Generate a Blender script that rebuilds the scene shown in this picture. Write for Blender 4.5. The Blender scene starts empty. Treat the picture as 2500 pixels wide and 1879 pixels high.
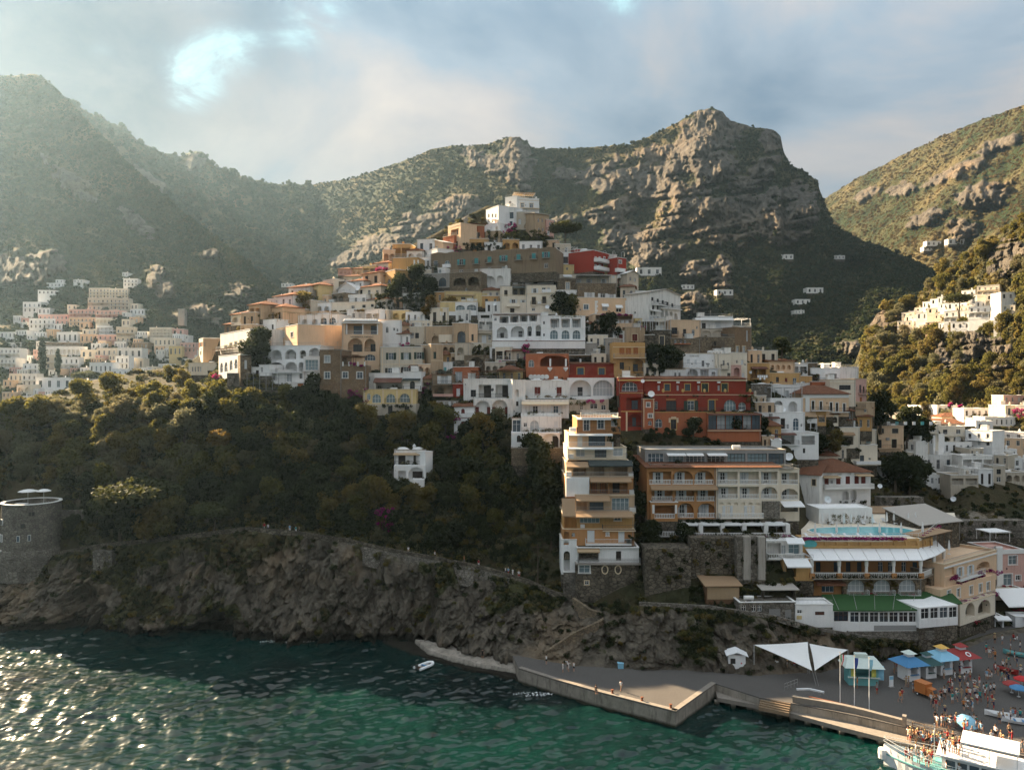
import bpy,math,random
import numpy as np
from mathutils import Vector,Matrix
# ---------------------------------------------------------------- camera, sky, sun, exposure
R=math.radians
F,CX,CY,CZ=1900.0,1250.0,939.5,49.0 # focal length in photo pixels, principal point, camera height above the sea
sc=bpy.context.scene
col=bpy.data.collections.new('scene');sc.collection.children.link(col)
cam=bpy.data.cameras.new('camera');cam.sensor_width=36.0;cam.lens=F/2500.0*36.0
cam.clip_start=1.0;cam.clip_end=30000.0
camo=bpy.data.objects.new('camera',cam);col.objects.link(camo)
camo.location=(0,0,CZ);camo.rotation_euler=(R(90),0,0);sc.camera=camo
SUN_EL,SUN_AZ=R(27.2),R(-47.5) # azimuth from the view direction, negative to the left
SUN=Vector((math.sin(SUN_AZ)*math.cos(SUN_EL),math.cos(SUN_AZ)*math.cos(SUN_EL),math.sin(SUN_EL)))
sl=bpy.data.lights.new('sun','SUN');sl.energy=5.0;sl.angle=R(0.53);sl.color=(1.0,0.77,0.50)
so=bpy.data.objects.new('sun',sl);col.objects.link(so);so.location=SUN*900
so.rotation_euler=(-SUN).to_track_quat('-Z','Y').to_euler()
sc.view_settings.view_transform='Standard';sc.view_settings.look='None'
sc.view_settings.gamma=1.0;sc.view_settings.use_curve_mapping=False
sc.view_settings.exposure=2.3
sc.cycles.use_denoising=True;sc.cycles.denoiser='OPENIMAGEDENOISE'
sc.cycles.max_bounces=5;sc.cycles.diffuse_bounces=2;sc.cycles.glossy_bounces=2
sc.cycles.transmission_bounces=2;sc.cycles.volume_bounces=0;sc.cycles.transparent_max_bounces=4
sc.cycles.caustics_reflective=False;sc.cycles.caustics_refractive=False
sc.cycles.sample_clamp_direct=0;sc.cycles.sample_clamp_indirect=4
sc.cycles.use_adaptive_sampling=True;sc.cycles.adaptive_threshold=0.02


class NT:
    """small helper to write node trees"""
    def __init__(s,tree):s.t=tree;s.n=tree.nodes;s.l=tree.links
    def new(s,typ,**kw):
        n=s.n.new(typ)
        for k,v in kw.items():
            if k.startswith('i_'):
                key=k[2:];key=int(key) if key.isdigit() else key.replace('__',' ')
                s.set(n.inputs[key],v)
            else :setattr(n,k,v)
        return n
    def set(s,sock,v):
        if isinstance(v,bpy.types.NodeSocket):s.l.new(v,sock)
        elif isinstance(v,bpy.types.Node):s.l.new(v.outputs[0],sock)
        else :
            if isinstance(v,tuple) and len(v)==3 and sock.type=='RGBA':v=(*v,1)
            sock.default_value=v
    def math(s,op,a,b=0.0,c=None,clamp=False):
        n=s.n.new('ShaderNodeMath');n.operation=op;n.use_clamp=clamp
        s.set(n.inputs[0],a);s.set(n.inputs[1],b)
        if c is not None:s.set(n.inputs[2],c)
        return n.outputs[0]
    def vmath(s,op,a,b=(0,0,0)):
        n=s.n.new('ShaderNodeVectorMath');n.operation=op
        s.set(n.inputs[0],a);s.set(n.inputs[1],b)
        return n.outputs['Value'] if op in ('DOT_PRODUCT','LENGTH','DISTANCE') else n.outputs[0]
    def mix(s,fac,a,b,blend='MIX'):
        n=s.n.new('ShaderNodeMix');n.data_type='RGBA';n.blend_type=blend;n.clamp_factor=True
        s.set(n.inputs[0],fac);s.set(n.inputs[6],a);s.set(n.inputs[7],b)
        return n.outputs[2]
    def ramp(s,fac,stops):
        n=s.n.new('ShaderNodeValToRGB');s.set(n.inputs[0],fac);e=n.color_ramp.elements
        while len(e)<len(stops):e.new(0.5)
        for q,(p,c) in zip(e,stops):
            q.position=p;q.color=(c,c,c,1) if not isinstance(c,tuple) else ((*c,1) if len(c)==3 else c)
        return n.outputs[0]
    def noise(s,vec,scale,detail=4.0,rough=0.55,dist=0.0):
        n=s.n.new('ShaderNodeTexNoise')
        if vec is not None:s.set(n.inputs['Vector'],vec)
        n.inputs['Scale'].default_value=scale;n.inputs['Detail'].default_value=detail
        n.inputs['Roughness'].default_value=rough;n.inputs['Distortion'].default_value=dist
        return n.outputs[0]
    def map(s,vec,scale=(1,1,1),loc=(0,0,0),rot=(0,0,0)):
        n=s.n.new('ShaderNodeMapping');s.set(n.inputs[0],vec)
        n.inputs['Scale'].default_value=scale;n.inputs['Location'].default_value=loc;n.inputs['Rotation'].default_value=rot
        return n.outputs[0]
    def bump(s,h,strength=0.5,dist=0.1,normal=None):
        n=s.n.new('ShaderNodeBump');s.set(n.inputs['Height'],h)
        n.inputs['Strength'].default_value=strength;n.inputs['Distance'].default_value=dist
        if normal is not None:s.set(n.inputs['Normal'],normal)
        return n.outputs[0]


world=bpy.data.worlds.new('World');sc.world=world;world.use_nodes=True
w=NT(world.node_tree);w.n.clear()
sky=w.new('ShaderNodeTexSky',sky_type='NISHITA',sun_disc=False,sun_elevation=SUN_EL,sun_rotation=SUN_AZ)
sky.air_density=1.0;sky.dust_density=1.5;sky.ozone_density=2.0
dirv=w.new('ShaderNodeTexCoord').outputs['Generated']
sep=w.new('ShaderNodeSeparateXYZ',i_0=dirv)
zc=w.math('MAXIMUM',sep.outputs[2],0.0)
den=w.math('ADD',zc,0.42)
plane=w.new('ShaderNodeCombineXYZ',i_0=w.math('DIVIDE',sep.outputs[0],den),i_1=w.math('DIVIDE',sep.outputs[1],den))
n1=w.noise(w.map(plane,(0.9,1.1,1),(2.3,0.7,0)),1.5,6,0.52,0.25)
n2=w.noise(w.map(plane,(0.85,1.0,1),(7.1,3.4,2)),2.7,6,0.55,0.35)
cover=w.ramp(n1,[(0.12,0.3),(0.26,0.90),(0.40,1.0)])
def pdir(px,py):return Vector(((px-CX)/F,1,(CY-py)/F)).normalized()
gsum=None
for px,py,rad,st in ((490,150,0.045,1.0),(450,220,0.028,0.8),(590,120,0.030,0.6),(740,60,0.040,0.9),(835,10,0.035,0.8),(1505,0,0.045,0.95),(2020,-30,0.05,0.8),(250,130,0.02,0.5)):
    dd=w.math('DIVIDE',w.vmath('DISTANCE',dirv,tuple(pdir(px,py))),rad)
    g=w.math('MULTIPLY',w.math('POWER',2.718,w.math('MULTIPLY',w.math('MULTIPLY',dd,dd),-1.0)),st)
    gsum=g if gsum is None else w.math('ADD',gsum,g)
n3=w.noise(w.map(dirv,(1,1,1.35),(3.1,0.4,1.7)),9.0,7,0.62,0.5) # wisps at the edges of the gaps
gapm=w.new('ShaderNodeMapRange',interpolation_type='SMOOTHSTEP',i_0=w.math('MULTIPLY',w.math('MINIMUM',gsum,1.2),w.math('MULTIPLY_ADD',n3,4.2,-1.25)),i_1=0.22,i_2=1.45).outputs[0]
cover=w.math('MULTIPLY',cover,w.math('SUBTRACT',1.0,gapm))
ccol=w.ramp(n2,[(0.32,(0.14,0.20,0.265)),(0.45,(0.23,0.285,0.34)),(0.56,(0.335,0.335,0.345)),(0.70,(0.44,0.405,0.38))])
hor=w.ramp(sep.outputs[2],[(0.10,0.85),(0.30,0.0)])
ccol=w.mix(w.math('MULTIPLY',hor,0.75),ccol,(0.31,0.37,0.41))
dk=None
for px,py,rad,st in ((60,40,0.20,0.62),(330,300,0.12,0.30),(640,60,0.055,0.40),(300,60,0.07,0.35),(1650,140,0.12,0.16)): # heavier, darker banks in the deck
    dd=w.math('DIVIDE',w.vmath('DISTANCE',dirv,tuple(pdir(px,py))),rad)
    g=w.math('MULTIPLY',w.math('POWER',2.718,w.math('MULTIPLY',w.math('MULTIPLY',dd,dd),-1.0)),st)
    dk=g if dk is None else w.math('ADD',dk,g)
dk=w.math('MULTIPLY',w.math('MINIMUM',dk,0.8),w.math('MULTIPLY_ADD',n3,1.1,0.45))
ccol=w.mix(dk,ccol,(0.075,0.115,0.16))
# extra brightness added overhead, steeper than a CIE overcast sky, to fill shaded walls
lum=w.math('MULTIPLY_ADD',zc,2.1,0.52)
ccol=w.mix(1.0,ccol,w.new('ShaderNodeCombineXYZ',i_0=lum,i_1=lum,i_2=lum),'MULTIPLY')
skyc=w.mix(1.0,sky,(0.12,0.12,0.12),'MULTIPLY')
skyc=w.mix(0.85,skyc,(0.30,0.43,0.50))
skyc=w.mix(w.math('MULTIPLY',gapm,0.8),skyc,(0.50,0.80,0.84))
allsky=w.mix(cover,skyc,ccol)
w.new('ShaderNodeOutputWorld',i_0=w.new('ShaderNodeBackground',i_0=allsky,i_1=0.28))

# ---------------------------------------------------------------- small tools
rng=random.Random(7)
nr=np.random.default_rng(11)


def P(px,py,d):
    return Vector(((px-CX)*d/F,d,CZ-(py-CY)*d/F))


def G(px,py,z=0.0):
    d=(CZ-z)*F/(py-CY)
    return Vector(((px-CX)*d/F,d,z))


def _hash(ix,iy,iz,s):
    h=(ix.astype(np.int64)*374761393+iy.astype(np.int64)*668265263+iz.astype(np.int64)*2147483647+s*974711)&0xffffffff
    h=((h^(h>>13))*1274126177)&0xffffffff
    h=((h^(h>>16))*2246822519)&0xffffffff
    return ((h^(h>>15))&0xffff)/65535.0


def vnoise(x,y,z,s=0):
    x,y,z=np.broadcast_arrays(np.asarray(x,float),np.asarray(y,float),np.asarray(z,float))
    ix,iy,iz=np.floor(x),np.floor(y),np.floor(z)
    fx,fy,fz=x-ix,y-iy,z-iz
    fx,fy,fz=(t*t*(3-2*t) for t in (fx,fy,fz))
    r=0
    for a in (0,1):
        for b in (0,1):
            for c in (0,1):
                r=r+_hash(ix+a,iy+b,iz+c,s)*(fx if a else 1-fx)*(fy if b else 1-fy)*(fz if c else 1-fz)
    return r


def fbm(x,y,z=0.0,o=4,s=0,ridged=False):
    r,a,t=0,1.0,0
    for k in range(o):
        v=vnoise(np.asarray(x)*2**k,np.asarray(y)*2**k,np.asarray(z)*2**k,s+k*17)
        if ridged:v=1-abs(2*v-1)
        r=r+a*v;t+=a;a*=0.5
    return r/t


def cells(x,y,z,s=0,tilt=0.0):
    x,y,z=np.broadcast_arrays(np.asarray(x,float),np.asarray(y,float),np.asarray(z,float))
    ix,iy,iz=np.floor(x),np.floor(y),np.floor(z)
    f1=np.full(x.shape,9.0);f2=np.full(x.shape,9.0);idv=np.zeros(x.shape)
    for a in (-1,0,1):
        for b in (-1,0,1):
            for c in (-1,0,1):
                jx,jy,jz=ix+a,iy+b,iz+c
                d=np.sqrt((jx+_hash(jx,jy,jz,s)-x)**2+(jy+_hash(jx,jy,jz,s+1)-y)**2+(jz+_hash(jx,jy,jz,s+2)-z)**2)
                m=d<f1
                f2=np.where(m,f1,np.minimum(f2,d));f1=np.where(m,d,f1)
                h=_hash(jx,jy,jz,s+3)
                if tilt:h=h+(_hash(jx,jy,jz,s+4)-.5)*tilt*(x-jx-.5)+(_hash(jx,jy,jz,s+5)-.5)*tilt*(z-jz-.5)
                idv=np.where(m,h,idv)
    return f1,f2,idv


MATS={}


def newmat(name):
    m=bpy.data.materials.new(name);m.use_nodes=True
    t=NT(m.node_tree);t.n.clear();MATS[name]=m
    t.co=t.new('ShaderNodeTexCoord').outputs['Object']
    t.geo=t.new('ShaderNodeNewGeometry')
    return m,t


def finish(t,base,rough=0.9,normal=None,spec=0.3,**kw):
    p=t.new('ShaderNodeBsdfPrincipled');t.set(p.inputs['Base Color'],base);t.set(p.inputs['Roughness'],rough)
    p.inputs['Specular IOR Level'].default_value=spec
    if normal is not None:t.set(p.inputs['Normal'],normal)
    for k,v in kw.items():t.set(p.inputs[k.replace('_',' ')],v)
    t.new('ShaderNodeOutputMaterial',i_0=p)
    return p


def plain(name,c,rough=0.6,spec=0.3,var=0.12,metallic=0.0):
    m,t=newmat(name)
    n=t.noise(t.geo.outputs['Position'],1.7,4)
    base=t.mix(t.math('MULTIPLY',n,var*2),c,tuple(x*0.45 for x in c))
    finish(t,base,rough,spec=spec,Metallic=metallic)
    return m


def wallmat(name,c,dirt=0.5,dirtcol=(0.16,0.13,0.10),rough=0.92):
    """painted plaster: mottled, with rain streaks and flaking patches"""
    m,t=newmat(name)
    pos=t.geo.outputs['Position']
    ri=t.new('ShaderNodeObjectInfo').outputs['Random']
    a=t.noise(pos,0.35,5,0.6);b=t.noise(t.map(pos,(2.2,2.2,0.22)),1.0,5,0.65);c2=t.noise(pos,3.0,5,0.6)
    base=t.mix(t.ramp(a,[(0.35,0.0),(0.7,0.4)]),c,tuple(x*0.72 for x in c))
    base=t.mix(t.math('MULTIPLY',ri,0.16),base,tuple(min(1,x*0.7+0.05) for x in c))
    base=t.mix(t.math('MULTIPLY',t.ramp(b,[(0.5,0.0),(0.72,1.0)]),dirt),base,dirtcol)
    base=t.mix(t.math('MULTIPLY',t.ramp(c2,[(0.58,0.0),(0.7,1.0)]),dirt*0.45),base,tuple(x*0.55 for x in c))
    finish(t,base,rough,t.bump(t.math('ADD',c2,a),0.25,0.05),0.15)
    return m


def stonemat(name,c1,c2,scale=1.8,mortar=(0.10,0.085,0.07),dirt=0.4,depth=0.12):
    m,t=newmat(name)
    pos=t.geo.outputs['Position']
    warp=t.vmath('ADD',pos,t.vmath('SCALE',t.new('ShaderNodeTexNoise',i_Vector=pos,i_Scale=1.2).outputs[1]))
    v=t.new('ShaderNodeTexVoronoi',feature='F1',i_Vector=t.map(pos,(1,1,1.35)),i_Scale=scale)
    e=t.new('ShaderNodeTexVoronoi',feature='DISTANCE_TO_EDGE',i_Vector=t.map(pos,(1,1,1.35)),i_Scale=scale)
    base=t.mix(v.outputs['Color'],c1,c2)
    n=t.noise(pos,0.3,5,0.6);nf=t.noise(pos,5,4)
    base=t.mix(t.math('MULTIPLY',nf,0.5),base,tuple(x*0.5 for x in c1))
    edge=t.ramp(e.outputs['Distance'],[(0.0,1.0),(0.09,0.0)])
    base=t.mix(edge,base,mortar)
    base=t.mix(t.math('MULTIPLY',t.ramp(n,[(0.45,0.0),(0.7,1.0)]),dirt),base,tuple(x*0.4 for x in c2))
    h=t.math('ADD',t.math('MULTIPLY',t.math('MINIMUM',e.outputs['Distance'],0.15),4),t.math('MULTIPLY',nf,0.4))
    finish(t,base,0.95,t.bump(h,0.8,depth),0.1)
    return m


def mesh(name,v,f,mat=None,smooth=False,mats=None,midx=None):
    me=bpy.data.meshes.new(name)
    me.from_pydata([tuple(p) for p in v],[],f)
    for m in (mats or [mat]):
        if m is not None:me.materials.append(MATS[m] if isinstance(m,str) else m)
    if midx is not None:me.polygons.foreach_set('material_index',midx)
    if smooth:me.polygons.foreach_set('use_smooth',[True]*len(me.polygons))
    me.update()
    return me


def npmesh(name,v,f,mat,smooth=False,attrs=None):
    """v (n,3) and f (m,4) or (m,3) arrays"""
    me=bpy.data.meshes.new(name);v=np.asarray(v,np.float32);f=np.asarray(f,np.int32)
    k=f.shape[1]
    me.vertices.add(len(v));me.vertices.foreach_set('co',v.ravel())
    me.loops.add(f.size);me.loops.foreach_set('vertex_index',f.ravel())
    me.polygons.add(len(f));me.polygons.foreach_set('loop_start',np.arange(len(f),dtype=np.int32)*k)
    me.polygons.foreach_set('loop_total',np.full(len(f),k,np.int32))
    if smooth:me.polygons.foreach_set('use_smooth',np.ones(len(f),bool))
    for nm,arr in (attrs or {}).items():
        a=me.attributes.new(nm,'FLOAT','POINT');a.data.foreach_set('value',np.asarray(arr,np.float32).ravel())
    me.update(calc_edges=True);me.validate()
    me.materials.append(MATS[mat] if isinstance(mat,str) else mat)
    return me


def ob(name,me,parent=None,loc=None,rot=None):
    o=bpy.data.objects.new(name,me);col.objects.link(o)
    if parent is not None:o.parent=parent
    if loc is not None:o.location=loc
    if rot is not None:o.rotation_euler=rot if not isinstance(rot,(int,float)) else (0,0,rot)
    return o


def tag(o,label=None,cat=None,group=None,kind=None):
    if label:o['label']=label
    if cat:o['category']=cat
    if group:o['group']=group
    if kind:o['kind']=kind
    return o


class MB:
    """collects shapes for one mesh"""
    def __init__(s):s.v=[];s.f=[]
    def add(s,v,f):
        b=len(s.v);s.v+=[tuple(p) for p in v];s.f+=[tuple(i+b for i in q) for q in f];return s
    def quad(s,a,b,c,d):return s.add([a,b,c,d],[(0,1,2,3)])
    def box(s,x0,x1,y0,y1,z0,z1):
        return s.add([(x0,y0,z0),(x1,y0,z0),(x1,y1,z0),(x0,y1,z0),(x0,y0,z1),(x1,y0,z1),(x1,y1,z1),(x0,y1,z1)],
                     [(0,3,2,1),(4,5,6,7),(0,1,5,4),(1,2,6,5),(2,3,7,6),(3,0,4,7)])
    def bar(s,a,b,r=0.03,n=4,r2=None):
        a,b=Vector(a),Vector(b);d=(b-a);r2=r if r2 is None else r2
        if d.length<1e-6:return s
        q=d.to_track_quat('Z','Y');vs=[]
        for p,rr in ((a,r),(b,r2)):
            for k in range(n):
                t=2*math.pi*(k+0.5)/n
                vs.append(p+q@Vector((rr*math.cos(t),rr*math.sin(t),0)))
        fs=[(k,(k+1)%n,n+(k+1)%n,n+k) for k in range(n)]+[tuple(range(n))[::-1],tuple(range(n,2*n))]
        return s.add(vs,fs)
    def lathe(s,prof,n=16,c=(0,0,0),a0=0,a1=2*math.pi):
        full=abs(a1-a0-2*math.pi)<1e-6;m=n if full else n+1;vs=[]
        for (r,z) in prof:
            for k in range(m):
                t=a0+(a1-a0)*k/n
                vs.append((c[0]+r*math.cos(t),c[1]+r*math.sin(t),c[2]+z))
        fs=[]
        for i in range(len(prof)-1):
            for k in range(n):
                k2=(k+1)%m
                fs.append((i*m+k,i*m+k2,(i+1)*m+k2,(i+1)*m+k))
        return s.add(vs,fs)
    def prism(s,poly,z0,z1,zt=None):
        n=len(poly);vs=[(x,y,z0) for x,y in poly]+[(x,y,z1) for x,y in poly]
        return s.add(vs,[tuple(range(n))[::-1],tuple(range(n,2*n))]+[(k,(k+1)%n,n+(k+1)%n,n+k) for k in range(n)])
    def mesh(s,name,mat,smooth=False):return mesh(name,s.v,s.f,mat,smooth)
    def ob(s,name,mat,parent=None,loc=None,rot=None,smooth=False):return ob(name,s.mesh(name,mat,smooth),parent,loc,rot)


def empty(name,loc,rz=0.0):
    o=bpy.data.objects.new(name,None);o.empty_display_size=0.5;col.objects.link(o)
    o.location=loc;o.rotation_euler=(0,0,rz);return o


def copy_tree(o,parent=None,loc=None,rz=None,scale=None):
    c=o.copy();col.objects.link(c);c.parent=parent
    if loc is not None:c.location=loc
    if rz is not None:c.rotation_euler=(0,0,rz)
    if scale is not None:c.scale=scale if isinstance(scale,tuple) else (scale,)*3
    for ch in o.children:copy_tree(ch,c)
    return c
# ---------------------------------------------------------------- materials of the ground and the plants
def leafmat(name,c1,c2,trans=0.35,seed=0.0,dry=None):
    m,t=newmat(name)
    ri=t.new('ShaderNodeObjectInfo').outputs['Random']
    pos=t.geo.outputs['Position']
    n=t.noise(t.map(pos,(1,1,1),(seed,0,0)),0.22,4,0.6);n2=t.noise(pos,1.6,3)
    base=t.mix(t.ramp(n2,[(0.3,0.0),(0.7,1.0)]),c1,c2)
    base=t.mix(t.math('MULTIPLY',ri,0.6),base,tuple(x*0.55 for x in c1))
    if dry:base=t.mix(t.ramp(t.math('ADD',t.math('MULTIPLY',ri,0.5),t.math('MULTIPLY',n,0.6)),[(0.52,0.0),(0.75,0.8)]),base,dry)
    d=t.new('ShaderNodeBsdfPrincipled',i_0=base,i_Roughness=0.75);d.inputs['Specular IOR Level'].default_value=0.15
    tr=t.new('ShaderNodeBsdfTranslucent',i_0=t.mix(0.5,base,tuple(min(1,x*1.6) for x in c2)))
    t.new('ShaderNodeOutputMaterial',i_0=t.new('ShaderNodeMixShader',i_0=trans,i_1=d.outputs[0],i_2=tr.outputs[0]))
    return m


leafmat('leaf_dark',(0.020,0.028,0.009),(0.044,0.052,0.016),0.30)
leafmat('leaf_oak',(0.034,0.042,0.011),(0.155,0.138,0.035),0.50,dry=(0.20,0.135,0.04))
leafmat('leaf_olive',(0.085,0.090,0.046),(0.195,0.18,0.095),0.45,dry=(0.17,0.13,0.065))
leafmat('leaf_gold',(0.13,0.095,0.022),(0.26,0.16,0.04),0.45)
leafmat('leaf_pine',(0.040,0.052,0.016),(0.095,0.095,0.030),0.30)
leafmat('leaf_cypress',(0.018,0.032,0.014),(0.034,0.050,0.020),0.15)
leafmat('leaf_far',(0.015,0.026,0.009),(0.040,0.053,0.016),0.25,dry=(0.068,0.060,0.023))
leafmat('petal_magenta',(0.42,0.015,0.14),(0.62,0.04,0.24),0.35)
leafmat('petal_purple',(0.20,0.012,0.10),(0.34,0.02,0.16),0.3)
leafmat('petal_red',(0.30,0.02,0.04),(0.45,0.04,0.07),0.3)
plain('bark',(0.10,0.075,0.05),0.95)


def rockmat(name,rock1,rock2,veg,sc1=0.02,streak=(0.12,0.12,0.012),bumpd=4.0,veg_amt=1.0,dry=(0.15,0.115,0.055),wet=False):
    """limestone with streaks; attribute 'rock' says where stone is bare and where scrub covers it"""
    m,t=newmat(name)
    pos=t.geo.outputs['Position']
    at=t.new('ShaderNodeAttribute',attribute_name='rock').outputs['Fac']
    a=t.noise(pos,sc1,6,0.62);b=t.noise(t.map(pos,streak),1.0,6,0.7,0.4);c=t.noise(pos,sc1*9,6,0.65)
    rk=t.mix(t.ramp(b,[(0.32,0.0),(0.68,1.0)]),rock1,rock2)
    rk=t.mix(t.math('MULTIPLY',t.ramp(c,[(0.45,0.0),(0.66,1.0)]),0.55),rk,tuple(x*0.35 for x in rock1))
    rk=t.mix(t.math('MULTIPLY',t.ramp(a,[(0.5,0.0),(0.7,1.0)]),0.4),rk,(0.34,0.23,0.13))
    vg=t.mix(t.ramp(c,[(0.35,0.0),(0.65,1.0)]),veg,tuple(x*2.0 for x in veg))
    vg=t.mix(t.math('MULTIPLY',t.ramp(a,[(0.42,0.0),(0.64,1.0)]),0.75),vg,dry)
    e=t.math('ADD',at,t.math('MULTIPLY',t.math('SUBTRACT',c,0.5),0.9))
    base=t.mix(t.ramp(e,[(0.42,0.0),(0.58,1.0)]),vg,rk)
    if wet:base=t.mix(t.new('ShaderNodeMapRange',i_0=t.math('ADD',t.new('ShaderNodeSeparateXYZ',i_0=pos).outputs[2],t.math('MULTIPLY',c,2.0)),i_1=2.4,i_2=1.7).outputs[0],base,(0.022,0.019,0.014))
    h=t.math('ADD',t.math('MULTIPLY',b,1.2),c)
    finish(t,base,0.95,t.bump(h,0.9,bumpd),0.1)
    return m


rockmat('mountain_rock',(0.185,0.16,0.13),(0.055,0.048,0.04),(0.016,0.024,0.009),0.012,(0.055,0.055,0.009),9.0)
rockmat('cliff_rock',(0.175,0.148,0.112),(0.055,0.045,0.034),(0.034,0.034,0.014),0.06,(0.5,0.5,0.07),0.7,dry=(0.085,0.062,0.032),wet=True)
rockmat('hill_soil',(0.28,0.24,0.19),(0.16,0.135,0.10),(0.022,0.022,0.010),0.08,(0.5,0.5,0.2),0.5,dry=(0.075,0.055,0.028))


def leafmesh(name,lumps,n,size,mat,seed=0,up=0.25,flat=1.0):
    """leaf-sized quads spread over and through the lumps (cx,cy,cz,rx,ry,rz)"""
    g=np.random.default_rng(seed);L=np.asarray(lumps,float)
    wgt=(L[:,3]*L[:,4]+L[:,3]*L[:,5]);k=g.choice(len(L),n,p=wgt/wgt.sum())
    d=g.normal(size=(n,3));d/=np.linalg.norm(d,axis=1)[:,None]
    rad=1-0.42*g.random(n)**1.7+0.10*g.normal(size=n)
    c=L[k,:3]+d*L[k,3:]*rad[:,None]
    nrm=d*0.6+g.normal(size=(n,3))*0.75+np.array([0,0,up]);nrm/=np.linalg.norm(nrm,axis=1)[:,None]
    t=np.cross(nrm,g.normal(size=(n,3)));t/=np.linalg.norm(t,axis=1)[:,None]+1e-9
    b=np.cross(nrm,t);s=size*(0.6+0.8*g.random(n))[:,None]
    v=np.stack([c-t*s,c-b*s*0.6+nrm*s*0.15,c+t*s,c+b*s*0.6+nrm*s*0.15],1).reshape(-1,3)
    return npmesh(name,v,np.arange(4*n).reshape(-1,4),mat)


def crownlumps(seed,r,h,z,n=9,kind='round'):
    g=random.Random(seed);L=[]
    for k in range(n):
        a=g.uniform(0,6.283);q=math.sqrt(g.random())
        if kind=='round':
            zz=z+h*g.uniform(0.0,0.95);wid=math.sin(math.pi*min(0.95,0.25+0.62*(zz-z)/h))
            rr=r*g.uniform(0.32,0.52);L.append((r*0.68*q*wid*math.cos(a),r*0.68*q*wid*math.sin(a),zz,rr,rr,rr*0.8))
        elif kind=='flat':
            rr=r*g.uniform(0.28,0.42);L.append((r*0.72*q*math.cos(a),r*0.72*q*math.sin(a),z+h*g.uniform(0.35,0.75)*(1.1-0.5*q),rr,rr,h*0.32))
        elif kind=='tall':
            u=k/(n-1);rr=r*(0.35+0.65*math.sin(math.pi*(0.12+0.80*u)));L.append((g.uniform(-.1,.1)*r,g.uniform(-.1,.1)*r,z+h*u,rr,rr,h/n*1.1))
        elif kind=='low':
            rr=r*g.uniform(0.35,0.55);L.append((r*0.8*q*math.cos(a),r*0.8*q*math.sin(a),z+h*g.uniform(0.2,0.6),rr,rr,h*0.45))
    return L


def trunkmesh(h,r,seed,top,limbs=4,spread=0.5):
    g=random.Random(seed);m=MB();pts=[(0,0,-1.2,r*1.25)]
    for k in range(1,5):pts.append((g.uniform(-.12,.12)*h*k/5,g.uniform(-.12,.12)*h*k/5,h*k/4,r*(1-0.16*k)))
    for a,b in zip(pts,pts[1:]):m.bar(a[:3],b[:3],a[3],7,b[3])
    for k in range(limbs):
        a=6.283*k/limbs+g.uniform(-.5,.5);p=pts[-1-(k%2)]
        e=(p[0]+math.cos(a)*spread,p[1]+math.sin(a)*spread,p[2]+top*g.uniform(0.4,0.8))
        m.bar(p[:3],e,p[3]*0.6,5,0.05)
    return m.mesh('trunk','bark')


# kinds of tree: crown lumps, trunk, leaf material
TREE={}


def treekind(key,kind,r,h,z,trunk_h,trunk_r,leaves,size,mat,n=9,var=3):
    TREE[key]=[(leafmesh('crown',crownlumps(100*i+len(key),r,h,z,n,kind),leaves,size,mat,i+7*len(key),0.45 if kind=='flat' else 0.25),
                  trunkmesh(trunk_h,trunk_r,i,h*0.5,5 if kind=='flat' else 4,r*0.5)) for i in range(var)]


treekind('oak','round',3.2,4.6,1.6,2.6,0.26,2300,0.30,'leaf_oak',12,4)
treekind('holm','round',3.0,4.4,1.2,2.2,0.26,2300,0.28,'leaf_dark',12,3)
treekind('olive','round',2.7,3.4,1.5,1.9,0.24,1900,0.23,'leaf_olive',11,4)
treekind('gold','round',2.3,3.0,1.2,1.6,0.16,1500,0.24,'leaf_gold',9,2)
treekind('pine','flat',5.4,3.4,5.2,6.2,0.32,3600,0.28,'leaf_pine',18,2)
treekind('cypress','tall',1.15,10.0,0.9,2.0,0.2,1900,0.26,'leaf_cypress',10,1)


def tree(key,loc,s=1.0,label=None,name=None,group=None,rz=None,sxyz=None):
    i=rng.randrange(len(TREE[key]));c,tr=TREE[key][i]
    e=empty(name or 'tree',loc,rng.uniform(0,6.28) if rz is None else rz)
    e.scale=sxyz or (s*rng.uniform(.9,1.15),s*rng.uniform(.9,1.15),s*rng.uniform(.85,1.15))
    ob('crown',c,e);ob('trunk',tr,e)
    tag(e,label,'tree',group);return e


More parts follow.
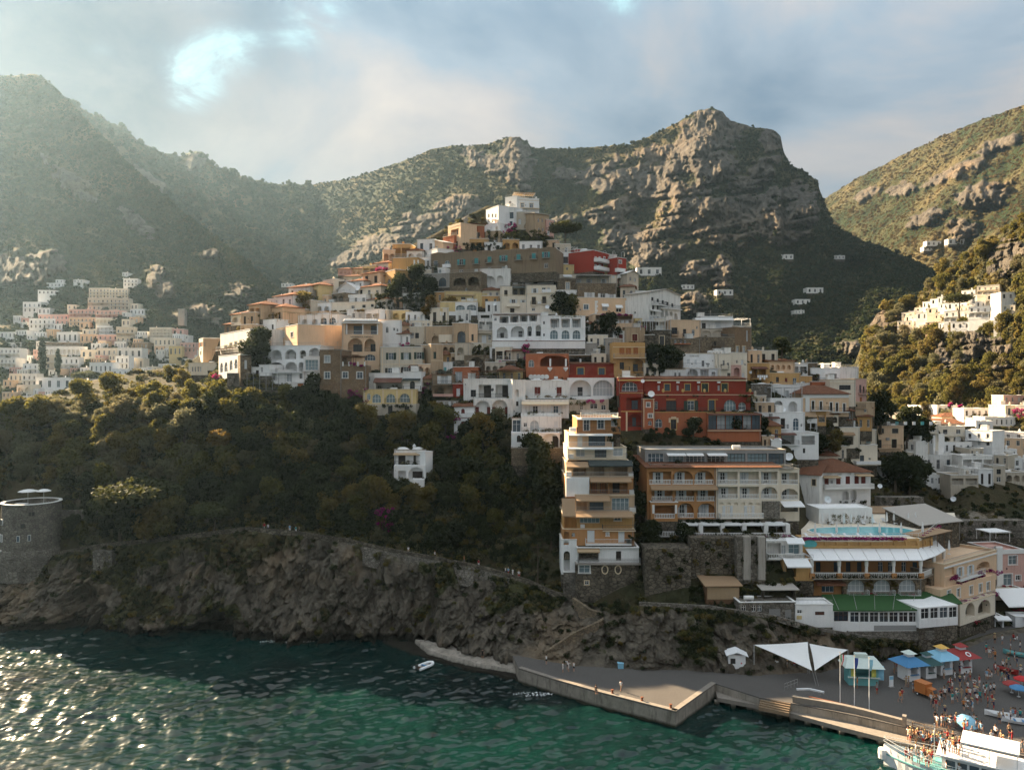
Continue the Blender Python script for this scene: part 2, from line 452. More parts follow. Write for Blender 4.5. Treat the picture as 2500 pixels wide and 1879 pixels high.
def scatter(name,pts,scl,protos,label,parent=None,cat=None,group=None):
    """many small plants nobody could count, as one object (geometry nodes)"""
    pts=np.asarray(pts,np.float32)
    me=bpy.data.meshes.new(name);me.vertices.add(len(pts));me.vertices.foreach_set('co',pts.ravel())
    a=me.attributes.new('scl','FLOAT','POINT');a.data.foreach_set('value',np.asarray(scl,np.float32))
    me.update();o=ob(name,me,parent)
    g=bpy.data.node_groups.new(name+'_nodes','GeometryNodeTree')
    g.interface.new_socket('Geometry',in_out='INPUT',socket_type='NodeSocketGeometry')
    g.interface.new_socket('Geometry',in_out='OUTPUT',socket_type='NodeSocketGeometry')
    N,Lk=g.nodes,g.links
    gi,go=N.new('NodeGroupInput'),N.new('NodeGroupOutput')
    jn=N.new('GeometryNodeJoinGeometry')
    for p in protos:
        oi=N.new('GeometryNodeObjectInfo');oi.inputs['Object'].default_value=p;oi.inputs['As Instance'].default_value=True
        Lk.new(oi.outputs['Geometry'],jn.inputs[0])
    ip=N.new('GeometryNodeInstanceOnPoints');ip.inputs['Pick Instance'].default_value=True
    Lk.new(gi.outputs[0],ip.inputs['Points']);Lk.new(jn.outputs[0],ip.inputs['Instance'])
    ri=N.new('FunctionNodeRandomValue');ri.data_type='INT';ri.inputs['Min'].default_value=0;ri.inputs['Max'].default_value=len(protos)-1
    Lk.new(ri.outputs[2],ip.inputs['Instance Index'])
    rv=N.new('FunctionNodeRandomValue');rv.data_type='FLOAT_VECTOR';rv.inputs['Min'].default_value=(-.2,-.2,0);rv.inputs['Max'].default_value=(.2,.2,6.28)
    Lk.new(rv.outputs[0],ip.inputs['Rotation'])
    at=N.new('GeometryNodeInputNamedAttribute');at.data_type='FLOAT';at.inputs[0].default_value='scl'
    Lk.new(at.outputs[0],ip.inputs['Scale']);Lk.new(ip.outputs[0],go.inputs[0])
    md=o.modifiers.new('scatter','NODES');md.node_group=g
    tag(o,label,cat,group,'stuff');return o


proto_col=bpy.data.collections.new('prototypes') # not linked to the scene: only the scatterers read it


def proto(name,me):
    o=bpy.data.objects.new(name,me);proto_col.objects.link(o);return o


BUSH_FAR=[proto('far_bush',leafmesh('far_bush',crownlumps(s,3.0,3.6,0.2,6),130,0.95,'leaf_far',s)) for s in (1,2,3)]
leafmat('leaf_dry',(0.10,0.082,0.036),(0.17,0.13,0.058),0.25,dry=(0.22,0.155,0.075))
BUSH_DRY=[proto('dry_bush',leafmesh('dry_bush',crownlumps(s,3.0,2.6,0.2,6),130,0.9,'leaf_dry',s)) for s in (5,6)]
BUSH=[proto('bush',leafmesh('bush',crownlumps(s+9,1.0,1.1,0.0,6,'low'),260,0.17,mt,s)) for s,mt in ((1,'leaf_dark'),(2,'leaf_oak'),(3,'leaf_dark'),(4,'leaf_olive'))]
BUSH_MID=[proto('mid_bush',leafmesh('mid_bush',crownlumps(s+30,2.0,2.4,0.1,7),300,0.36,mt,s)) for s,mt in ((1,'leaf_oak'),(2,'leaf_olive'),(3,'leaf_oak'))]

# ---------------------------------------------------------------- the land
def tab(px,pts):
    xs,ys=zip(*pts);return np.interp(px,xs,ys)


PATH_L=[(-400,1385),(0,1372),(120,1358),(250,1335),(380,1322),(600,1295),(727,1306),(853,1325),(947,1347),(1070,1369),(1179,1391),(1287,1423),(1360,1456),(1420,1468),(1560,1478),(1730,1486),(1900,1512),(2000,1540),(2120,1560),(2330,1572),(2420,1545),(2520,1525),(2900,1500)]
PATH_D=[(-400,178),(0,171),(250,166),(600,160),(853,157),(1179,152),(1360,143),(1560,137),(1730,134.5),(2000,131),(2120,132),(2330,138),(2420,146),(2520,150),(2900,165)]
TOP_L=[(-400,985),(-150,1000),(0,990),(120,960),(230,925),(330,905),(450,890),(520,840),(600,790),(720,740),(860,690),(940,625),(1050,575),(1130,530),(1190,500),(1320,520),(1350,590),(1450,645),(1550,715),(1640,790),(1740,820),(1830,860),(1950,905),(2060,940),(2130,990),(2180,1020),(2280,1035),(2520,1040),(2900,1040)]
BASE_L=[(-400,1552),(0,1548),(100,1541),(300,1546),(600,1569),(750,1575),(930,1571),(1050,1580),(1150,1592),(1270,1602),(1400,1625),(1560,1633),(1680,1636),(1760,1641),(1850,1649),(2000,1641),(2130,1612),(2330,1592),(2420,1560),(2520,1540),(2900,1520)]
BASE_Z=[(-400,0),(1000,0),(1150,1.4),(1270,2.3),(2900,2.3)]
BEACH_Z=2.3


def g_of(dl):return 0.050*dl+0.000075*dl*dl


def hillD(px,py):
    dl=np.maximum(tab(px,PATH_L)-py,0)
    v=np.clip((px-2080)/350.0,0,1.3)*48*np.clip(dl/480.0,0,1.3)**1.3
    w_=16*np.clip((1280-px)/450.0,0,1.2)**2*np.clip((dl-250)/500.0,0,1)*np.clip((px-420)/250.0,0,1)
    w_=w_+14*np.clip((px-1280)/500.0,0,1.3)**2*np.clip((dl-200)/500.0,0,1)
    sm=lambda a,b,x:np.clip((x-a)/(b-a),0,1)**2*(3-2*np.clip((x-a)/(b-a),0,1))
    w_=w_+20*(1-sm(1225,1312,py))*sm(1925,1985,px)*(1-sm(2290,2380,px))*sm(980,1150,py) # the ledge cut for the pool terrace
    w_=w_+62*(1-sm(885,1015,py))*(1-sm(400,640,px)) # gentle terraces above the wooded slope
    w_=w_+9*sm(1925,1985,px)*(1-sm(2300,2380,px))*(1-sm(1470,1550,py))*sm(1250,1330,py)
    return tab(px,PATH_D)+2.2+g_of(dl)*np.interp(px,[300,750],[0.80,1.0])+v+w_


def hill(px,py,dz=0.0):
    p=P(px,py,float(hillD(px,py)));p.z+=dz;return p


def sheet(name,px,rows,fn,mat,attrs=None,smooth=True,label=None):
    A,B=np.meshgrid(px,rows,indexing='xy')
    X,Y,Z,at=fn(A,B)
    nr_,nc=A.shape;v=np.stack([X,Y,Z],-1).reshape(-1,3)
    i=np.arange(nr_*nc).reshape(nr_,nc)
    f=np.stack([i[:-1,:-1],i[:-1,1:],i[1:,1:],i[1:,:-1]],-1).reshape(-1,4)
    o=ob(name,npmesh(name,v,f,mat,smooth,at));tag(o,kind='structure')
    return o,(X,Y,Z,at)


def pz(px,py,D):return (px-CX)*D/F,D,CZ-(py-CY)*D/F


def f_hill(A,B):
    top,pa=tab(A,TOP_L),tab(A,PATH_L)
    s=np.clip(B,0,1);py=pa+(top-pa)*s
    D=hillD(A,py)+np.where(B<0,-2.2,0)
    X,Y,Z=pz(A,py,D)
    back=np.maximum(B-1,0)
    Y=Y+back*150;X=X*(1+back*0.7);Z=Z+np.where(B>1,2-back*95,0)
    nz=(fbm(X/9,Y/9,Z/9,4,3)-0.5)*2.4*np.clip(B*12,0,1)
    rk=fbm(X/16,Y/16,Z/16,3,9)
    return X,Y+nz,Z+nz*0.2-np.where(B>0.0,0.25,0.0),{'rock':np.clip((rk-0.60)*4,0,1)}


hill_cols=np.arange(-400,2900,7.0)
hill_rows=np.concatenate([[-0.001,0.0],np.linspace(0.004,1,130),[1.06,1.15,1.3,1.6,2.0]])
sheet('hillside',hill_cols,hill_rows,f_hill,'hill_soil')


def f_cliff(A,B):
    pa,ba=tab(A,PATH_L),tab(A,BASE_L);bz=tab(A,BASE_Z)
    Db=(CZ-bz)*F/(ba-CY);Dp=tab(A,PATH_D)
    s=np.clip(B,0,1);D=Dp+(Db-Dp)*s**1.25
    pz_top=CZ-(pa-CY)*Dp/F
    Z=pz_top+(bz-pz_top)*s;Z=np.where(B>1,bz-(B-1)*18,Z)
    X=(A-CX)*D/F;Y=D
    amp=np.clip((pz_top-bz)/10,0.12,1.0)*np.clip(s*9,0,1)*np.where(A>1240,np.clip((1.02-s)*6,0,1),1)
    wx=(fbm(X/7,Y/7,Z/9,3,41)-0.5)*3.4;wz=(fbm(X/7,Y/7,Z/9,3,42)-0.5)*4
    f1,f2,idv=cells((X+wx)/4.2,Y/6,(Z+wz)/13,5,2.6)
    g1,g2,gid=cells((X+wx*.5)/1.3,Y/2,(Z+wz*.5)/4.4,8,2.4)
    _,_,hid=cells((X+wx*.3)/.55,Y/.8,(Z+wz*.3)/1.8,18,2.0)
    big=fbm(X/16,Y/16,Z/26,4,2,True)
    cr=fbm(X/2.2,Y/2.2,Z/13,4,31,True)
    dsp=(big-0.55)*4.2+(idv-0.5)*2.0+(gid-0.5)*0.85+(hid-0.5)*0.35-np.exp(-((f2-f1)/0.07)**2)*0.5+0.0-np.clip(cr-0.70,0,1)*5.0
    for cxp,czp,rx,rz,dep in ((520,1.0,3.6,3.4,7),(130,2.2,4.0,5.2,7),(430,0.3,4.5,1.4,3),(880,14.2,1.0,2.6,4),(1060,3.5,1.2,5.5,3)):
        cxx=(cxp-CX)*150.0/F
        dsp=dsp-dep*np.exp(-(((X-cxx)/rx)**2+((Z-czp)/rz)**2)**2)
    undercut=np.exp(-((Z-0.4)/0.9)**2)*np.where(A<1150,1.6,0)
    Y=Y-dsp*amp+undercut
    veg=fbm(X/6,Y/6,Z/5,4,14)+np.clip(0.28-s,0,1)*0.9-0.15*np.where(A>600,1,0)*s
    veg=veg+np.where((A<720),0.10*(1-s),0)+np.where((A>1600),0.08,0)
    return X,Y,Z,{'rock':np.clip(1.0-(veg-0.50)*5,0,1)}


sheet('cliff',np.concatenate([np.arange(-400,-40,8.0),np.arange(-40,2240,1.9),np.arange(2240,2900,8.0)]),np.concatenate([np.linspace(0,1,150),[1.05,1.15,1.3]]),f_cliff,'cliff_rock',smooth=False)

# mountains: silhouette, depth along it and at the foot
M1_T=[(520,520),(600,472),(700,456),(760,451),(850,437),(960,402),(1050,367),(1100,357),(1190,353),(1222,340),(1245,333),(1268,333),(1285,346),(1300,361),(1370,364),(1440,361),(1540,352),(1600,327),(1650,302),(1700,271),(1735,263),(1760,270),(1785,295),(1800,301),(1850,311),(1890,318),(1906,334),(1913,372),(1930,402),(1960,416),(1995,440),(2002,467),(2020,510),(2034,548),(2080,575),(2140,600),(2260,650),(2400,720)]
M1_DT=[(520,1500),(760,1500),(960,1320),(1250,1180),(1540,1120),(1735,1080),(1910,1010),(2030,900),(2140,800),(2400,700)]
M1_DB=[(520,640),(760,560),(1250,470),(2000,470),(2400,470)]
ROCKS=[(1742,318,84,56,0),(1885,352,30,52,0),(1660,372,130,30,-8),(1570,432,130,34,12),(1740,400,70,44,5),(1860,420,36,40,0),(1830,448,60,22,0),
         (1800,520,215,66,-3),(1640,400,150,30,-6),(1600,470,120,26,14),(1690,545,90,36,10),(1900,545,80,44,0),(1960,500,50,70,0),(1505,510,72,26,-18),(1545,580,66,42,0),(1590,610,74,40,0),(1252,385,40,62,0),(1280,420,30,50,0),(1190,400,60,26,30),(1390,430,50,20,10),
         (1050,545,110,34,-18),(930,590,90,26,-22),(1130,520,70,50,0),(850,630,60,18,-20),(1765,665,26,46,10),(1700,655,40,22,0),(1690,738,30,30,0),(1370,545,40,24,0),(1475,455,40,26,10),(610,690,24,26,0),(2090,850,50,20,0)]
M2_T=[(-500,215),(-200,205),(0,186),(60,182),(88,181),(112,192),(150,228),(200,278),(300,385),(450,520),(580,622),(700,725),(780,790),(900,880)]
M2_DT=[(-500,1150),(88,1100),(300,900),(580,660),(900,520)]
M2_DB=[(-500,415),(300,425),(600,470),(900,500)]
ROCKS2=[(60,660,70,40,0),(130,640,50,30,0),(0,650,60,40,0),(390,690,26,46,-30),(515,620,22,12,0),(590,720,40,26,0),(600,780,50,20,0),(180,450,90,24,40),(330,540,60,18,40),(500,760,40,16,0),(440,770,20,10,0)]
M3_T=[(1900,560),(2030,474),(2100,430),(2200,381),(2300,332),(2400,291),(2500,256),(2650,200),(2900,130)]
M4_T=[(2040,935),(2075,905),(2098,885),(2106,850),(2118,800),(2140,768),(2165,748),(2230,738),(2246,716),(2300,668),(2400,602),(2450,567),(2500,537),(2700,450),(2900,380)]
ROCKS4=[(2465,630,55,46,-20),(2440,665,30,20,0),(2150,790,30,40,0),(2350,880,60,16,-18),(2290,905,36,14,-14),(2420,850,60,30,0),(2300,860,24,36,0),(2200,790,30,16,0),(2380,830,40,20,0),(2440,890,30,12,0),(2230,1000,26,10,0),(2280,690,30,12,30)]


def rockmask(px,py,lst,seed):
    m=np.zeros(px.shape);nz=fbm(px/38,py/26,0,4,seed)-0.5;wob=fbm(px/11,py/9,3,3,seed+5)-0.5
    for cx,cy,rx,ry,an in lst:
        a=R(an);dx,dy=px-cx,py-cy
        u,v_=dx*math.cos(a)+dy*math.sin(a),-dx*math.sin(a)+dy*math.cos(a)
        m=np.maximum(m,1.35-np.sqrt((u/rx)**2+(v_/ry)**2)+nz*1.1+wob*0.7)
    led=fbm(px/70,py/7.5+px*0.02,5,4,seed+11)
    return np.clip((m-0.10-np.clip(led-0.56,0,1)*2.6)*1.7,0,1)


MTN={}


def mountain(name,top,dtop,dbase,base_py,cols,nrows,rocks,seed,amp,pw=1.15,fine=1.0,dirx=0.0):
    def depth(px,py):
        tp=tab(px,top);dt,db=tab(px,dtop),tab(px,dbase)
        t=np.clip((base_py-py)/np.maximum(base_py-tp,5),0,1)
        rk=rockmask(px,py,rocks,seed)
        D=db+(dt-db)*t**pw
        env=np.clip(t*6,0,1)*np.clip((1-t)*5,0.15,1)
        D=D+(fbm((px+dirx*py)/170,py/240+3,seed,4,seed,True)-0.55)*amp*env
        D=D+(fbm((px+dirx*py)/50,py/46,seed,4,seed+3)-0.5)*amp*0.40*env*fine
        # bands of cliff: the face steps forward where stone is bare
        D=D-rk*amp*0.30*env+(fbm(px/10,py/22,1,3,seed+9)-0.5)*rk*amp*0.14
        _,_,cid=cells(px/15+fbm(px/20,py/20,4,3,seed)*2,py/26,seed,seed+40,2.4);_,_,cid2=cells(px/6,py/11,seed,seed+44,2.2)
        D=D+((cid-.5)*.10+(cid2-.5)*.05)*rk*amp
        return D,rk
    def f(A,B):
        tp=tab(A,top);s=np.clip(B,0,1)
        py=base_py+(tp-base_py)*s+(fbm(A/9,B*0+seed,0,3,seed+2)-0.5)*7*fine*(s>0.93)*(s-0.93)/0.07
        D,rk=depth(A,py)
        X,Y,Z=pz(A,py,D);b=np.maximum(B-1,0)
        Y=Y+b*500;X=X*(1+b*0.35);Z=Z-b*420
        return X,Y,Z,{'rock':rk}
    rows=np.concatenate([np.linspace(0,1,nrows),[1.03,1.12,1.4]])
    o,dat=sheet(name,cols,rows,f,'mountain_rock')
    MTN[name]=(depth,top,base_py)
    return dat


def forest(name,key,n,x0,x1,smin,smax,label,protos,keep=1.15,ymin=None,skip=None):
    depth,top,base=MTN[key]
    px=nr.uniform(x0,x1,n);u=nr.random(n)**0.8
    tp=tab(px,top);py=base+(tp-base)*u
    D,rk=depth(px,py)
    g=fbm(px/30,py/22,2,3,77)
    ok=(rk+g*0.35<keep*0.40)|(nr.random(n)<0.012)
    if skip is not None:ok&=~skip(px,py)
    px,py,D=px[ok],py[ok],D[ok]
    X,Y,Z=pz(px,py,D)
    return scatter(name,np.stack([X,Y-0.5,Z-0.8],1),nr.uniform(smin,smax,len(px))*(0.35+1.1*nr.random(len(px))**2.2),protos,label)


mountain('mountain_far_left',[(-500,300),(150,232),(210,272),(255,292),(300,310),(340,345),(400,375),(440,380),(462,370),(495,372),(515,392),(530,411),(600,434),(680,450),(760,453),(820,475),(900,540)],
         [(-500,1200),(900,1500)],[(-500,950),(900,880)],760,np.arange(-200,900,4.0),70,[(480,395,26,24,0),(360,440,60,20,40)],21,120,dirx=-0.8)
mountain('mountain_left',M2_T,M2_DT,M2_DB,1015,np.arange(-500,900,3.0),150,ROCKS2,4,70,1.1,dirx=-0.7)
mountain('mountain_right',M3_T,[(1900,1750),(2500,1180),(2900,900)],[(1900,900),(2500,560),(2900,430)],920,np.arange(1900,2900,4.0),110,[(2330,420,80,16,-22),(2440,350,60,14,-20),(2200,460,40,18,-20),(2260,530,60,22,-30),(2400,470,70,30,-10),(2120,470,40,14,-30),(2350,560,40,30,0)],8,100,dirx=0.5)
mountain('mountain_centre',M1_T,M1_DT,M1_DB,930,np.arange(520,2400,2.8),190,ROCKS,5,95,1.05,dirx=0.45)
mountain('mountain_near_right',M4_T,[(2040,400),(2106,420),(2250,400),(2500,345),(2900,270)],[(2040,330),(2130,330),(2500,262),(2900,215)],1045,np.arange(2040,2900,2.6),170,ROCKS4,13,22,0.9,dirx=0.3)

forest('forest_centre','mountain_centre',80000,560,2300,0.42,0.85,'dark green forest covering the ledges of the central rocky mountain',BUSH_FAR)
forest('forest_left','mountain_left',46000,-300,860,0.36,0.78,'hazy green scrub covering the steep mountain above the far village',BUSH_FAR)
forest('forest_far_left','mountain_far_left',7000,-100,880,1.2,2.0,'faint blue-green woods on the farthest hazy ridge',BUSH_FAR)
forest('forest_right','mountain_right',26000,1950,2700,0.38,0.85,'scrub and bushes on the sunlit slope right of the rocky peak',BUSH_DRY)
forest('forest_near_right','mountain_near_right',5200,2050,2650,0.6,1.4,'olive green bushes covering the sunlit slope below the cliff road',BUSH_MID)

# ---------------------------------------------------------------- sea
m,t=newmat('sea_water')
pos=t.geo.outputs['Position']
wv=t.noise(t.map(pos,(0.55,0.95,1),rot=(0,0,R(25))),0.42,3,0.55,0.2)
wf=t.noise(t.map(pos,(0.8,1.1,1),rot=(0,0,R(-15))),1.5,4,0.6,0.3)
deep=t.noise(pos,0.045,4,0.55)
base=t.mix(t.ramp(deep,[(0.36,0.0),(0.62,1.0)]),(0.0006,0.007,0.0072),(0.0014,0.021,0.017))
base=t.mix(t.ramp(t.noise(pos,0.35,4,0.6),[(0.5,0.0),(0.75,0.5)]),base,(0.003,0.032,0.027))
bmp=t.bump(t.noise(t.map(pos,(0.8,1.2,1),rot=(0,0,R(20))),2.2,2,0.5,0.4),0.2,0.06)
finish(t,base,0.20,bmp,0.75,IOR=1.33)
o=ob('sea_far',mesh('sea_far',[(-1880,-400,-.5),(1880,-400,-.5),(1880,2200,-.5),(-1880,2200,-.5)],[(0,1,2,3)],'sea_water'));tag(o,kind='structure')
xs,ys=np.arange(-112,86,.21),np.arange(94,156,.21);SX,SY=np.meshgrid(xs,ys)
hz_=np.zeros(SX.shape);g=np.random.default_rng(3)
wp1,wp2=fbm(SX/9,SY/9,1,3,60)*9,fbm(SX/9,SY/9,2,3,61)*9
gust=.55+.9*fbm(SX/22,SY/14,4,3,63)
for k in range(44):
    lam=.72*1.05**k;an=R(112)+g.normal()*.75;am=.0074*lam**.85
    ph_=6.2832/lam*((SX+wp1*.12*lam)*math.cos(an)+(SY+wp2*.12*lam)*math.sin(an))+g.uniform(0,6.28)
    hz_+=am*(np.sin(ph_)+.25*np.cos(2*ph_))*gust
ii=np.arange(SX.size).reshape(SX.shape)
o=ob('sea',npmesh('sea',np.stack([SX,SY,hz_],-1).reshape(-1,3),np.stack([ii[:-1,:-1],ii[:-1,1:],ii[1:,1:],ii[1:,:-1]],-1).reshape(-1,4),'sea_water',True));tag(o,kind='structure')

# ---------------------------------------------------------------- haze
m=bpy.data.materials.new('air');m.use_nodes=True;t=NT(m.node_tree);t.n.clear()
vol=t.new('ShaderNodeVolumePrincipled');vol.inputs['Color'].default_value=(0.52,0.77,1.0,1)
vol.inputs['Density'].default_value=0.000044;vol.inputs['Anisotropy'].default_value=0.62
ou=t.new('ShaderNodeOutputMaterial');t.l.new(vol.outputs[0],ou.inputs['Volume'])
hz=MB().box(-1900,1900,-420,2250,-9,520).ob('haze',m);tag(hz,'thin pale sea haze hanging in the air over the whole bay',None,None,'stuff')
# ---------------------------------------------------------------- building materials
wallmat('white',(0.86,0.845,0.81),0.16,(0.34,0.30,0.26))
wallmat('white_old',(0.79,0.765,0.71),0.42,(0.20,0.17,0.14))
wallmat('cream',(0.80,0.70,0.55),0.22,(0.30,0.24,0.18))
wallmat('cream_grey',(0.58,0.50,0.39),0.45,(0.22,0.18,0.13))
wallmat('peach',(0.76,0.53,0.34),0.22,(0.30,0.20,0.13))
wallmat('pink',(0.66,0.40,0.33),0.30,(0.30,0.18,0.14))
wallmat('yellow',(0.68,0.52,0.25),0.35,(0.30,0.20,0.11))
wallmat('ochre',(0.56,0.33,0.13),0.35,(0.24,0.13,0.06))
wallmat('orange',(0.47,0.235,0.095),0.35,(0.22,0.10,0.04))
wallmat('tan',(0.50,0.36,0.23),0.55,(0.20,0.13,0.08))
wallmat('terracotta',(0.42,0.14,0.065),0.35,(0.17,0.06,0.035))
wallmat('red',(0.25,0.040,0.022),0.30,(0.10,0.02,0.015))
wallmat('red_bright',(0.36,0.05,0.03),0.25,(0.15,0.03,0.02))
wallmat('brown',(0.25,0.185,0.12),0.55,(0.10,0.075,0.05))
wallmat('grey',(0.36,0.33,0.29),0.55,(0.14,0.12,0.10))
wallmat('concrete',(0.40,0.36,0.31),0.7,(0.12,0.10,0.08))
stonemat('stone',(0.35,0.265,0.17),(0.15,0.115,0.08),1.7,depth=0.2)
stonemat('stone_grey',(0.34,0.30,0.245),(0.13,0.115,0.095),1.5,(0.08,0.07,0.055),0.5,0.2)
stonemat('stone_dark',(0.25,0.21,0.155),(0.075,0.064,0.048),1.25,(0.045,0.038,0.03),0.55,0.3)
stonemat('brick_stone',(0.34,0.225,0.13),(0.22,0.14,0.085),2.8,(0.13,0.10,0.075),0.3,0.06)
plain('frame_white',(0.78,0.77,0.74),0.5,var=0.05)
plain('frame_dark',(0.05,0.04,0.035),0.5)
plain('frame_brown',(0.13,0.065,0.035),0.6)
plain('shut_white',(0.70,0.71,0.70),0.6)
plain('shut_green',(0.030,0.055,0.040),0.6)
plain('shut_dark',(0.035,0.026,0.02),0.6)
plain('shut_red',(0.16,0.028,0.018),0.6)
plain('shut_teal',(0.10,0.40,0.40),0.6)
plain('shut_orange',(0.42,0.15,0.045),0.6)
plain('trim_white',(0.80,0.78,0.73),0.8,var=0.08)
plain('trim_cream',(0.70,0.56,0.38),0.8,var=0.08)
plain('trim_grey',(0.33,0.29,0.24),0.85)
plain('trim_yellow',(0.55,0.36,0.13),0.85)
plain('iron',(0.06,0.055,0.05),0.5,0.4)
plain('iron_white',(0.72,0.72,0.70),0.5)
plain('iron_grey',(0.32,0.31,0.29),0.5)
plain('wood',(0.17,0.095,0.05),0.75)
plain('wood_pale',(0.45,0.32,0.19),0.8)
plain('awning_white',(0.80,0.79,0.76),0.8,var=0.06)
plain('awning_tan',(0.36,0.235,0.135),0.85)
plain('awning_brown',(0.14,0.06,0.04),0.85)
plain('awning_dark',(0.05,0.06,0.055),0.85)
plain('white_paint',(0.80,0.80,0.79),0.45,0.4,0.05)
plain('roof_grey',(0.42,0.38,0.33),0.9)
plain('roof_white',(0.74,0.71,0.66),0.85)
plain('black_text',(0.012,0.012,0.012),0.7,var=0.0)
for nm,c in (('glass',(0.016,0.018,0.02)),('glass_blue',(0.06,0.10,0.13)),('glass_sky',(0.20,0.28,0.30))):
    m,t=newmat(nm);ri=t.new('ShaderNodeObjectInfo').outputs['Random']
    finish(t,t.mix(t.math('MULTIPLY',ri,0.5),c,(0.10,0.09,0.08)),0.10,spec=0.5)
m,t=newmat('curtain');v=t.new('ShaderNodeTexWave',wave_type='BANDS',bands_direction='X',i_Vector=t.co,i_Scale=4.0)
finish(t,t.mix(v.outputs[0],(0.50,0.52,0.52),(0.30,0.33,0.34)),0.6)
m,t=newmat('tile')
v=t.new('ShaderNodeTexWave',wave_type='BANDS',bands_direction='X',i_Vector=t.co,i_Scale=1.6);v2=t.new('ShaderNodeTexWave',wave_type='BANDS',bands_direction='Y',i_Vector=t.co,i_Scale=1.1)
cb=t.mix(t.noise(t.co,1.5,4),(0.36,0.145,0.075),(0.15,0.075,0.05));cb=t.mix(t.math('MULTIPLY',v.outputs[0],0.5),cb,(0.08,0.04,0.025))
cb=t.mix(t.ramp(t.noise(t.co,4.5,3),[(0.55,0.0),(0.7,0.6)]),cb,(0.42,0.25,0.15))
finish(t,cb,0.9,t.bump(t.math('ADD',v.outputs[0],t.math('MULTIPLY',v2.outputs[0],0.4)),0.9,0.12),0.1)

Z_A=(1000,440,3.6867);Z_B=(440,640,3.6867);Z_C=(1000,740,4.424);Z_D=(1450,700,4.424);Z_E=(1750,840,4.424);Z_F=(1340,1000,4.424)
Z_G=(1800,1150,3.6867);Z_H=(2000,800,4.424);Z_I=(0,600,3.6867);Z_J=(0,1000,3.16);Z_K=(600,1000,2.765);Z_M=(1750,1500,2.9493);Z_N=(2200,1200,7.373);Z_O=(940,860,5.53);Z_Q=(2000,1400,4.424);Z_P=(1340,1200,4.424);Z_S=(2100,480,5.53);Z_1=(0,0,1.0)
_cache={}


def cached(key,fn):
    if key not in _cache:_cache[key]=fn()
    return _cache[key]


def arcpts(a0,a1,wtop,rise,n=8):
    c,h=(a0+a1)/2,(a1-a0)/2
    return [(c+h*math.cos(math.pi*(1-k/n)),wtop-rise+rise*math.sin(math.pi*k/n)) for k in range(n+1)]


def m_frame(wd,h,arch,mat,cross):
    m=MB();b=min(0.07,wd*0.09)
    hh=h-(min(wd/2,h*0.5) if arch else 0)
    m.box(0,b,0,.05,0,hh);m.box(wd-b,wd,0,.05,0,hh)
    m.box(b,wd-b,0,.05,0,b)
    if not arch:m.box(b,wd-b,0,.05,h-b,h)
    else :
        a1=arcpts(0,wd,h,h-hh);a2=arcpts(b,wd-b,h-b,h-hh-b)
        for k in range(8):
            p,q,r,s=a1[k],a1[k+1],a2[k+1],a2[k]
            m.add([(p[0],0,p[1]),(q[0],0,q[1]),(r[0],0,r[1]),(s[0],0,s[1])],[(0,3,2,1)])
        m.box(b,wd-b,0.002,.045,hh-b/2,hh+b/2)
    nv=1 if wd<2.1 else int(wd/0.9)
    for k in range(nv):
        x=wd*(k+1)/(nv+1);m.box(x-b/2,x+b/2,0.004,.046,b,(h if arch else h-b)-0.01)
    if cross and not arch:m.box(b,wd-b,0.006,.04,h*.62,h*.62+b*.7)
    return m.mesh('window_frame',mat)


def m_pane(wd,h,arch,mat):
    if not arch:return mesh('pane',[(0,0,0),(wd,0,0),(wd,0,h),(0,0,h)],[(0,1,2,3)],mat)
    pts=[(0,0),(wd,0)]+arcpts(0,wd,h,min(wd/2,h*.5))[::-1]
    return mesh('pane',[(x,0,z) for x,z in pts],[tuple(range(len(pts)))],mat)


def m_shutter(wd,h,mat):
    m=MB();m.box(0,wd,0,.045,0,h)
    b=min(.07,wd*.14);n=max(3,int(h/0.14))
    for k in range(n):
        z=b+(h-2*b)*k/n;m.box(b,wd-b,-.022,-.001,z,z+(h-2*b)/n*.6)
    m.box(0,b,-.02,-.0005,0,h);m.box(wd-b,wd,-.02,-.0005,0,h)
    return m.mesh('shutter',mat)


def m_rail(wd,h,dep,kind,mat,sides=True):
    """railing round a balcony, front at y=-dep"""
    m=MB()
    runs=[((0,-dep),(wd,-dep))]+([((0,0),(0,-dep)),((wd,-dep),(wd,0))] if sides and dep>.2 else [])
    for (x0,y0),(x1,y1) in runs:
        L=math.hypot(x1-x0,y1-y0)
        if L<1e-3:continue
        dx,dy=(x1-x0)/L,(y1-y0)/L
        if kind=='solid':
            nx,ny=-dy*.09,dx*.09
            m.prism([(x0+nx,y0+ny),(x1+nx,y1+ny),(x1-nx,y1-ny),(x0-nx,y0-ny)][::-1],0,h)
        else :
            th=0.035 if kind!='balus' else 0.085
            m.bar((x0,y0,h),(x1,y1,h),th,4)
            if kind=='balus':m.bar((x0,y0,.06),(x1,y1,.06),.085,4)
            else :m.bar((x0,y0,.10),(x1,y1,.10),.025,4)
            step=.30 if kind=='balus' else .22
            n=max(1,int(L/step))
            for k in range(n+1):
                x,y=x0+dx*L*k/n,y0+dy*L*k/n
                r=(0.075 if kind=='balus' else .016)*(2.0 if k in (0,n) and kind!='balus' else 1)
                m.bar((x,y,0.02),(x,y,h),r,4)
    return m.mesh('railing',mat)


OCC=[] # photo rectangles already built over, so that plants and infill keep clear


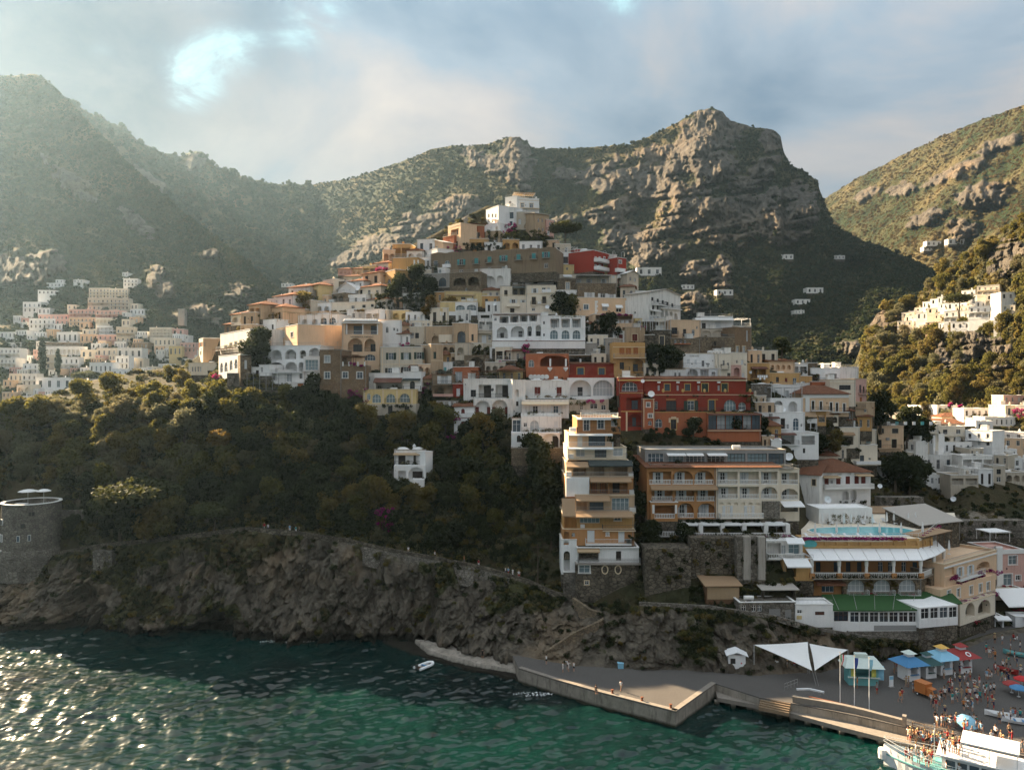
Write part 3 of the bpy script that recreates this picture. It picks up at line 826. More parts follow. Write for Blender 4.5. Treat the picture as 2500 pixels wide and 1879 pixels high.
class Bld:
    def __init__(s,name,Z,rect,wall,label=None,yaw=0.0,t=None,d=None,roof='flat',cat='house',skirt=3.0,on=None,group=None,rim='trim_white',ph=0.45,back=0.0,rmat=None,base='stone_dark'):
        ox,oy,k=Z;s.Z=Z
        x0,y0,x1,y1=ox+rect[0]/k,oy+rect[1]/k,ox+rect[2]/k,oy+rect[3]/k
        xc=(x0+x1)/2;OCC.append((x0,y0,x1,y1))
        if d is None:d=float(hillD(xc,y1));back=back*.25 if back>0 else back
        wpx=(x1-x0)*d/F
        s.d=d+back-0.35*wpx*abs(math.sin(R(yaw)));s.wall=wall;s.rim=rim;s.ph=ph;s.rmat=rmat
        s.O=P(xc,y1,s.d);yw=R(yaw)
        s.M=Matrix.Translation(s.O)@Matrix.Rotation(yw,4,'Z');s.Mi=s.M.inverted()
        s.u0,s.u1=s._hit(x0,y1)[0],s._hit(x1,y1)[0]
        s.H=s._hit(xc,y0)[2];s.t=t if t is not None else min(max(s.H*0.85,5)+2,15)
        s.skirt=skirt;s.base=base;s.holes={'F':[],'L':[],'R':[]};s.roofkind=roof
        if on is None:
            s.e=empty(name,s.O,yw);s.Me=s.M;tag(s.e,label,cat,group);s.rel=Matrix.Identity(4)
        else :
            s.e=on.e;s.Me=on.Me;s.rel=s.Me.inverted()@s.M
    def _hit(s,px,py,face='F'):
        o=s.Mi@Vector((0,0,CZ));dr=s.Mi.to_3x3()@Vector(((px-CX)/F,1,-(py-CY)/F))
        if face=='F':k=-o.y/dr.y
        elif face=='L':k=(s.u0-o.x)/dr.x
        else :k=(s.u1-o.x)/dr.x
        return o+dr*k
    def fm(s,face):
        if face=='F':return Matrix.Identity(4)
        if face=='L':return Matrix(((0,1,0,s.u0),(-1,0,0,s.t),(0,0,1,0),(0,0,0,1)))
        return Matrix(((0,-1,0,s.u1),(1,0,0,0),(0,0,1,0),(0,0,0,1)))
    def fl(s,px,py,face='F'):
        """zoom pixel -> (a, w) on a face"""
        ox,oy,k=s.Z;h=s._hit(ox+px/k,oy+py/k,face)
        if face=='F':return h.x,h.z
        if face=='L':return s.t-h.y,h.z
        return h.y,h.z
    def lim(s,face):return (s.u0,s.u1) if face=='F' else (0.0,s.t)
    def put(s,name,me,face='F',at=(0,0,0),parent=None):
        o=bpy.data.objects.new(name,me);col.objects.link(o)
        if parent is None:
            o.parent=s.e;o.matrix_basis=s.rel@s.fm(face)@Matrix.Translation(at)
        else :o.parent=parent;o.matrix_basis=Matrix.Translation(at)
        return o
    def rect(s,x0,y0,x1,y1,face,pad=0.12):
        cx,cy=(x0+x1)/2,(y0+y1)/2
        a0,_=s.fl(x0,cy,face);a1,_=s.fl(x1,cy,face);_,w1=s.fl(cx,y0,face);_,w0=s.fl(cx,y1,face)
        if a1<a0:a0,a1=a1,a0
        lo,hi=s.lim(face);a0,a1=max(a0,lo+pad),min(a1,hi-pad);w1=min(w1,s.H-0.15);w0=max(w0,-.3)
        return a0,a1,w0,w1
    def hole(s,face,a0,a1,w0,w1,arch,dep):s.holes[face].append((a0,a1,w0,w1,arch,dep))
    # -- windows --
    def w(s,x0,y0,x1,y1,sh=None,face='F',arch=False,pane='glass',fr='frame_white',trim=None,dep=.24,cross=True,closed=None,name='window'):
        a0,a1,w0,w1=s.rect(x0,y0,x1,y1,face)
        if a1-a0<.22 or w1-w0<.25:return None
        W,Hh=round((a1-a0)/.05)*.05,round((w1-w0)/.05)*.05;a1=a0+W;w1=w0+Hh
        for h in s.holes[face]:
            if a0<h[1] and a1>h[0] and w0<h[3] and w1>h[2]:return None
        s.hole(face,a0,a1,w0,w1,arch,dep)
        o=s.put(name,cached(('f',W,Hh,arch,fr,cross),lambda :m_frame(W,Hh,arch,fr,cross)),face,(a0,dep-.07,w0))
        if pane=='glass' and rng.random()<.22:pane=rng.choice(['curtain','glass_blue','glass_blue'])
        if closed:pane=None
        if pane:s.put('pane',cached(('p',W,Hh,arch,pane),lambda :m_pane(W,Hh,arch,pane)),parent=o,at=(0,.055,0))
        if closed:
            sw=round(W/2-.01,3);me=cached(('s',sw,Hh,closed),lambda :m_shutter(sw,Hh,closed))
            s.put('shutter',me,parent=o,at=(0,-.05,0));s.put('shutter',me,parent=o,at=(W/2+.01,-.05,0))
        if sh:
            sw=round(W/2,3);me=cached(('s',sw,Hh,sh),lambda :m_shutter(sw,Hh,sh))
            for x in (-sw-.03,W+.03):s.put('shutter',me,parent=o,at=(x,-dep-.0,0))
        if trim:
            b=.16;m=MB()
            m.box(-b,-.002,-.05,.03,-.02,Hh+b);m.box(W+.002,W+b,-.05,.03,-.02,Hh+b);m.box(-.002,W+.002,-.05,.03,Hh+.002,Hh+b)
            if w0>.4:m.box(-b-.06,W+b+.06,-.10,.03,-.12,-.022)
            s.put('surround',cached(('t',W,Hh,trim,w0>.4),lambda :m.mesh('surround',trim)),parent=o,at=(0,-dep+.07,0))
        return o
    def ws(s,xs,y0,y1,wd,**k):
        for x in xs:s.w(x-wd/2,y0,x+wd/2,y1,**k)
    # -- deep openings --
    def lg(s,x0,y0,x1,y1,arch=True,dep=1.7,door=None,rail=None,face='F',dmat='glass',rmat='iron',rh=.95,fr='frame_dark'):
        a0,a1,w0,w1=s.rect(x0,y0,x1,y1,face)
        if a1-a0<.4:return
        for h in s.holes[face]:
            if a0<h[1] and a1>h[0] and w0<h[3] and w1>h[2]:return
        s.hole(face,a0,a1,w0,w1,arch,dep)
        Hh=w1-w0;W=a1-a0
        for q in ([door] if isinstance(door,tuple) else (door or [])):
            f0,f1,hh=q;dw=round((f1-f0)*W/.05)*.05;dh=round(hh*Hh/.05)*.05
            o=s.put('door',cached(('f',dw,dh,False,fr,True),lambda :m_frame(dw,dh,False,fr,True)),face,(a0+f0*W,dep-.10,w0+.03))
            s.put('pane',cached(('p',dw,dh,False,dmat),lambda :m_pane(dw,dh,False,dmat)),parent=o,at=(0,.055,0))
        if rail:s.rail(a0+.03,a1-.03,w0,0.0,rail,rh,rmat,face,y=.12)
    def lgs(s,xs,y0,y1,wd,**k):
        for x in xs:s.lg(x-wd/2,y0,x+wd/2,y1,**k)
    def rail(s,a0,a1,w0,dep,kind,h,mat,face='F',y=0.0,parent=None,sides=True):
        W=round((a1-a0)/.05)*.05
        me=cached(('r',W,h,dep,kind,mat,sides),lambda :m_rail(W,h,dep,kind,mat,sides))
        return s.put('railing',me,face,(a0,y,w0),parent) if parent is None else s.put('railing',me,parent=parent,at=(0,0,.16))
    def bal(s,x0,x1,yf,dep=1.1,rail='metal',h=1.0,mat='iron',slab=None,face='F'):
        """balcony: floor at zoom row yf"""
        a0,w0=s.fl(x0,yf,face);a1,_=s.fl(x1,yf,face)
        if a1<a0:a0,a1=a1,a0
        W=round((a1-a0)/.05)*.05
        me=cached(('b',W,dep,slab or s.wall),lambda :MB().box(-.06,W+.06,-dep-.06,.10,0,.16).mesh('balcony',slab or s.wall))
        o=s.put('balcony',me,face,(a0,0,w0-.16))
        if rail:s.rail(a0,a1,w0,dep,rail,h,mat,face,parent=o)
        return o
    def box(s,name,x0,y0,x1,y1,dep=.5,mat=None,back=0.0,face='F',parent=None,bev=0):
        """box standing proud of the face by dep"""
        a0,a1,w0,w1=s.rect(x0,y0,x1,y1,face,-9)
        _,w1=s.fl((x0+x1)/2,y0,face)
        return s.put(name,MB().box(a0,a1,-dep,back-.003,w0,w1).mesh(name,mat or s.wall),face,(0,0,0),parent)
    def awn(s,x0,x1,y0,y1,dep=1.6,mat='awning_white',face='F',drop=None):
        """awning: fixed at row y0, front edge at row y1"""
        a0,w1=s.fl(x0,y0,face);a1,_=s.fl(x1,y0,face);_,w0=s.fl((x0+x1)/2,y1,face)
        w0=min(w0,w1-.05);m=MB();n=max(2,int((a1-a0)/.6));th=.035
        for k in range(n):
            p,q=a0+(a1-a0)*k/n,a0+(a1-a0)*(k+1)/n
            sag=-.05
            for j in range(3):
                f0,f1=j/3,(j+1)/3
                z0_,z1_=w1+(w0-w1)*f0+sag*math.sin(3.14*f0),w1+(w0-w1)*f1+sag*math.sin(3.14*f1)
                m.add([(p,-dep*f0,z0_),(q,-dep*f0,z0_),(q,-dep*f1,z1_),(p,-dep*f1,z1_),(p,-dep*f0,z0_-th),(q,-dep*f0,z0_-th),(q,-dep*f1,z1_-th),(p,-dep*f1,z1_-th)],
                      [(0,3,2,1),(4,5,6,7)])
            m.quad((p,-dep-.01,w0-.22),(q,-dep-.01,w0-.22),(q,-dep,w0),(p,-dep,w0))
        m.bar((a0,0,w1-.06),(a0,-dep,w0-.04),.03);m.bar((a1,0,w1-.06),(a1,-dep,w0-.04),.03)
        return s.put('awning',m.mesh('awning',mat),face)
    def perg(s,x0,x1,y0,y1,dep=3.0,mat='iron_white',inset=0.0,roof=None,n=None,yoff=0.0):
        """pergola with its front at the facade (yoff moves it in): top row y0, foot row y1"""
        a0,w1=s.fl(x0,y0);a1,_=s.fl(x1,y0);_,w0=s.fl((x0+x1)/2,y1)
        n=n or max(2,int((a1-a0)/2.6)+1);m=MB();r=.06
        for k in range(n):
            x=a0+(a1-a0)*k/(n-1)
            for y in (yoff+.12,yoff+dep):m.bar((x,y,w0),(x,y,w1-.05),r)
            m.bar((x,yoff,w1),(x,yoff+dep+.2,w1),.05)
        for y in (yoff+.1,yoff+dep):m.bar((a0-.2,y,w1-.09),(a1+.2,y,w1-.09),.06)
        nb=int((a1-a0)/.7)
        for k in range(nb):m.bar((a0+(a1-a0)*k/nb,yoff-.1,w1+.08),(a0+(a1-a0)*k/nb,yoff+dep+.1,w1+.08),.028)
        o=s.put('pergola',m.mesh('pergola',mat))
        if roof:s.put('pergola_cover',MB().box(a0-.2,a1+.2,yoff-.15,yoff+dep+.2,w1+.12,w1+.17).mesh('pergola_cover',roof),parent=o)
        return o
    def band(s,x0,x1,y0,y1,mat='trim_white',dep=.07,name='string_course'):return s.box(name,x0,y0,x1,y1,dep,mat)
    def plants(s,x0,x1,y0,y1,mat='leaf_dark',out=.5,n=None,size=.12,name='climbing_plant',thick=.35,face='F'):
        a0,a1,w0,w1=s.rect(x0,y0,x1,y1,face,-9);g=random.Random(int(x0*7+y0));L=[]
        k=max(3,int((a1-a0)/.55))
        for i in range(k*max(1,int((w1-w0)/.8))):
            rr=g.uniform(.25,.5);L.append((g.uniform(a0,a1),-out*g.uniform(.3,1),g.uniform(w0,w1),rr,thick,rr*.8))
        return s.put(name,leafmesh(name,L,n or int(60*len(L)),size,mat,k),face)
    def dome(s,fx0,fx1,h=.9,mat='roof_white',fy=(.1,.9),name='roof_vault'):
        m=MB();a0,a1=s.u0+(s.u1-s.u0)*fx0,s.u0+(s.u1-s.u0)*fx1;y0,y1=s.t*fy[0],s.t*fy[1]
        n=8;z=s.H-s.ph+.01;vs=[]
        for j in range(n+1):
            for i in range(n+1):
                u,v_=i/n,j/n;vs.append((a0+(a1-a0)*u,y0+(y1-y0)*v_,z+h*(math.sin(math.pi*u)*math.sin(math.pi*v_))**.55))
        m.add(vs,[(j*9+i,j*9+i+1,j*9+i+10,j*9+i+9) for j in range(n) for i in range(n)])
        return s.put(name,m.mesh(name,mat,True))
    def chim(s,fx,fy=.4,h=1.1,wd=.6,mat=None):
        a=s.u0+(s.u1-s.u0)*fx;y=s.t*fy;z=s.H-s.ph
        m=MB().box(a-wd/2,a+wd/2,y-wd/2,y+wd/2,z,z+h+s.ph);m.box(a-wd*.65,a+wd*.65,y-wd*.65,y+wd*.65,z+h+s.ph,z+h+s.ph+.1)
        m.add([(a-wd*.5,y-wd*.5,z+h+s.ph+.1),(a+wd*.5,y-wd*.5,z+h+s.ph+.1),(a+wd*.5,y+wd*.5,z+h+s.ph+.1),(a-wd*.5,y+wd*.5,z+h+s.ph+.1),(a,y,z+h+s.ph+.5)],[(0,1,4),(1,2,4),(2,3,4),(3,0,4)])
        return s.put('chimney',m.mesh('chimney',mat or s.wall))
    # -- finish --
    def _face(s,m,face):
        fm=s.fm(face);lo,hi=s.lim(face);H=s.H
        hs=s.holes[face]
        xs=sorted({lo,hi,*[h[0] for h in hs],*[h[1] for h in hs]});zs=sorted({-.35,H,*[h[2] for h in hs],*[h[3] for h in hs]})
        def T(a,y,w_):return fm@Vector((a,y,w_))
        for i in range(len(xs)-1):
            if xs[i+1]-xs[i]<1e-6:continue
            run=None;segs=[]
            for j in range(len(zs)-1):
                cxx,czz=(xs[i]+xs[i+1])/2,(zs[j]+zs[j+1])/2
                inh=any(h[0]<cxx<h[1] and h[2]<czz<h[3] for h in hs)
                if not inh:segs.append((zs[j],zs[j+1]))
            k=0
            while k<len(segs):
                z0,z1=segs[k]
                while k+1<len(segs) and abs(segs[k+1][0]-z1)<1e-9:k+=1;z1=segs[k][1]
                m.quad(T(xs[i],0,z0),T(xs[i+1],0,z0),T(xs[i+1],0,z1),T(xs[i],0,z1));k+=1
        for a0,a1,w0,w1,arch,dep in hs:
            m.quad(T(a0,0,w0),T(a0,dep,w0),T(a1,dep,w0),T(a1,0,w0))
            if arch:
                rise=min((a1-a0)/2,(w1-w0)*.55);ap=arcpts(a0,a1,w1,rise);sp=w1-rise;n=8
            else :sp=w1
            m.quad(T(a0,0,w0),T(a0,0,sp),T(a0,dep,sp),T(a0,dep,w0));m.quad(T(a1,0,sp),T(a1,0,w0),T(a1,dep,w0),T(a1,dep,sp))
            if arch:
                for k in range(n):
                    p,q=ap[k],ap[k+1]
                    m.quad(T(p[0],0,p[1]),T(q[0],0,q[1]),T(q[0],dep,q[1]),T(p[0],dep,p[1]))
                    c=(a0,w1) if k<n/2 else (a1,w1)
                    m.add([T(*(c[0],0,c[1])),T(p[0],0,p[1]),T(q[0],0,q[1])],[(0,1,2)])
                m.add([T((a0+a1)/2,0,w1),T(a0,0,w1),T(*(ap[n//2][0],0,ap[n//2][1]))],[(0,1,2)])
                poly=[(a1,w0),(a0,w0)]+ap
                m.add([T(x,dep,z) for x,z in poly],[tuple(range(len(poly)))[::-1]])
            else :
                m.quad(T(a0,0,sp),T(a1,0,sp),T(a1,dep,sp),T(a0,dep,sp))
                m.quad(T(a0,dep,w0),T(a0,dep,w1),T(a1,dep,w1),T(a1,dep,w0))
    def done(s):
        m=MB();u0,u1,t,H,k=s.u0,s.u1,s.t,s.H,s.skirt
        for f in 'FLR':s._face(m,f)
        m.quad((u1,t,-.35),(u0,t,-.35),(u0,t,H),(u1,t,H))
        if k>.5:s.put('foundation',MB().box(u0+.05,u1-.05,.05,t-.05,-k,-.2).mesh('foundation',s.base))
        rk=s.roofkind
        if rk=='flat':
            th,ph=.22,s.ph;z=H-ph
            m.quad((u0+th,th,z),(u1-th,th,z),(u1-th,t-th,z),(u0+th,t-th,z))
            for (x0,y0,x1,y1) in ((u0+th,th,u0+th,t-th),(u0+th,t-th,u1-th,t-th),(u1-th,t-th,u1-th,th),(u1-th,th,u0+th,th)):
                m.quad((x0,y0,z),(x1,y1,z),(x1,y1,H),(x0,y0,H))
            for q in (((u0,0),(u1,0),(u1-th,th),(u0+th,th)),((u1,0),(u1,t),(u1-th,t-th),(u1-th,th)),((u1,t),(u0,t),(u0+th,t-th),(u1-th,t-th)),((u0,t),(u0,0),(u0+th,th),(u0+th,t-th))):
                m.quad(*[(x,y,H) for x,y in q])
            if s.rim:
                e=.08;c=MB();b=.13
                c.box(u0-e,u1+e,-e,th+e,H+.003,H+b);c.box(u0-e,u1+e,t-th-e,t+e,H+.003,H+b)
                c.box(u0-e,u0+th+e,th+e,t-th-e,H+.003,H+b);c.box(u1-th-e,u1+e,th+e,t-th-e,H+.003,H+b)
                s.put('parapet_cap',c.mesh('parapet_cap',s.rim))
            if s.rmat:s.put('roof',MB().box(u0+th+.01,u1-th-.01,th+.01,t-th-.01,z+.01,z+.05).mesh('roof',s.rmat))
        elif rk in ('tile','hip','gable','shed'):
            e=.45;rm=s.rmat or 'tile';r=MB();x0,x1,y0,y1=u0-e,u1+e,-e,t+e
            m.quad((u0,0,H),(u1,0,H),(u1,t,H),(u0,t,H))
            if rk=='shed':
                hh=s.ph if s.ph>.5 else 1.2
                pts=[(x0,y0,H+.02),(x1,y0,H+.02),(x1,y1,H+hh),(x0,y1,H+hh)]
                r.add(pts+[(x,y,z-.14) for x,y,z in pts],[(0,1,2,3),(7,6,5,4),(0,4,5,1),(1,5,6,2),(2,6,7,3),(3,7,4,0)])
                m.quad((u0,t,H),(u1,t,H),(u1,t,H+hh-.2),(u0,t,H+hh-.2));m.add([(u0,0,H),(u0,t,H),(u0,t,H+hh-.2)],[(0,1,2)]);m.add([(u1,0,H),(u1,t,H),(u1,t,H+hh-.2)],[(0,1,2)])
            elif rk=='gable':
                hh=s.ph if s.ph>.5 else 1.5;xm=(x0+x1)/2
                pts=[(x0,y0,H-.05),(xm,y0,H+hh),(x1,y0,H-.05),(x0,y1,H-.05),(xm,y1,H+hh),(x1,y1,H-.05)]
                r.add(pts+[(x,y,z-.12) for x,y,z in pts],[(0,1,4,3),(1,2,5,4),(6,9,10,7),(7,10,11,8),(0,6,7,1),(1,7,8,2),(3,4,10,9),(4,5,11,10),(0,3,9,6),(2,8,11,5)])
                m.add([(u0,0,H),(u1,0,H),(xm,0,H+hh-.2)],[(0,1,2)])
            else :
                hh=s.ph if s.ph>.5 else 1.6;ins=min((x1-x0)/2,(y1-y0)/2)*.98;ym=(y0+y1)/2
                pts=[(x0,y0,H),(x1,y0,H),(x1,y1,H),(x0,y1,H),(x0+ins,ym,H+hh),(x1-ins,ym,H+hh)]
                r.add(pts+[(x,y,H-.14) for x,y,_ in pts[:4]],[(0,1,5,4),(1,2,5),(2,3,4,5),(3,0,4),(0,6,7,1),(1,7,8,2),(2,8,9,3),(3,9,6,0),(6,9,8,7)])
            s.put('roof',r.mesh('roof',rm))
        me=mesh('wall',m.v,m.f,s.wall)
        s.put('wall',me)
        if s.d<300 and u1-u0>3.5 and H>2.6 and s.rim and s.e.get('category') not in ('wall','buttress'):
            if rng.random()<.55:
                x=(u0+.25) if rng.random()<.5 else u1-.25;s.put('downpipe',cached(('dp',round(H,1)),lambda :MB().bar((0,0,-.3),(0,0,H-.1),.05,6).mesh('downpipe','iron_grey')),at=(x,-.07,0))
            if rk=='flat':
                z=H-s.ph
                if rng.random()<.4:s.put('aerial',cached('aer',lambda :MB().bar((0,0,0),(0,0,2.6),.025).bar((-.5,0,2.4),(.5,0,2.4),.014).bar((-.4,0,2.2),(.4,0,2.2),.014).bar((-.3,0,2.0),(.3,0,2.0),.014).mesh('aerial','iron_grey')),at=(rng.uniform(u0+.6,u1-.6),t*.5,z))
                if rng.random()<.28 and t>4:s.put('stair_hut',cached('hut',lambda :MB().box(-.9,.9,0,1.6,0,1.9).box(-1.0,1.0,-.1,1.7,1.903,2.0).mesh('stair_hut','white_old')),at=(rng.uniform(u0+1.2,u1-1.2),t*.55,z))
                if rng.random()<.25 and t>3:s.put('roof_tank',cached('rtk',lambda :MB().bar((-.8,0,.55),(.8,0,.55),.4,12).box(-.6,-.5,-.3,.3,0,.3).box(.5,.6,-.3,.3,0,.3).mesh('roof_tank','roof_white')),at=(rng.uniform(u0+1.2,u1-1.2),t*.35,z))
                if rng.random()<.3:s.rail(u0+.1,u1-.1,H,0.0,'metal',.8,'iron_grey',y=.1)
            if rng.random()<.3:s.put('wall_lamp',cached('wl',lambda :MB().box(-.08,.08,-.2,-.003,0,.25).mesh('wall_lamp','iron')),at=(rng.uniform(u0+.5,u1-.5),0,H*.55))
        return s


def top_at(b,fx,fy):
    """a point on a building's flat roof, in the world"""
    return b.M@Vector((b.u0+(b.u1-b.u0)*fx,b.t*fy,b.H-b.ph+.02))
# ---------------------------------------------------------------- the town on the hill, from the top down
def extra_pole(b,fx,fy,h,name='aerial'):
    m=MB();m.bar((0,0,0),(0,0,h),.03)
    for k in range(4):m.bar((-.35+.06*k,0,h-.12*k),(.35-.06*k,0,h-.12*k),.012)
    return b.put(name,m.mesh(name,'iron'),at=(b.u0+(b.u1-b.u0)*fx,b.t*fy,b.H-b.ph))


# white villa on the summit
b=Bld('villa',Z_A,(785,250,955,430),'white','tall white villa crowning the very top of the hill',yaw=-14,t=12,cat='villa');A1=b
b.w(822,308,852,355,fr='frame_dark');b.w(890,288,935,346,fr='frame_dark',pane='glass');b.w(890,370,925,405,fr='frame_dark')
b.band(785,955,262,268,'trim_white');b.lg(795,366,870,425,dep=1.0);b.done()
c=Bld('villa',Z_A,(950,165,1165,310),'white',on=b,yaw=8,t=10,rim='trim_white')
c.w(1000,205,1028,245,pane='glass_blue',trim='trim_cream');c.w(1080,208,1112,250,pane='glass_blue',trim='trim_cream');c.w(1010,272,1040,296);c.w(1100,276,1130,300)
c.bal(1000,1162,252,1.0,'metal',mat='iron_white',slab='trim_cream');c.band(950,1165,178,183,'trim_cream');c.perg(945,1128,112,165,4,'iron_white',roof='wood_pale');c.chim(.9,.1,.6,.5);c.done()
c=Bld('villa',Z_A,(860,150,965,300),'white',on=b,yaw=-35,t=7);c.w(890,185,915,222,arch=True);c.dome(.1,.9,.8);c.done()
c=Bld('villa',Z_A,(688,248,800,400),'white',on=b,yaw=-58,t=9,rim='trim_white');c.ws((712,745,775),300,335,16,arch=True);c.ws((712,745,775),350,380,14);c.done()
c=Bld('villa',Z_A,(655,395,800,460),'white',on=b,yaw=-40,t=6,ph=.3);c.lg(770,415,795,455,dep=.8);c.done()
m=MB().lathe([(.12,0),(.06,.6),(.1,.8),(.9,1.0),(1.0,1.15),(.3,1.2)],14);c.put('garden_urn',m.mesh('garden_urn','cream',True),at=(1.2,1,c.H+.1))
# stone house below it
b=Bld('house',Z_A,(955,285,1130,435),'cream_grey','weathered stone house with arched porch under the summit villa',yaw=-4,t=8)
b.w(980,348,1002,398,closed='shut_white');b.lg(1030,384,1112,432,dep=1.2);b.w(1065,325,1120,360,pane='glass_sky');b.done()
c=Bld('house',Z_A,(1128,305,1255,500),'tan',on=b,yaw=34,t=8,roof='shed',rmat='roof_grey');c.ws((1160,1195),345,378,14);c.ws((1165,1200),430,460,14);c.done()
c=Bld('house',Z_A,(1230,358,1298,505),'pink',on=b,yaw=30,t=6);c.w(1255,380,1275,410);c.w(1240,455,1262,495,closed='shut_white');c.done()
# red villa
b=Bld('villa',Z_A,(455,392,675,590),'terracotta','terracotta red villa with cream corners beside the pergola garden',yaw=14,t=9,roof='hip',ph=.8,cat='villa')
b.w(510,455,545,520,sh='shut_dark',trim='trim_cream',pane='glass_blue');b.w(580,470,614,535,sh='shut_dark',trim='trim_cream',pane='glass_blue')
b.band(455,475,395,590,'trim_cream',name='corner_strip');b.band(455,675,392,408,'trim_cream');b.done()
c=Bld('villa',Z_A,(345,400,460,620),'peach',on=b,yaw=-52,t=6,ph=.2,rim='trim_cream');c.lg(372,440,440,500,arch=False,dep=1.5,door=(.3,.7,.9),rail='metal');c.w(395,555,420,600,sh='shut_dark');c.band(350,460,402,415,'trim_cream');c.done()
c=Bld('villa',Z_A,(300,505,400,625),'terracotta',on=b,yaw=-45,t=6,ph=.8,rim='trim_cream');c.lg(322,545,380,622,dep=1.4,door=(.2,.8,.7));c.done()
b=Bld('house',Z_A,(165,570,300,650),'peach','small sunlit orange house with a gable left of the red villa',yaw=-50,t=5,roof='gable',ph=1.2,rmat='roof_white');b.w(190,590,206,615);b.w(235,592,252,616);b.done()
b=Bld('house',Z_A,(95,632,250,690),'white','low white terrace house with a sunlit sloping wall below the small orange house',yaw=-52,t=6);b.w(140,650,155,672);b.done()
# long brown palace with wavy parapet
b=Bld('palace',Z_A,(190,640,1318,835),'brown','long brown stone palace with a wavy parapet and turquoise windows',yaw=-16,t=10,cat='palace',rim='trim_white')
for x,y in ((235,752),(465,738),(600,728),(718,715),(845,703),(980,692),(1118,683),(1228,672)):
    b.w(x-17,y-26,x+17,y+26,trim='trim_grey',pane='glass_blue' if x%3 else 'glass',closed='shut_teal' if x in (600,718,980,1118) else None,sh='shut_teal' if x in (845,1228,465) else None)
    b.bal(x-32,x+32,y+28,.7,'metal',.9,'iron','trim_grey')
b.w(315,722,362,782,arch=True,pane='glass_sky');b.bal(305,370,784,.8,'solid',.8,'white','white')
for x,y in ((465,828),(600,818),(720,808),(845,798),(1228,768)):b.w(x-15,y-20,x+15,y+20,trim='trim_grey',closed='shut_white' if x==600 else None)
m=MB();n=60
for k in range(n):
    x0,x1=b.u0+(b.u1-b.u0)*k/n,b.u0+(b.u1-b.u0)*(k+1)/n;z0,z1=(b.H+.12+.35*abs(math.sin(3.14159*8*q/n)) for q in (k,k+1))
    m.add([(x0,-.1,b.H-.3),(x1,-.1,b.H-.3),(x1,-.1,z1),(x0,-.1,z0),(x0,.22,b.H-.3),(x1,.22,b.H-.3),(x1,.22,z1),(x0,.22,z0)],[(0,1,2,3),(7,6,5,4),(3,2,6,7)])
b.put('wavy_parapet',m.mesh('wavy_parapet','brown'));b.done()
c=Bld('palace',Z_A,(360,830,640,1000),'stone',on=b,yaw=-15,t=6,rim='trim_grey',back=-3);c.lg(392,878,508,950,dep=2);c.lg(525,868,622,945,dep=2);c.w(500,970,520,995);c.done()
c=Bld('palace',Z_A,(125,840,360,960),'grey',on=b,yaw=-20,t=7,back=-2);c.w(262,876,330,955,arch=True,pane='glass_blue',fr='frame_dark');c.w(150,880,175,915);c.done()
c=Bld('house',Z_A,(235,790,320,842),'white',on=b,yaw=-20,t=4,back=-3);c.w(262,800,285,835,pane='glass_sky');c.done()
# white arcade left of the plain white block
b=Bld('house',Z_A,(632,800,905,960),'white_old','white house front with two wide blind arches under the palace',yaw=-8,t=6)
b.lg(668,862,768,945,dep=.6);b.lg(785,858,842,942,dep=.6);b.done();b.chim(.85,.2,.8)
b=Bld('house',Z_A,(908,808,1300,945),'white','plain white block with three dark doors on a long terrace',yaw=-3,t=7)
for x0,y0,x1,y1 in ((975,880,1012,942),(1114,870,1150,935)):b.w(x0,y0,x1,y1,closed='shut_dark',fr='frame_dark',name='door')
b.w(1230,865,1254,907,closed='shut_dark');b.bal(925,1298,942,1.2,'metal',slab='trim_grey');b.lgs((905+25,),850,905,14,dep=.3);b.done()
for f in (.05,.25,.45):b.chim(f,.1,.5,.35)
# white hotel with red floors, right of the palace
b=Bld('hotel',Z_A,(1325,652,1662,818),'white','white hotel front with a red terraced wing stepping back behind it',yaw=6,t=9,cat='hotel')
b.w(1372,688,1428,748,fr='frame_dark');b.w(1484,704,1512,762,closed='shut_dark');b.w(1578,716,1624,768,fr='frame_dark',trim='trim_grey');b.perg(1420,1510,600,650,4,'iron_white');b.done()
m=MB().lathe([(0,0),(1.3,0),(1.3,1.6),(.9,2.1),(0,2.2)],16);b.put('water_tank',m.mesh('water_tank','roof_white',True),at=(b.u1-2.5,3,b.H-b.ph))
c=Bld('hotel',Z_A,(1655,655,1850,830),'red_bright',on=b,yaw=52,t=9,rim='trim_white',back=3)
for y in (690,760):c.ws((1675,1712,1752,1795),y-8+10,y+26+10,15,trim='trim_white')
for y0 in (728,800):c.bal(1660,1848,y0,1.5,'solid',.9,'trim_white','trim_white')
c.done()
c=Bld('hotel',Z_A,(1480,625,1660,700),'red_bright',on=b,yaw=20,t=7,back=9,rim='trim_white');c.w(1640,655,1655,690);c.done()
c=Bld('hotel',Z_A,(1868,700,1950,920),'red_bright',on=b,yaw=35,t=6,rim='trim_white',back=4);c.w(1885,720,1908,748,trim='trim_white');c.w(1900,800,1920,840,trim='trim_white');c.bal(1850,1920,820,1.0,'solid',.9,'trim_white','trim_white');c.bal(1860,1930,880,1.2,'solid',.9,'trim_white','trim_white');c.done()
c=Bld('hotel',Z_A,(1830,705,1880,790),'white',on=b,yaw=40,t=5,back=2);c.done()
m=MB()
for k in range(5):
    for j in range(9):
        t0,t1=math.pi*j/9,math.pi*(j+1)/9;x=1.2+k*3.0
        m.bar((x-.45*math.cos(t0),1.0+x*.2,1.2+.45*math.sin(t0)),(x-.45*math.cos(t1),1.0+x*.2,1.2+.45*math.sin(t1)),.04)
    for sx in (-.45,.45):m.bar((1.2+k*3.0+sx,1.0+(1.2+k*3)*.2,0),(1.2+k*3.0+sx,1.0+(1.2+k*3)*.2,1.2),.04)
b.put('hoop_frame',m.mesh('hoop_frame','iron_white'),at=(b.u1-3,2,b.H-.1))
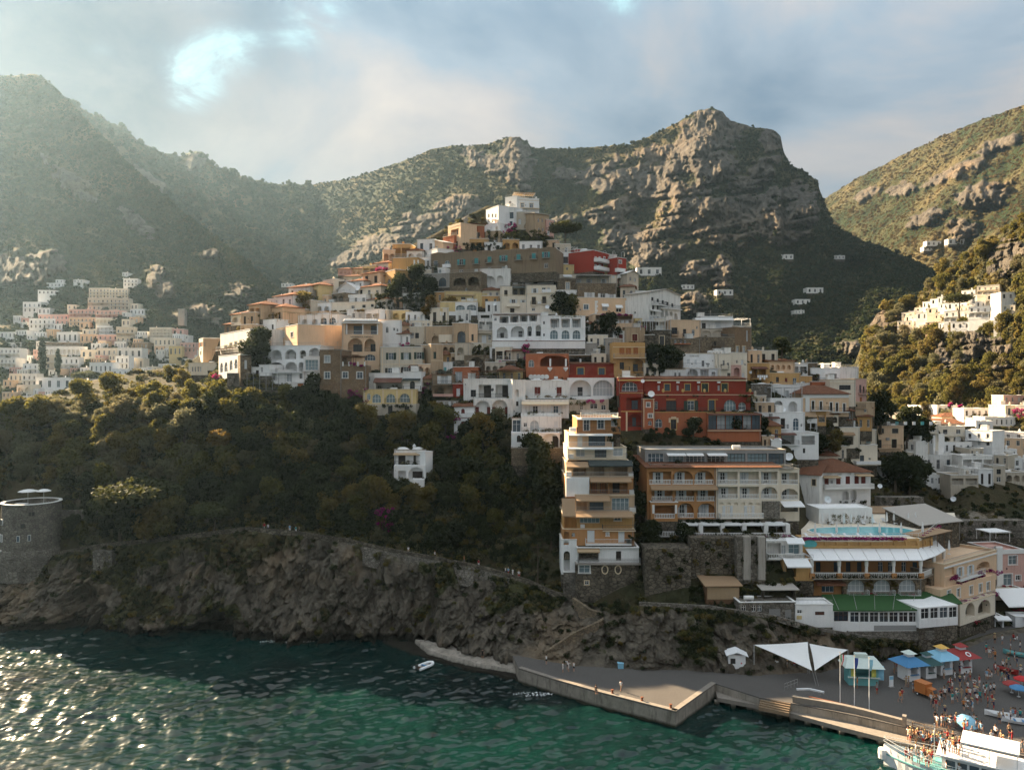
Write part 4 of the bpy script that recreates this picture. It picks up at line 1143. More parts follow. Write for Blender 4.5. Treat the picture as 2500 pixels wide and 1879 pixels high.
b=Bld('house',Z_A,(1365,762,1790,852),'yellow','pale yellow flat-roofed house with two tall dark doors below the red-winged hotel',yaw=4,t=7,rim='trim_grey')
b.w(1490,784,1526,850,closed='shut_dark',name='door');b.w(1600,795,1632,850,closed='shut_dark',name='door');b.w(1408,784,1428,808);b.w(1552,790,1572,818);b.w(1680,815,1715,845);b.w(1725,818,1760,845);b.bal(1470,1660,852,.8,'metal',slab='trim_grey');b.done()
b=Bld('house',Z_A,(1340,852,1870,950),'cream','cream terrace house with a long white awning under the pale yellow house',yaw=5,t=6,rim='trim_grey')
b.awn(1380,1455,850,872,1.6);b.ws((1520,1615,1745),890,928,24,sh='shut_white');b.w(1825,840,1845,880,closed='shut_white');b.perg(1500,1790,868,938,3,'iron_grey',yoff=-3.2,roof='awning_white');b.done()
b=Bld('house',Z_A,(1958,840,2060,975),'cream_grey','narrow old house at the right end of the red wing',yaw=30,t=6,roof='gable',ph=1.0,rmat='roof_white');b.w(1980,870,1996,905);b.w(2020,880,2036,910);b.w(1998,935,2012,965);b.done()
# cream houses in the middle
b=Bld('house',Z_A,(815,955,1045,1195),'cream','cream house with a covered upper terrace and small blue-grey shutters',t=8,rim='trim_grey')
b.w(852,988,882,1042,closed='shut_dark');b.lg(925,960,1040,1032,arch=False,dep=2.2,door=[(.1,.4,.8),(.6,.9,.8)],rail='metal');b.awn(925,1045,955,970,1.2,'awning_dark');b.w(918,1072,950,1130,sh='shut_white');b.w(1010,1075,1035,1100,sh='shut_white');b.bal(872,990,1135,1.0,'solid',.8,'cream');b.w(905,1152,942,1190,closed='shut_dark');b.band(815,1045,1032,1038,'trim_cream');b.done()
b=Bld('house',Z_A,(1045,945,1315,1195),'cream','cream house with two tall brown doors and air conditioners above the white hotel',yaw=-5,t=8,back=-1,rim='trim_grey')
b.w(1112,972,1142,1015,sh='shut_white');b.w(1190,965,1225,1010);b.w(1240,968,1265,1010,pane='curtain');b.w(1100,1050,1136,1118,closed='shut_dark',fr='frame_dark',trim='trim_cream');b.w(1194,1046,1228,1108,closed='shut_dark',fr='frame_dark',trim='trim_cream');b.ws((1115,1290),1148,1175,30);b.band(1045,1315,1018,1024,'trim_cream');b.bal(1090,1145,1122,.5);b.bal(1185,1235,1113,.5)
for x in (1155,1172):b.box('air_conditioner',x,1095,x+14,1112,.35,'frame_white')
b.box('laundry',1195,985,1275,1010,.9,'awning_white',back=-.85);b.done()
b=Bld('house',Z_A,(1315,990,1550,1062),'white','small white balustraded terrace house with arched openings above the dark tree',yaw=4,t=5)
b.lgs((1340,1400,1460,1515),1008,1048,36,dep=1.0,rail='metal',rmat='iron_white');b.done()
b=Bld('house',Z_A,(1330,885,1502,1000),'stone','rough stone house with one tall white window',t=7,rim='trim_grey');b.w(1404,918,1442,980,pane='curtain',trim='trim_cream');b.done()
b=Bld('house',Z_A,(1510,928,1865,1070),'stone','long rough stone house with low white-framed windows above the peach house',yaw=5,t=7,rim='trim_grey');b.w(1596,1010,1642,1052,sh='shut_white');b.w(1718,1018,1760,1056,sh='shut_white');b.w(1800,1025,1835,1060,sh='shut_white');b.done()
b=Bld('house',Z_A,(1495,1058,2018,1215),'peach','long peach house with white quoins and striped window awnings',yaw=6,t=8)
b.w(1568,1118,1612,1162,trim='trim_white');b.w(1733,1125,1783,1175);b.w(1858,1140,1908,1185);b.awn(1728,1788,1110,1135,.9);b.awn(1853,1913,1122,1147,.9)
for x in (1668,1940):
    for k in range(6):b.box('quoin',x,1085+20*k,x+(18 if k%2 else 26),1103+20*k,.06,'trim_white')
b.w(1530,1155,1545,1172);b.done()
b=Bld('restaurant',Z_A,(1660,1205,2012,1345),'peach','open terrace restaurant with white tablecloths under a vine canopy',yaw=6,t=7,cat='restaurant',ph=.2,back=-2)
b.lg(1675,1215,2002,1285,arch=False,dep=3.0,rail='metal',rmat='iron_white');b.plants(1690,1990,1190,1212,'petal_purple',.6,size=.14);b.done()
for k in range(7):b.put('dining_table',cached('dtab',lambda :MB().lathe([(0,.05),(.5,.0),(.52,.72),(.5,.75),(0,.75)],8).mesh('dining_table','awning_white')),at=(b.u0+1.5+k*(b.u1-b.u0-3)/6,.9,b.fl(1700,1284)[1]+.02))
# white houses on the right shoulder
b=Bld('house',Z_D,(430,130,600,220),'white','white terrace front above a dark planted court on the right shoulder',yaw=8,t=7,back=1);b.done()
c=Bld('house',Z_D,(428,212,605,360),'white',on=b,yaw=8,t=5,ph=.2);c.lg(440,225,590,345,arch=False,dep=2.5,door=[(.1,.3,.8),(.5,.7,.8)]);c.plants(435,600,265,350,'leaf_dark',.9);c.done()
b=Bld('house',Z_D,(448,48,600,140),'white','white upper house with small dark windows at the end of the right shoulder',yaw=15,t=7);b.ws((500,570),90,118,18);b.awn(470,560,62,92,2.0,'awning_dark');b.done()
b=Bld('house',Z_D,(595,75,935,372),'white_old','tall white house stepping down the right shoulder with arched lower bays',yaw=40,t=9,roof='gable',ph=1.4,rmat='roof_grey')
for i,x in enumerate((632,690,745,795,848)):b.w(x-12,112+i*17,x+12,150+i*17,fr='frame_dark')
b.bal(620,760,190,.9,'metal',slab='white');b.ws((640,690),200,245,22,fr='frame_dark')
for x,y in ((735,240),(787,250),(835,268),(885,285)):b.lg(x-20,y,x+20,y+92,dep=.9)
b.bal(700,930,225,.7,'metal',slab='white');b.ws((620,655),265,305,18,fr='frame_dark');b.ws((612,650,690),320,355,18,sh='shut_white');b.awn(605,700,245,262,1.2,'awning_white');b.done()
# yellow villa left of centre
b=Bld('villa',Z_A,(312,1002,640,1125),'yellow','yellow villa with three dark doors over a white glazed veranda',yaw=4,t=9,cat='villa',rim='trim_cream')
for x,y in ((380,1054),(483,1049),(583,1044)):b.w(x-20,y,x+20,y+52,fr='frame_brown',closed=None);b.box('parapet_block',x-18,y+28,x+25,y+55,1.1,'trim_white',-1.0)
b.awn(335,625,1025,1032,.5,'wood_pale');b.bal(318,615,1106,1.6,'solid',.5,'yellow');b.done()
c=Bld('villa',Z_A,(275,1095,612,1205),'white',on=b,yaw=2,t=8,rim='trim_cream',back=-3);c.w(415,1122,498,1178,arch=True,pane='glass_sky',dep=.4);c.w(514,1118,602,1172,arch=True,pane='glass_sky',dep=.4);c.w(325,1128,365,1160,closed='shut_orange');c.box('base_band',275,1098,410,1180,.06,'yellow');c.done()
c=Bld('villa',Z_A,(640,1015,700,1130),'yellow',on=b,yaw=50,t=4,back=.5,rim='trim_cream');c.w(655,1045,670,1090,arch=True,fr='frame_dark');c.done()
b=Bld('house',Z_A,(480,1190,730,1245),'white_old','low white kitchen house with dark arches below the yellow villa',t=5);b.lg(530,1205,575,1242,dep=1.0);b.ws((600,),1210,1240,16);b.lg(640,1212,720,1240,arch=False,dep=1.5);b.done()
# white hotel with arcades, centre
b=Bld('hotel',Z_A,(745,1200,1188,1452),'white','white hotel with an arcade of tall round arches below open loggias',yaw=-3,t=10,cat='hotel',rmat='terracotta')
for x0,x1,y in ((810,890,1226),(905,980,1220),(992,1062,1215),(1078,1146,1210)):b.lg(x0,y,x1,y+58,arch=False,dep=1.8,rail='metal',door=(.25,.75,.85))
b.lg(785,1320,882,1420,door=(.3,.62,.5),rail='metal');b.lg(910,1310,1032,1412,door=(.55,.85,.55),rail='metal',rmat='iron_white');b.lg(1060,1314,1100,1402,door=(.2,.8,.5));b.lg(1134,1304,1182,1402,door=(.1,.9,.45),dmat='glass')
b.w(762,1238,784,1264,pane='glass_blue');b.w(762,1368,786,1398,pane='glass_blue');b.band(745,1188,1296,1301);b.band(750,1180,1205,1211,'tile',.3);b.done();b.dome(.1,.45,.6);b.dome(.5,.85,.6)
c=Bld('hotel',Z_A,(1186,1222,1582,1470),'white',on=b,yaw=2,t=10,back=-1.5)
for x in (1308,1405,1503):c.lg(x-40,1245,x+38,1326,arch=False,dep=1.6,rail='metal',rmat='iron_white',door=(.2,.8,.85),dmat='curtain')
for x in (1300,1404,1503):c.w(x-36,1347,x+36,1430,arch=True,pane='glass_sky',dep=.5)
c.ws((1210,),1270,1295,14,fr='frame_dark');c.ws((1210,),1380,1402,14,fr='frame_dark');c.band(1186,1582,1331,1336);c.bal(1188,1572,1444,1.6,'solid',.35,'white','white');c.plants(1270,1550,1204,1222,'leaf_oak',-.3);c.done();c.chim(.35,.1,.5,.5)
c=Bld('hotel',Z_A,(742,1448,1580,1502),'white',on=b,yaw=-1,t=8,ph=.2,rim='tile',back=-4);c.done()
# small flats behind the arcade hotel, left
b=Bld('house',Z_C,(0,255,165,450),'cream_grey','grey-cream flat house with a roof pergola behind the yellow shuttered house',yaw=-4,t=8);b.w(0,318,45,380,fr='frame_brown');b.w(60,320,100,380,fr='frame_dark');b.perg(5,165,165,255,4,'iron_white');b.done()
b=Bld('house',Z_C,(160,250,462,450),'tan','low tan house with a dark round arch and a roof wall',yaw=-6,t=7);b.lg(240,352,315,432,dep=1.0);b.w(415,358,452,412,pane='curtain');b.box('lean_to',318,340,460,425,.5,'cream');b.done()
c=Bld('house',Z_C,(460,215,640,440),'tan',on=b,yaw=-8,t=7,back=-3);c.w(515,302,602,432,arch=True,pane='glass_blue',fr='frame_dark',trim=None,dep=.5);c.done()
c=Bld('house',Z_C,(640,222,735,440),'peach',on=b,yaw=40,t=6,back=-2);c.w(668,335,694,408,fr='frame_dark');c.done()
c=Bld('house',Z_C,(490,430,645,600),'cream_grey',on=b,yaw=-8,t=5,back=-4,rim='trim_grey');c.lg(514,478,584,562,dep=1.0);c.done()
b=Bld('house',Z_C,(735,290,900,440),'cream_grey','narrow house with a blue-white door squeezed between tan house and arcade hotel',yaw=6,t=6);b.w(780,345,830,430,closed='shut_white');b.bal(735,880,318,.8,'metal',mat='iron_grey');b.w(850,345,880,400);b.done()
b=Bld('retaining_wall',Z_C,(590,560,850,760),'stone','dark stone retaining wall with a big blind arch below the tan house',yaw=-5,t=3,cat='wall',rim=None,ph=.1);b.lg(640,580,800,740,dep=1.5);b.done()
# terracotta building with a hollow terrace
b=Bld('house',Z_C,(1255,545,1718,835),'terracotta','terracotta house with a white hooded window and hollow dark terrace',t=9,rim='trim_grey');tc=b
b.w(1285,612,1345,690,arch=True,pane='glass_sky',trim=None);b.lg(1412,562,1712,682,arch=True,dep=4.0)
for x in (1520,1688):b.box('column',x-9,600,x+9,690,-.05,'trim_white',back=.35)
for x in (1515,1685):b.put('bay_planter',cached('bayp',lambda :MB().lathe([(0,0),(.15,.25),(.55,.7),(.6,1.1),(0,1.1)],10).mesh('bay_planter','trim_white')),at=(b.fl(x,740)[0],-.25,b.fl(x,740)[1]))
b.box('air_conditioner',1560,790,1600,815,.5,'frame_white');b.done()
m=MB()
for k in range(5):m.bar((b.fl(1310+42*k,0)[0],-1.0,b.fl(0,795)[1]),(b.fl(1310+42*k,0)[0],.0,b.fl(0,795)[1]),.58,12)
b.put('water_tank_row',m.mesh('water_tank_row','roof_white'))
c=Bld('house',Z_C,(1290,438,2022,552),'concrete',on=b,yaw=0,t=6,back=3.0,rim='iron_grey',ph=.3);c.w(1525,470,1610,545,pane='curtain',sh='shut_white');c.w(1740,470,1805,545,pane='curtain',sh='shut_white');c.bal(1280,2020,552,2.2,'solid',.75,'concrete');c.plants(1380,1560,455,500,'leaf_oak',1.5);c.done()
c=Bld('house',Z_C,(1718,560,2030,690),'brown',on=b,t=4,back=2.5);c.lg(1730,570,2015,680,arch=False,dep=2.5)
for x in (1845,2018):c.box('column',x-9,600,x+9,688,.2,'trim_white')
c.done()
# bougainvillea over it is added with the plants
b=Bld('house',Z_C,(1715,650,2205,808),'red','dark red flat with tiled eaves above the white double arches',t=8,roof='shed',ph=.8)
b.w(1810,698,1882,795,trim='trim_yellow',pane='glass_blue',fr='frame_dark',name='door');b.w(2040,698,2108,775,trim='trim_yellow',pane='glass_blue',fr='frame_dark',name='door');b.bal(1720,2200,805,1.3,'solid',.75,'red','trim_white');b.done()
c=Bld('house',Z_C,(1720,806,2210,1040),'white','white flat with two broad arches, one glazed, below the dark red flat',t=8,back=.3,ph=.1,rim=None)
c.lg(1735,828,1962,1005,dep=1.8,door=(.38,.62,.55),rail='metal',rmat='iron_white');c.w(1982,828,2195,1002,arch=True,pane='curtain',fr='frame_white',dep=.5);c.done()
b=Bld('house',Z_C,(1722,1040,2150,1175),'cream_grey','shadowed flat behind a white stone balustrade below the double arches',t=7,ph=.1,rim=None,back=.6);b.w(1840,1100,1875,1150);b.w(2070,1100,2120,1150);b.w(1950,1085,2030,1140,pane='glass');b.bal(1848,2150,1200,2.0,'balus',.95,'trim_white','trim_white');b.plants(1730,1900,1060,1090,'leaf_oak',.8);b.plants(1910,2100,1045,1070,'petal_magenta',.8);b.done()
# tall old white house with stacked terraces
b=Bld('house',Z_C,(1245,835,1720,1045),'white_old','old white house of stacked flowered terraces with brown-red shutters',t=8,ph=.2);ow=b
b.w(1350,904,1412,992,closed='shut_red');b.w(1588,904,1642,1002,closed='shut_red');b.bal(1240,1715,1022,1.6,'metal',mat='iron_white',slab='white_old');b.plants(1250,1720,1000,1018,'leaf_gold',1.5,size=.1);b.done();b.dome(.1,.45,.7);b.dome(.55,.97,.6)
c=Bld('house',Z_C,(1212,1040,1720,1225),'white_old',on=b,t=8,back=-1.5,ph=.1,rim=None);c.awn(1210,1715,1062,1086,1.2,'trim_cream');c.w(1330,1108,1386,1195,sh='shut_white',name='door');c.w(1552,1108,1608,1190,sh='shut_white',name='door');c.bal(1205,1640,1215,1.4,'solid',.7,'white_old');c.plants(1210,1640,1180,1200,'leaf_oak',1.5,size=.1);c.done()
c=Bld('house',Z_C,(1205,1222,1640,1400),'white_old',on=b,t=8,back=-2.2,ph=.1,rim=None);c.w(1230,1290,1268,1336);c.w(1300,1262,1396,1385,arch=True,closed=None,pane='curtain');c.w(1560,1275,1600,1340,closed='shut_white');c.bal(1205,1640,1392,1.2,'metal',mat='iron_grey');c.plants(1215,1640,1360,1385,'leaf_oak',1.0,size=.1);c.done()
c=Bld('house',Z_C,(1105,1240,1203,1400),'white_old',on=b,t=6,back=-1.8,ph=.1,rim='wood');c.w(1112,1262,1198,1390,pane='glass_blue',fr='iron_white');c.done()
c=Bld('house',Z_C,(1098,1398,1622,1568),'white',on=b,t=7,back=-2.8,ph=.1,rim=None);c.lg(1218,1408,1422,1556,dep=.7,door=(.40,.70,.80),dmat='shut_dark');c.lg(1430,1408,1618,1556,dep=.7,door=(.62,.95,.80),dmat='shut_dark');c.w(1158,1425,1200,1500,arch=True,closed=None,fr='frame_brown');c.done()
c=Bld('house',Z_C,(1098,1566,1700,1735),'stone',on=b,t=6,back=-3.2,ph=.1,rim='trim_grey');c.done()
# white house with arches left of it
b=Bld('house',Z_C,(582,820,1112,1075),'white_old','old white house with big twin arches and brown glazed loggias',yaw=-3,t=8);b.lg(745,880,882,1020,arch=False,dep=1.6,door=[(.38,.95,.92)],dmat='shut_dark',rail='metal');b.lg(928,880,1082,1016,arch=False,dep=1.6,door=[(.45,.98,.92)],dmat='shut_dark',rail='metal');b.w(660,935,715,1010,fr='frame_dark');b.w(595,870,608,885);b.bal(690,1090,1024,.9,'metal');b.perg(665,1235,735,818,4.5,'wood',roof='awning_brown');b.done()
c=Bld('house',Z_C,(690,1030,1115,1240),'white_old',on=b,yaw=-3,t=7,back=-1.2,ph=.1,rim=None);c.lg(704,1052,872,1232,dep=1.2);c.lg(888,1044,1058,1230,dep=1.2);c.done()
for x in (725,850,907,1045):
    a,z=c.fl(x,1200);c.put('shutter',cached('rsh',lambda :m_shutter(.8,1.7,'shut_red')),at=(a-.4,1.05,z))
c=Bld('house',Z_C,(480,1112,692,1240),'white',on=b,yaw=-2,t=6,back=-1.5,roof='shed',ph=.9);c.w(558,1138,594,1190,arch=True,closed='shut_red');c.bal(482,690,1232,1.3,'metal');c.done()
c=Bld('house',Z_C,(480,1240,872,1390),'white',on=b,yaw=-2,t=6,back=-2.4,ph=.1,rim='tile');c.w(558,1278,612,1380,closed='shut_red',name='door');c.w(658,1274,682,1312,closed='shut_red');c.w(755,1275,810,1340,closed='shut_red');c.plants(480,560,1245,1268,'petal_purple',.5);c.plants(740,870,1245,1330,'petal_purple',.6);c.done()
c=Bld('house',Z_C,(1110,830,1250,1200),'white_old',on=b,yaw=12,t=5,back=.5,ph=.3);c.lg(1140,930,1180,1010,dep=.6);c.w(1150,1060,1178,1110,fr='frame_dark');c.done()
b=Bld('house',Z_C,(465,690,738,870),'terracotta','small brick-red house with one tall pale window',yaw=-4,t=6);b.w(490,740,568,855,pane='curtain');b.done();b.dome(.15,.85,.7)
b=Bld('house',Z_C,(240,770,465,1010),'brown','dark weathered house with white chairs on its balcony and a rose arch',yaw=-5,t=6,rim='wood');b.w(338,785,412,870,pane='curtain',sh='shut_white');b.w(428,790,448,865,closed='shut_red');b.bal(250,462,880,1.2,'metal');b.lg(272,905,370,985,dep=1.4);b.bal(262,470,1000,1.0,'solid',.5,'pink','pink');b.done()
c=Bld('house',Z_C,(465,870,578,1010),'red',on=b,yaw=-4,t=5,back=-1);c.w(505,920,545,1005,closed='shut_white',name='door');c.done()
c=Bld('house',Z_C,(365,640,462,770),'white_old',on=b,yaw=-6,t=4,back=2);c.dome(.1,.9,.6);c.w(372,690,398,750,closed='shut_teal');c.done()
b=Bld('terrace_wall',Z_C,(290,1050,520,1110),'grey','grey terrace wall with three pale hatches under the dark weathered house',yaw=-4,t=3,cat='wall',rim=None,ph=.1);b.ws((365,432,485),1060,1105,26,closed='shut_white');b.done()
# tall tan house between the dark gaps (D view)
b=Bld('house',Z_D,(205,600,552,960),'ochre','tall ochre house with a bare stone top floor and arched balconies',yaw=3,t=9,ph=.1,rim=None);b.w(275,660,330,730,closed='shut_orange');b.w(345,660,400,730,closed='shut_orange');b.w(425,655,478,730,closed='shut_orange');b.bal(212,552,765,1.2,'metal',mat='iron_grey',slab='trim_cream');b.w(278,815,325,890,sh=None,fr='frame_dark');b.lg(418,782,545,912,dep=1.5,door=(.15,.55,.6),rail='metal',dmat='glass_blue');b.bal(310,380,905,.7,'metal');b.bal(435,520,915,.7,'metal');b.band(205,552,648,654,'trim_cream');b.done()
c=Bld('house',Z_D,(335,440,552,612),'tan',on=b,yaw=3,t=8,back=.6,rim='trim_grey');c.w(414,510,468,582,closed='shut_red',trim='trim_cream');c.done()
c=Bld('house',Z_D,(205,475,342,612),'white',on=b,yaw=3,t=6,back=2.5,rim='trim_cream');c.w(268,515,312,605,closed='shut_red',name='door');c.perg(130,240,510,600,3,'iron_white');c.done()
c=Bld('house',Z_D,(120,555,215,830),'grey',on=b,yaw=-30,t=6,back=1.5);c.w(150,600,170,640);c.done()
# pergola restaurant and peach house
b=Bld('house',Z_D,(628,470,838,740),'stone_dark','dark stone house with a tall white-framed window under the pergola terrace',yaw=-4,t=9,rim='iron_grey');b.w(708,530,758,628,trim='trim_cream',fr='frame_dark');b.w(730,672,760,715,arch=True);b.w(720,745,760,800);b.perg(505,830,350,470,6,'iron_white',n=6);b.done()
c=Bld('house',Z_D,(548,520,632,760),'stone_dark',on=b,yaw=-30,t=6,back=3);c.done()
b=Bld('house',Z_D,(832,362,1152,570),'peach','peach house with small balconies and an arched blue window',yaw=10,t=8,rim='peach');b.w(838,440,902,512,fr='frame_dark');b.bal(836,905,520,.9,'metal');b.w(962,455,998,540,fr='frame_dark');b.bal(955,1020,545,.7,'metal');b.w(1058,460,1088,530,arch=True,pane='glass_blue');b.w(1105,425,1122,455);b.done()
c=Bld('house',Z_D,(838,560,1150,740),'stone',on=b,yaw=8,t=6,back=-2,rim='trim_grey');c.ws((880,940,985),575,610,24);c.box('flower_pots',870,612,1040,622,.5,'terracotta');c.done()
c=Bld('house',Z_D,(1040,565,1122,640),'white',on=b,yaw=10,t=4,back=-2.5);c.lg(1045,600,1065,638,dep=.5);c.done()
b=Bld('house',Z_D,(1155,322,1502,470),'white','modern white penthouse with an overhanging roof and glass-railed terrace',yaw=4,t=8,roof='flat',rim='roof_white');b.w(1165,390,1208,460,fr='frame_dark');b.w(1310,375,1370,455,closed='shut_white');b.awn(1090,1500,338,360,1.2,'roof_white');b.done();b.dome(.35,.8,.8);b.dome(0,.3,.5)
b=Bld('house',Z_D,(1155,455,1620,560),'cream_grey','stone terrace front with three shallow blind arches under the modern penthouse',yaw=4,t=8,back=-2,rim='trim_grey');b.lg(1165,475,1265,545,dep=.4);b.lg(1280,468,1415,545,dep=.4);b.lg(1440,462,1600,545,dep=.4);b.awn(1365,1610,505,525,2.0,'awning_dark');b.done()
c=Bld('house',Z_D,(1500,420,1690,560),'cream_grey',on=b,yaw=12,t=7,back=.8,ph=.2,rim=None);c.perg(1505,1690,340,430,5,'iron_white');c.bal(1505,1690,425,.4,'metal',mat='iron_white');c.done()
b=Bld('house',Z_D,(1150,545,1520,745),'stone','brown stone houses with a small door in the row right of the peach house',yaw=4,t=7,back=-1,rim='trim_grey');b.w(1295,585,1322,635,closed='shut_dark');b.bal(1280,1400,640,.7,'metal');b.done();b.dome(.02,.3,.5)
b=Bld('house',Z_D,(1520,440,1702,750),'brick_stone','narrow red-brown brick house end with tall slit windows',yaw=28,t=7,rim='trim_grey');b.w(1645,470,1665,590,pane='curtain');b.ws((1550,1620),640,720,32,trim='trim_cream',pane='curtain');b.done()
# white house with solar drums above the red hotel
b=Bld('house',Z_D,(948,722,1335,900),'white','large white house with roof tanks and a wide round arch above the red hotel',yaw=3,t=10,rim='trim_cream');b.w(1004,782,1035,830,closed='shut_white');b.w(1085,790,1112,835,closed='shut_white');b.w(1165,795,1195,860,name='door');b.bal(950,1220,868,1.4,'metal',slab='white');b.ws((1060,1220,1245),825,840,14)
for k in range(4):b.lg(1032+27*k,735,1052+27*k,758,dep=.3)
b.done();b.dome(.35,.75,.6)
c=Bld('house',Z_D,(790,745,952,900),'stone',on=b,yaw=-22,t=7,back=3,rim='trim_white');c.w(850,785,868,812);c.w(905,800,920,835);c.done()
c=Bld('house',Z_D,(990,880,1335,990),'white',on=b,yaw=3,t=7,back=-1.5,ph=.15,rim='trim_cream');c.lg(1010,880+8,1125,985,dep=2.0);c.lg(1150,895,1240,985,arch=False,dep=2.0);c.lg(1270,920,1312,985,arch=False,dep=.8);c.perg(1030,1330,880,985,2.5,'iron_white',yoff=-2.6);c.done()
c=Bld('house',Z_D,(718,895,990,990),'white_old',on=b,yaw=-6,t=6,back=-.5,rim='trim_cream');c.ws((880,925),925,975,24);c.dome(.02,.4,.5);c.done()
c=Bld('house',Z_D,(1330,722,1480,1000),'cream',on=b,yaw=4,t=8,back=-.5);c.w(1392,795,1410,850);c.w(1438,820,1458,845);c.w(1440,930,1475,975,fr='frame_brown');c.bal(1370,1450,880,.8,'metal');c.done()
b=Bld('house',Z_D,(1478,712,1655,1005),'cream','cream-white house with a pink arched gateway beside the big white house',yaw=10,t=8);b.w(1535,790,1552,825,arch=True);b.w(1590,790,1615,840,closed='shut_white');b.w(1625,830,1642,850);b.w(1600,930,1625,1000,closed='shut_white',name='door');b.done()
c=Bld('house',Z_D,(1480,850,1592,1005),'pink',on=b,yaw=8,t=6,back=-1.2,rim='pink');c.lg(1512,872,1575,1002,dep=1.2);c.done()
m=MB()
for k in range(4):m.bar((k*.95-1.5,-1.0,.7),(k*.95-1.5,1.0,.7),.42,10)
m.box(-2,2,-.8,.8,0,.25);b.put('water_drum_row',m.mesh('water_drum_row','roof_white'),at=((b.u0+b.u1)/2-5,3,b.H-b.ph))
# red hotel
DR=float(hillD(1680,1072))
b=Bld('hotel',Z_D,(540,990,1640,1165),'red','big dark red hotel with cream arched windows and long flowered balconies',yaw=1,t=9,cat='hotel',d=DR+6,roof='shed',ph=.7);RH=b
for x in (790,1010):b.w(x-28,1050,x+30,1122,pane='glass_blue',fr='frame_dark',trim='trim_yellow')
for x in (1200,1412):b.w(x-34,1045,x+34,1145,closed='shut_green',trim='trim_yellow',name='door')
for x in (700,905,1130,1348):b.w(x-12,1065,x+12,1120,pane='curtain')
for x in (700,905,1128,1345):b.box('air_conditioner',x-16,1022,x+16,1040,.4,'frame_white')
b.band(540,1640,1003,1016,'trim_cream',.3,'cornice');b.bal(545,1680,1160,2.6,'solid',.55,'red','trim_cream')
for x in (723,932,1163,1383,1650):b.put('urn',cached('urn',lambda :MB().lathe([(0,0),(.18,.02),(.3,.35),(.34,.6),(.2,.85),(.22,.95),(0,.95)],12).mesh('urn','trim_yellow',True)),at=(b.fl(x,1145)[0],-2.5,b.fl(x,1145)[1]))
b.plants(660,1680,1172,1200,'leaf_dark',2.9,size=.13);b.done()
c=Bld('hotel',Z_D,(640,1160,1690,1360),'red',on=b,yaw=1,t=8,d=DR+3.4,ph=.1,rim=None)
c.w(780,1230,890,1342,sh=None,fr='frame_dark',pane='glass');c.w(1010,1230,1086,1332,sh='shut_green',trim='trim_yellow',pane='glass_blue');c.w(1238,1225,1304,1335,pane='glass_blue',trim='trim_yellow',fr='frame_dark');c.w(1405,1218,1536,1342,arch=True,pane='glass_sky',fr='frame_white',dep=.4);c.w(1560,1245,1645,1332,arch=True,pane='glass_sky',fr='frame_white',dep=.4);c.w(655,1238,690,1320,pane='glass')
for x in (780,1010,1240):c.band(x,x+100,1212,1220,'trim_yellow',.12,'lintel')
c.bal(645,1700,1352,1.6,'metal',slab='trim_yellow');c.plants(1560,1720,1165,1240,'leaf_oak',1.2);c.plants(660,1700,1335,1352,'leaf_dark',1.6,size=.11);c.done()
c=Bld('hotel',Z_D,(645,1356,1222,1655),'terracotta',on=b,yaw=1,t=7,d=DR+1.4,ph=.1,rim='trim_yellow')
c.w(662,1425,738,1520,arch=True,pane='glass_blue',fr='frame_white',trim=None,dep=.3)
for x in (860,1090):
    c.w(x-30,1432,x+30,1535,pane='glass',fr='frame_dark',trim='trim_yellow')
    q,z=c.fl(x,1432);m=MB().box(q-1.1,q+1.1,-.14,-.002,z+.14,z+.34);m.box(q-.55,q+.55,-.18,-.004,z+.36,z+.62);m.box(q-1.1,q-.7,-.12,-.002,z-.7,z+.10);m.box(q+.7,q+1.1,-.12,-.002,z-.7,z+.10)
    q2,z2=c.fl(x,1538);m.add([(q-.75,-.12,z2),(q+.75,-.12,z2),(q,-.06,z2-1.0),(q-.75,0,z2),(q+.75,0,z2),(q,0,z2-1.0)],[(0,1,2),(0,2,5,3),(1,4,5,2),(0,3,4,1)])
    c.put('ornate_surround',m.mesh('ornate_surround','trim_cream'))
c.done()
c=Bld('hotel',Z_D,(1225,1370,1805,1655),'terracotta',on=b,yaw=1,t=7,d=DR+.8,ph=.1,rim='tile');c.bal(1225,1808,1548,.3,None,slab='trim_cream')
for k in range(6):c.w(1236+94*k,1385,1326+94*k,1540,pane=['glass_blue','curtain','glass_sky','glass_blue','curtain','glass_blue'][k],fr='frame_dark',dep=.3)
c.awn(1225,1805,1366,1376,.9,'awning_brown');c.bal(1228,1800,1540,.25,'metal');c.done()
c=Bld('hotel',Z_D,(262,980,535,1160),'red',on=b,yaw=-4,t=8,d=DR+5,ph=.3,rim='trim_cream');c.w(302,1028,470,1130,arch=True,pane='glass_blue',fr='frame_yellow' if 'frame_yellow' in MATS else 'frame_white',dep=.4);c.band(262,535,1000,1016,'trim_yellow',.25,'cornice');c.done();c.dome(.1,.9,.7)
c=Bld('hotel',Z_D,(290,1150,530,1659),'red',on=b,yaw=-2,t=8,d=DR+2.2,ph=.1,rim='trim_yellow');c.lg(352,1195,525,1325,arch=False,dep=1.2,door=(.35,.75,.75),dmat='glass_blue',rail='metal');c.lg(364,1368,545,1512,dep=1.4,door=(.36,.62,.68),dmat='glass_blue',rail='metal');c.band(345,362,1350,1560,'trim_cream',.1,'pilaster');c.band(290,530,1340,1350,'trim_yellow',.15);c.done()
c=Bld('hotel',Z_D,(535,1215,650,1520),'terracotta',on=b,yaw=0,t=5,d=DR+.6,ph=.1,rim='trim_cream');c.w(568,1250,606,1298,trim='trim_white');c.w(588,1372,632,1412,trim='trim_white');c.w(585,1445,625,1495,arch=True,trim=None,pane='glass_blue');c.band(535,543,1218,1515,'trim_cream',.06,'pilaster');c.band(642,650,1218,1515,'trim_cream',.06,'pilaster');c.done()
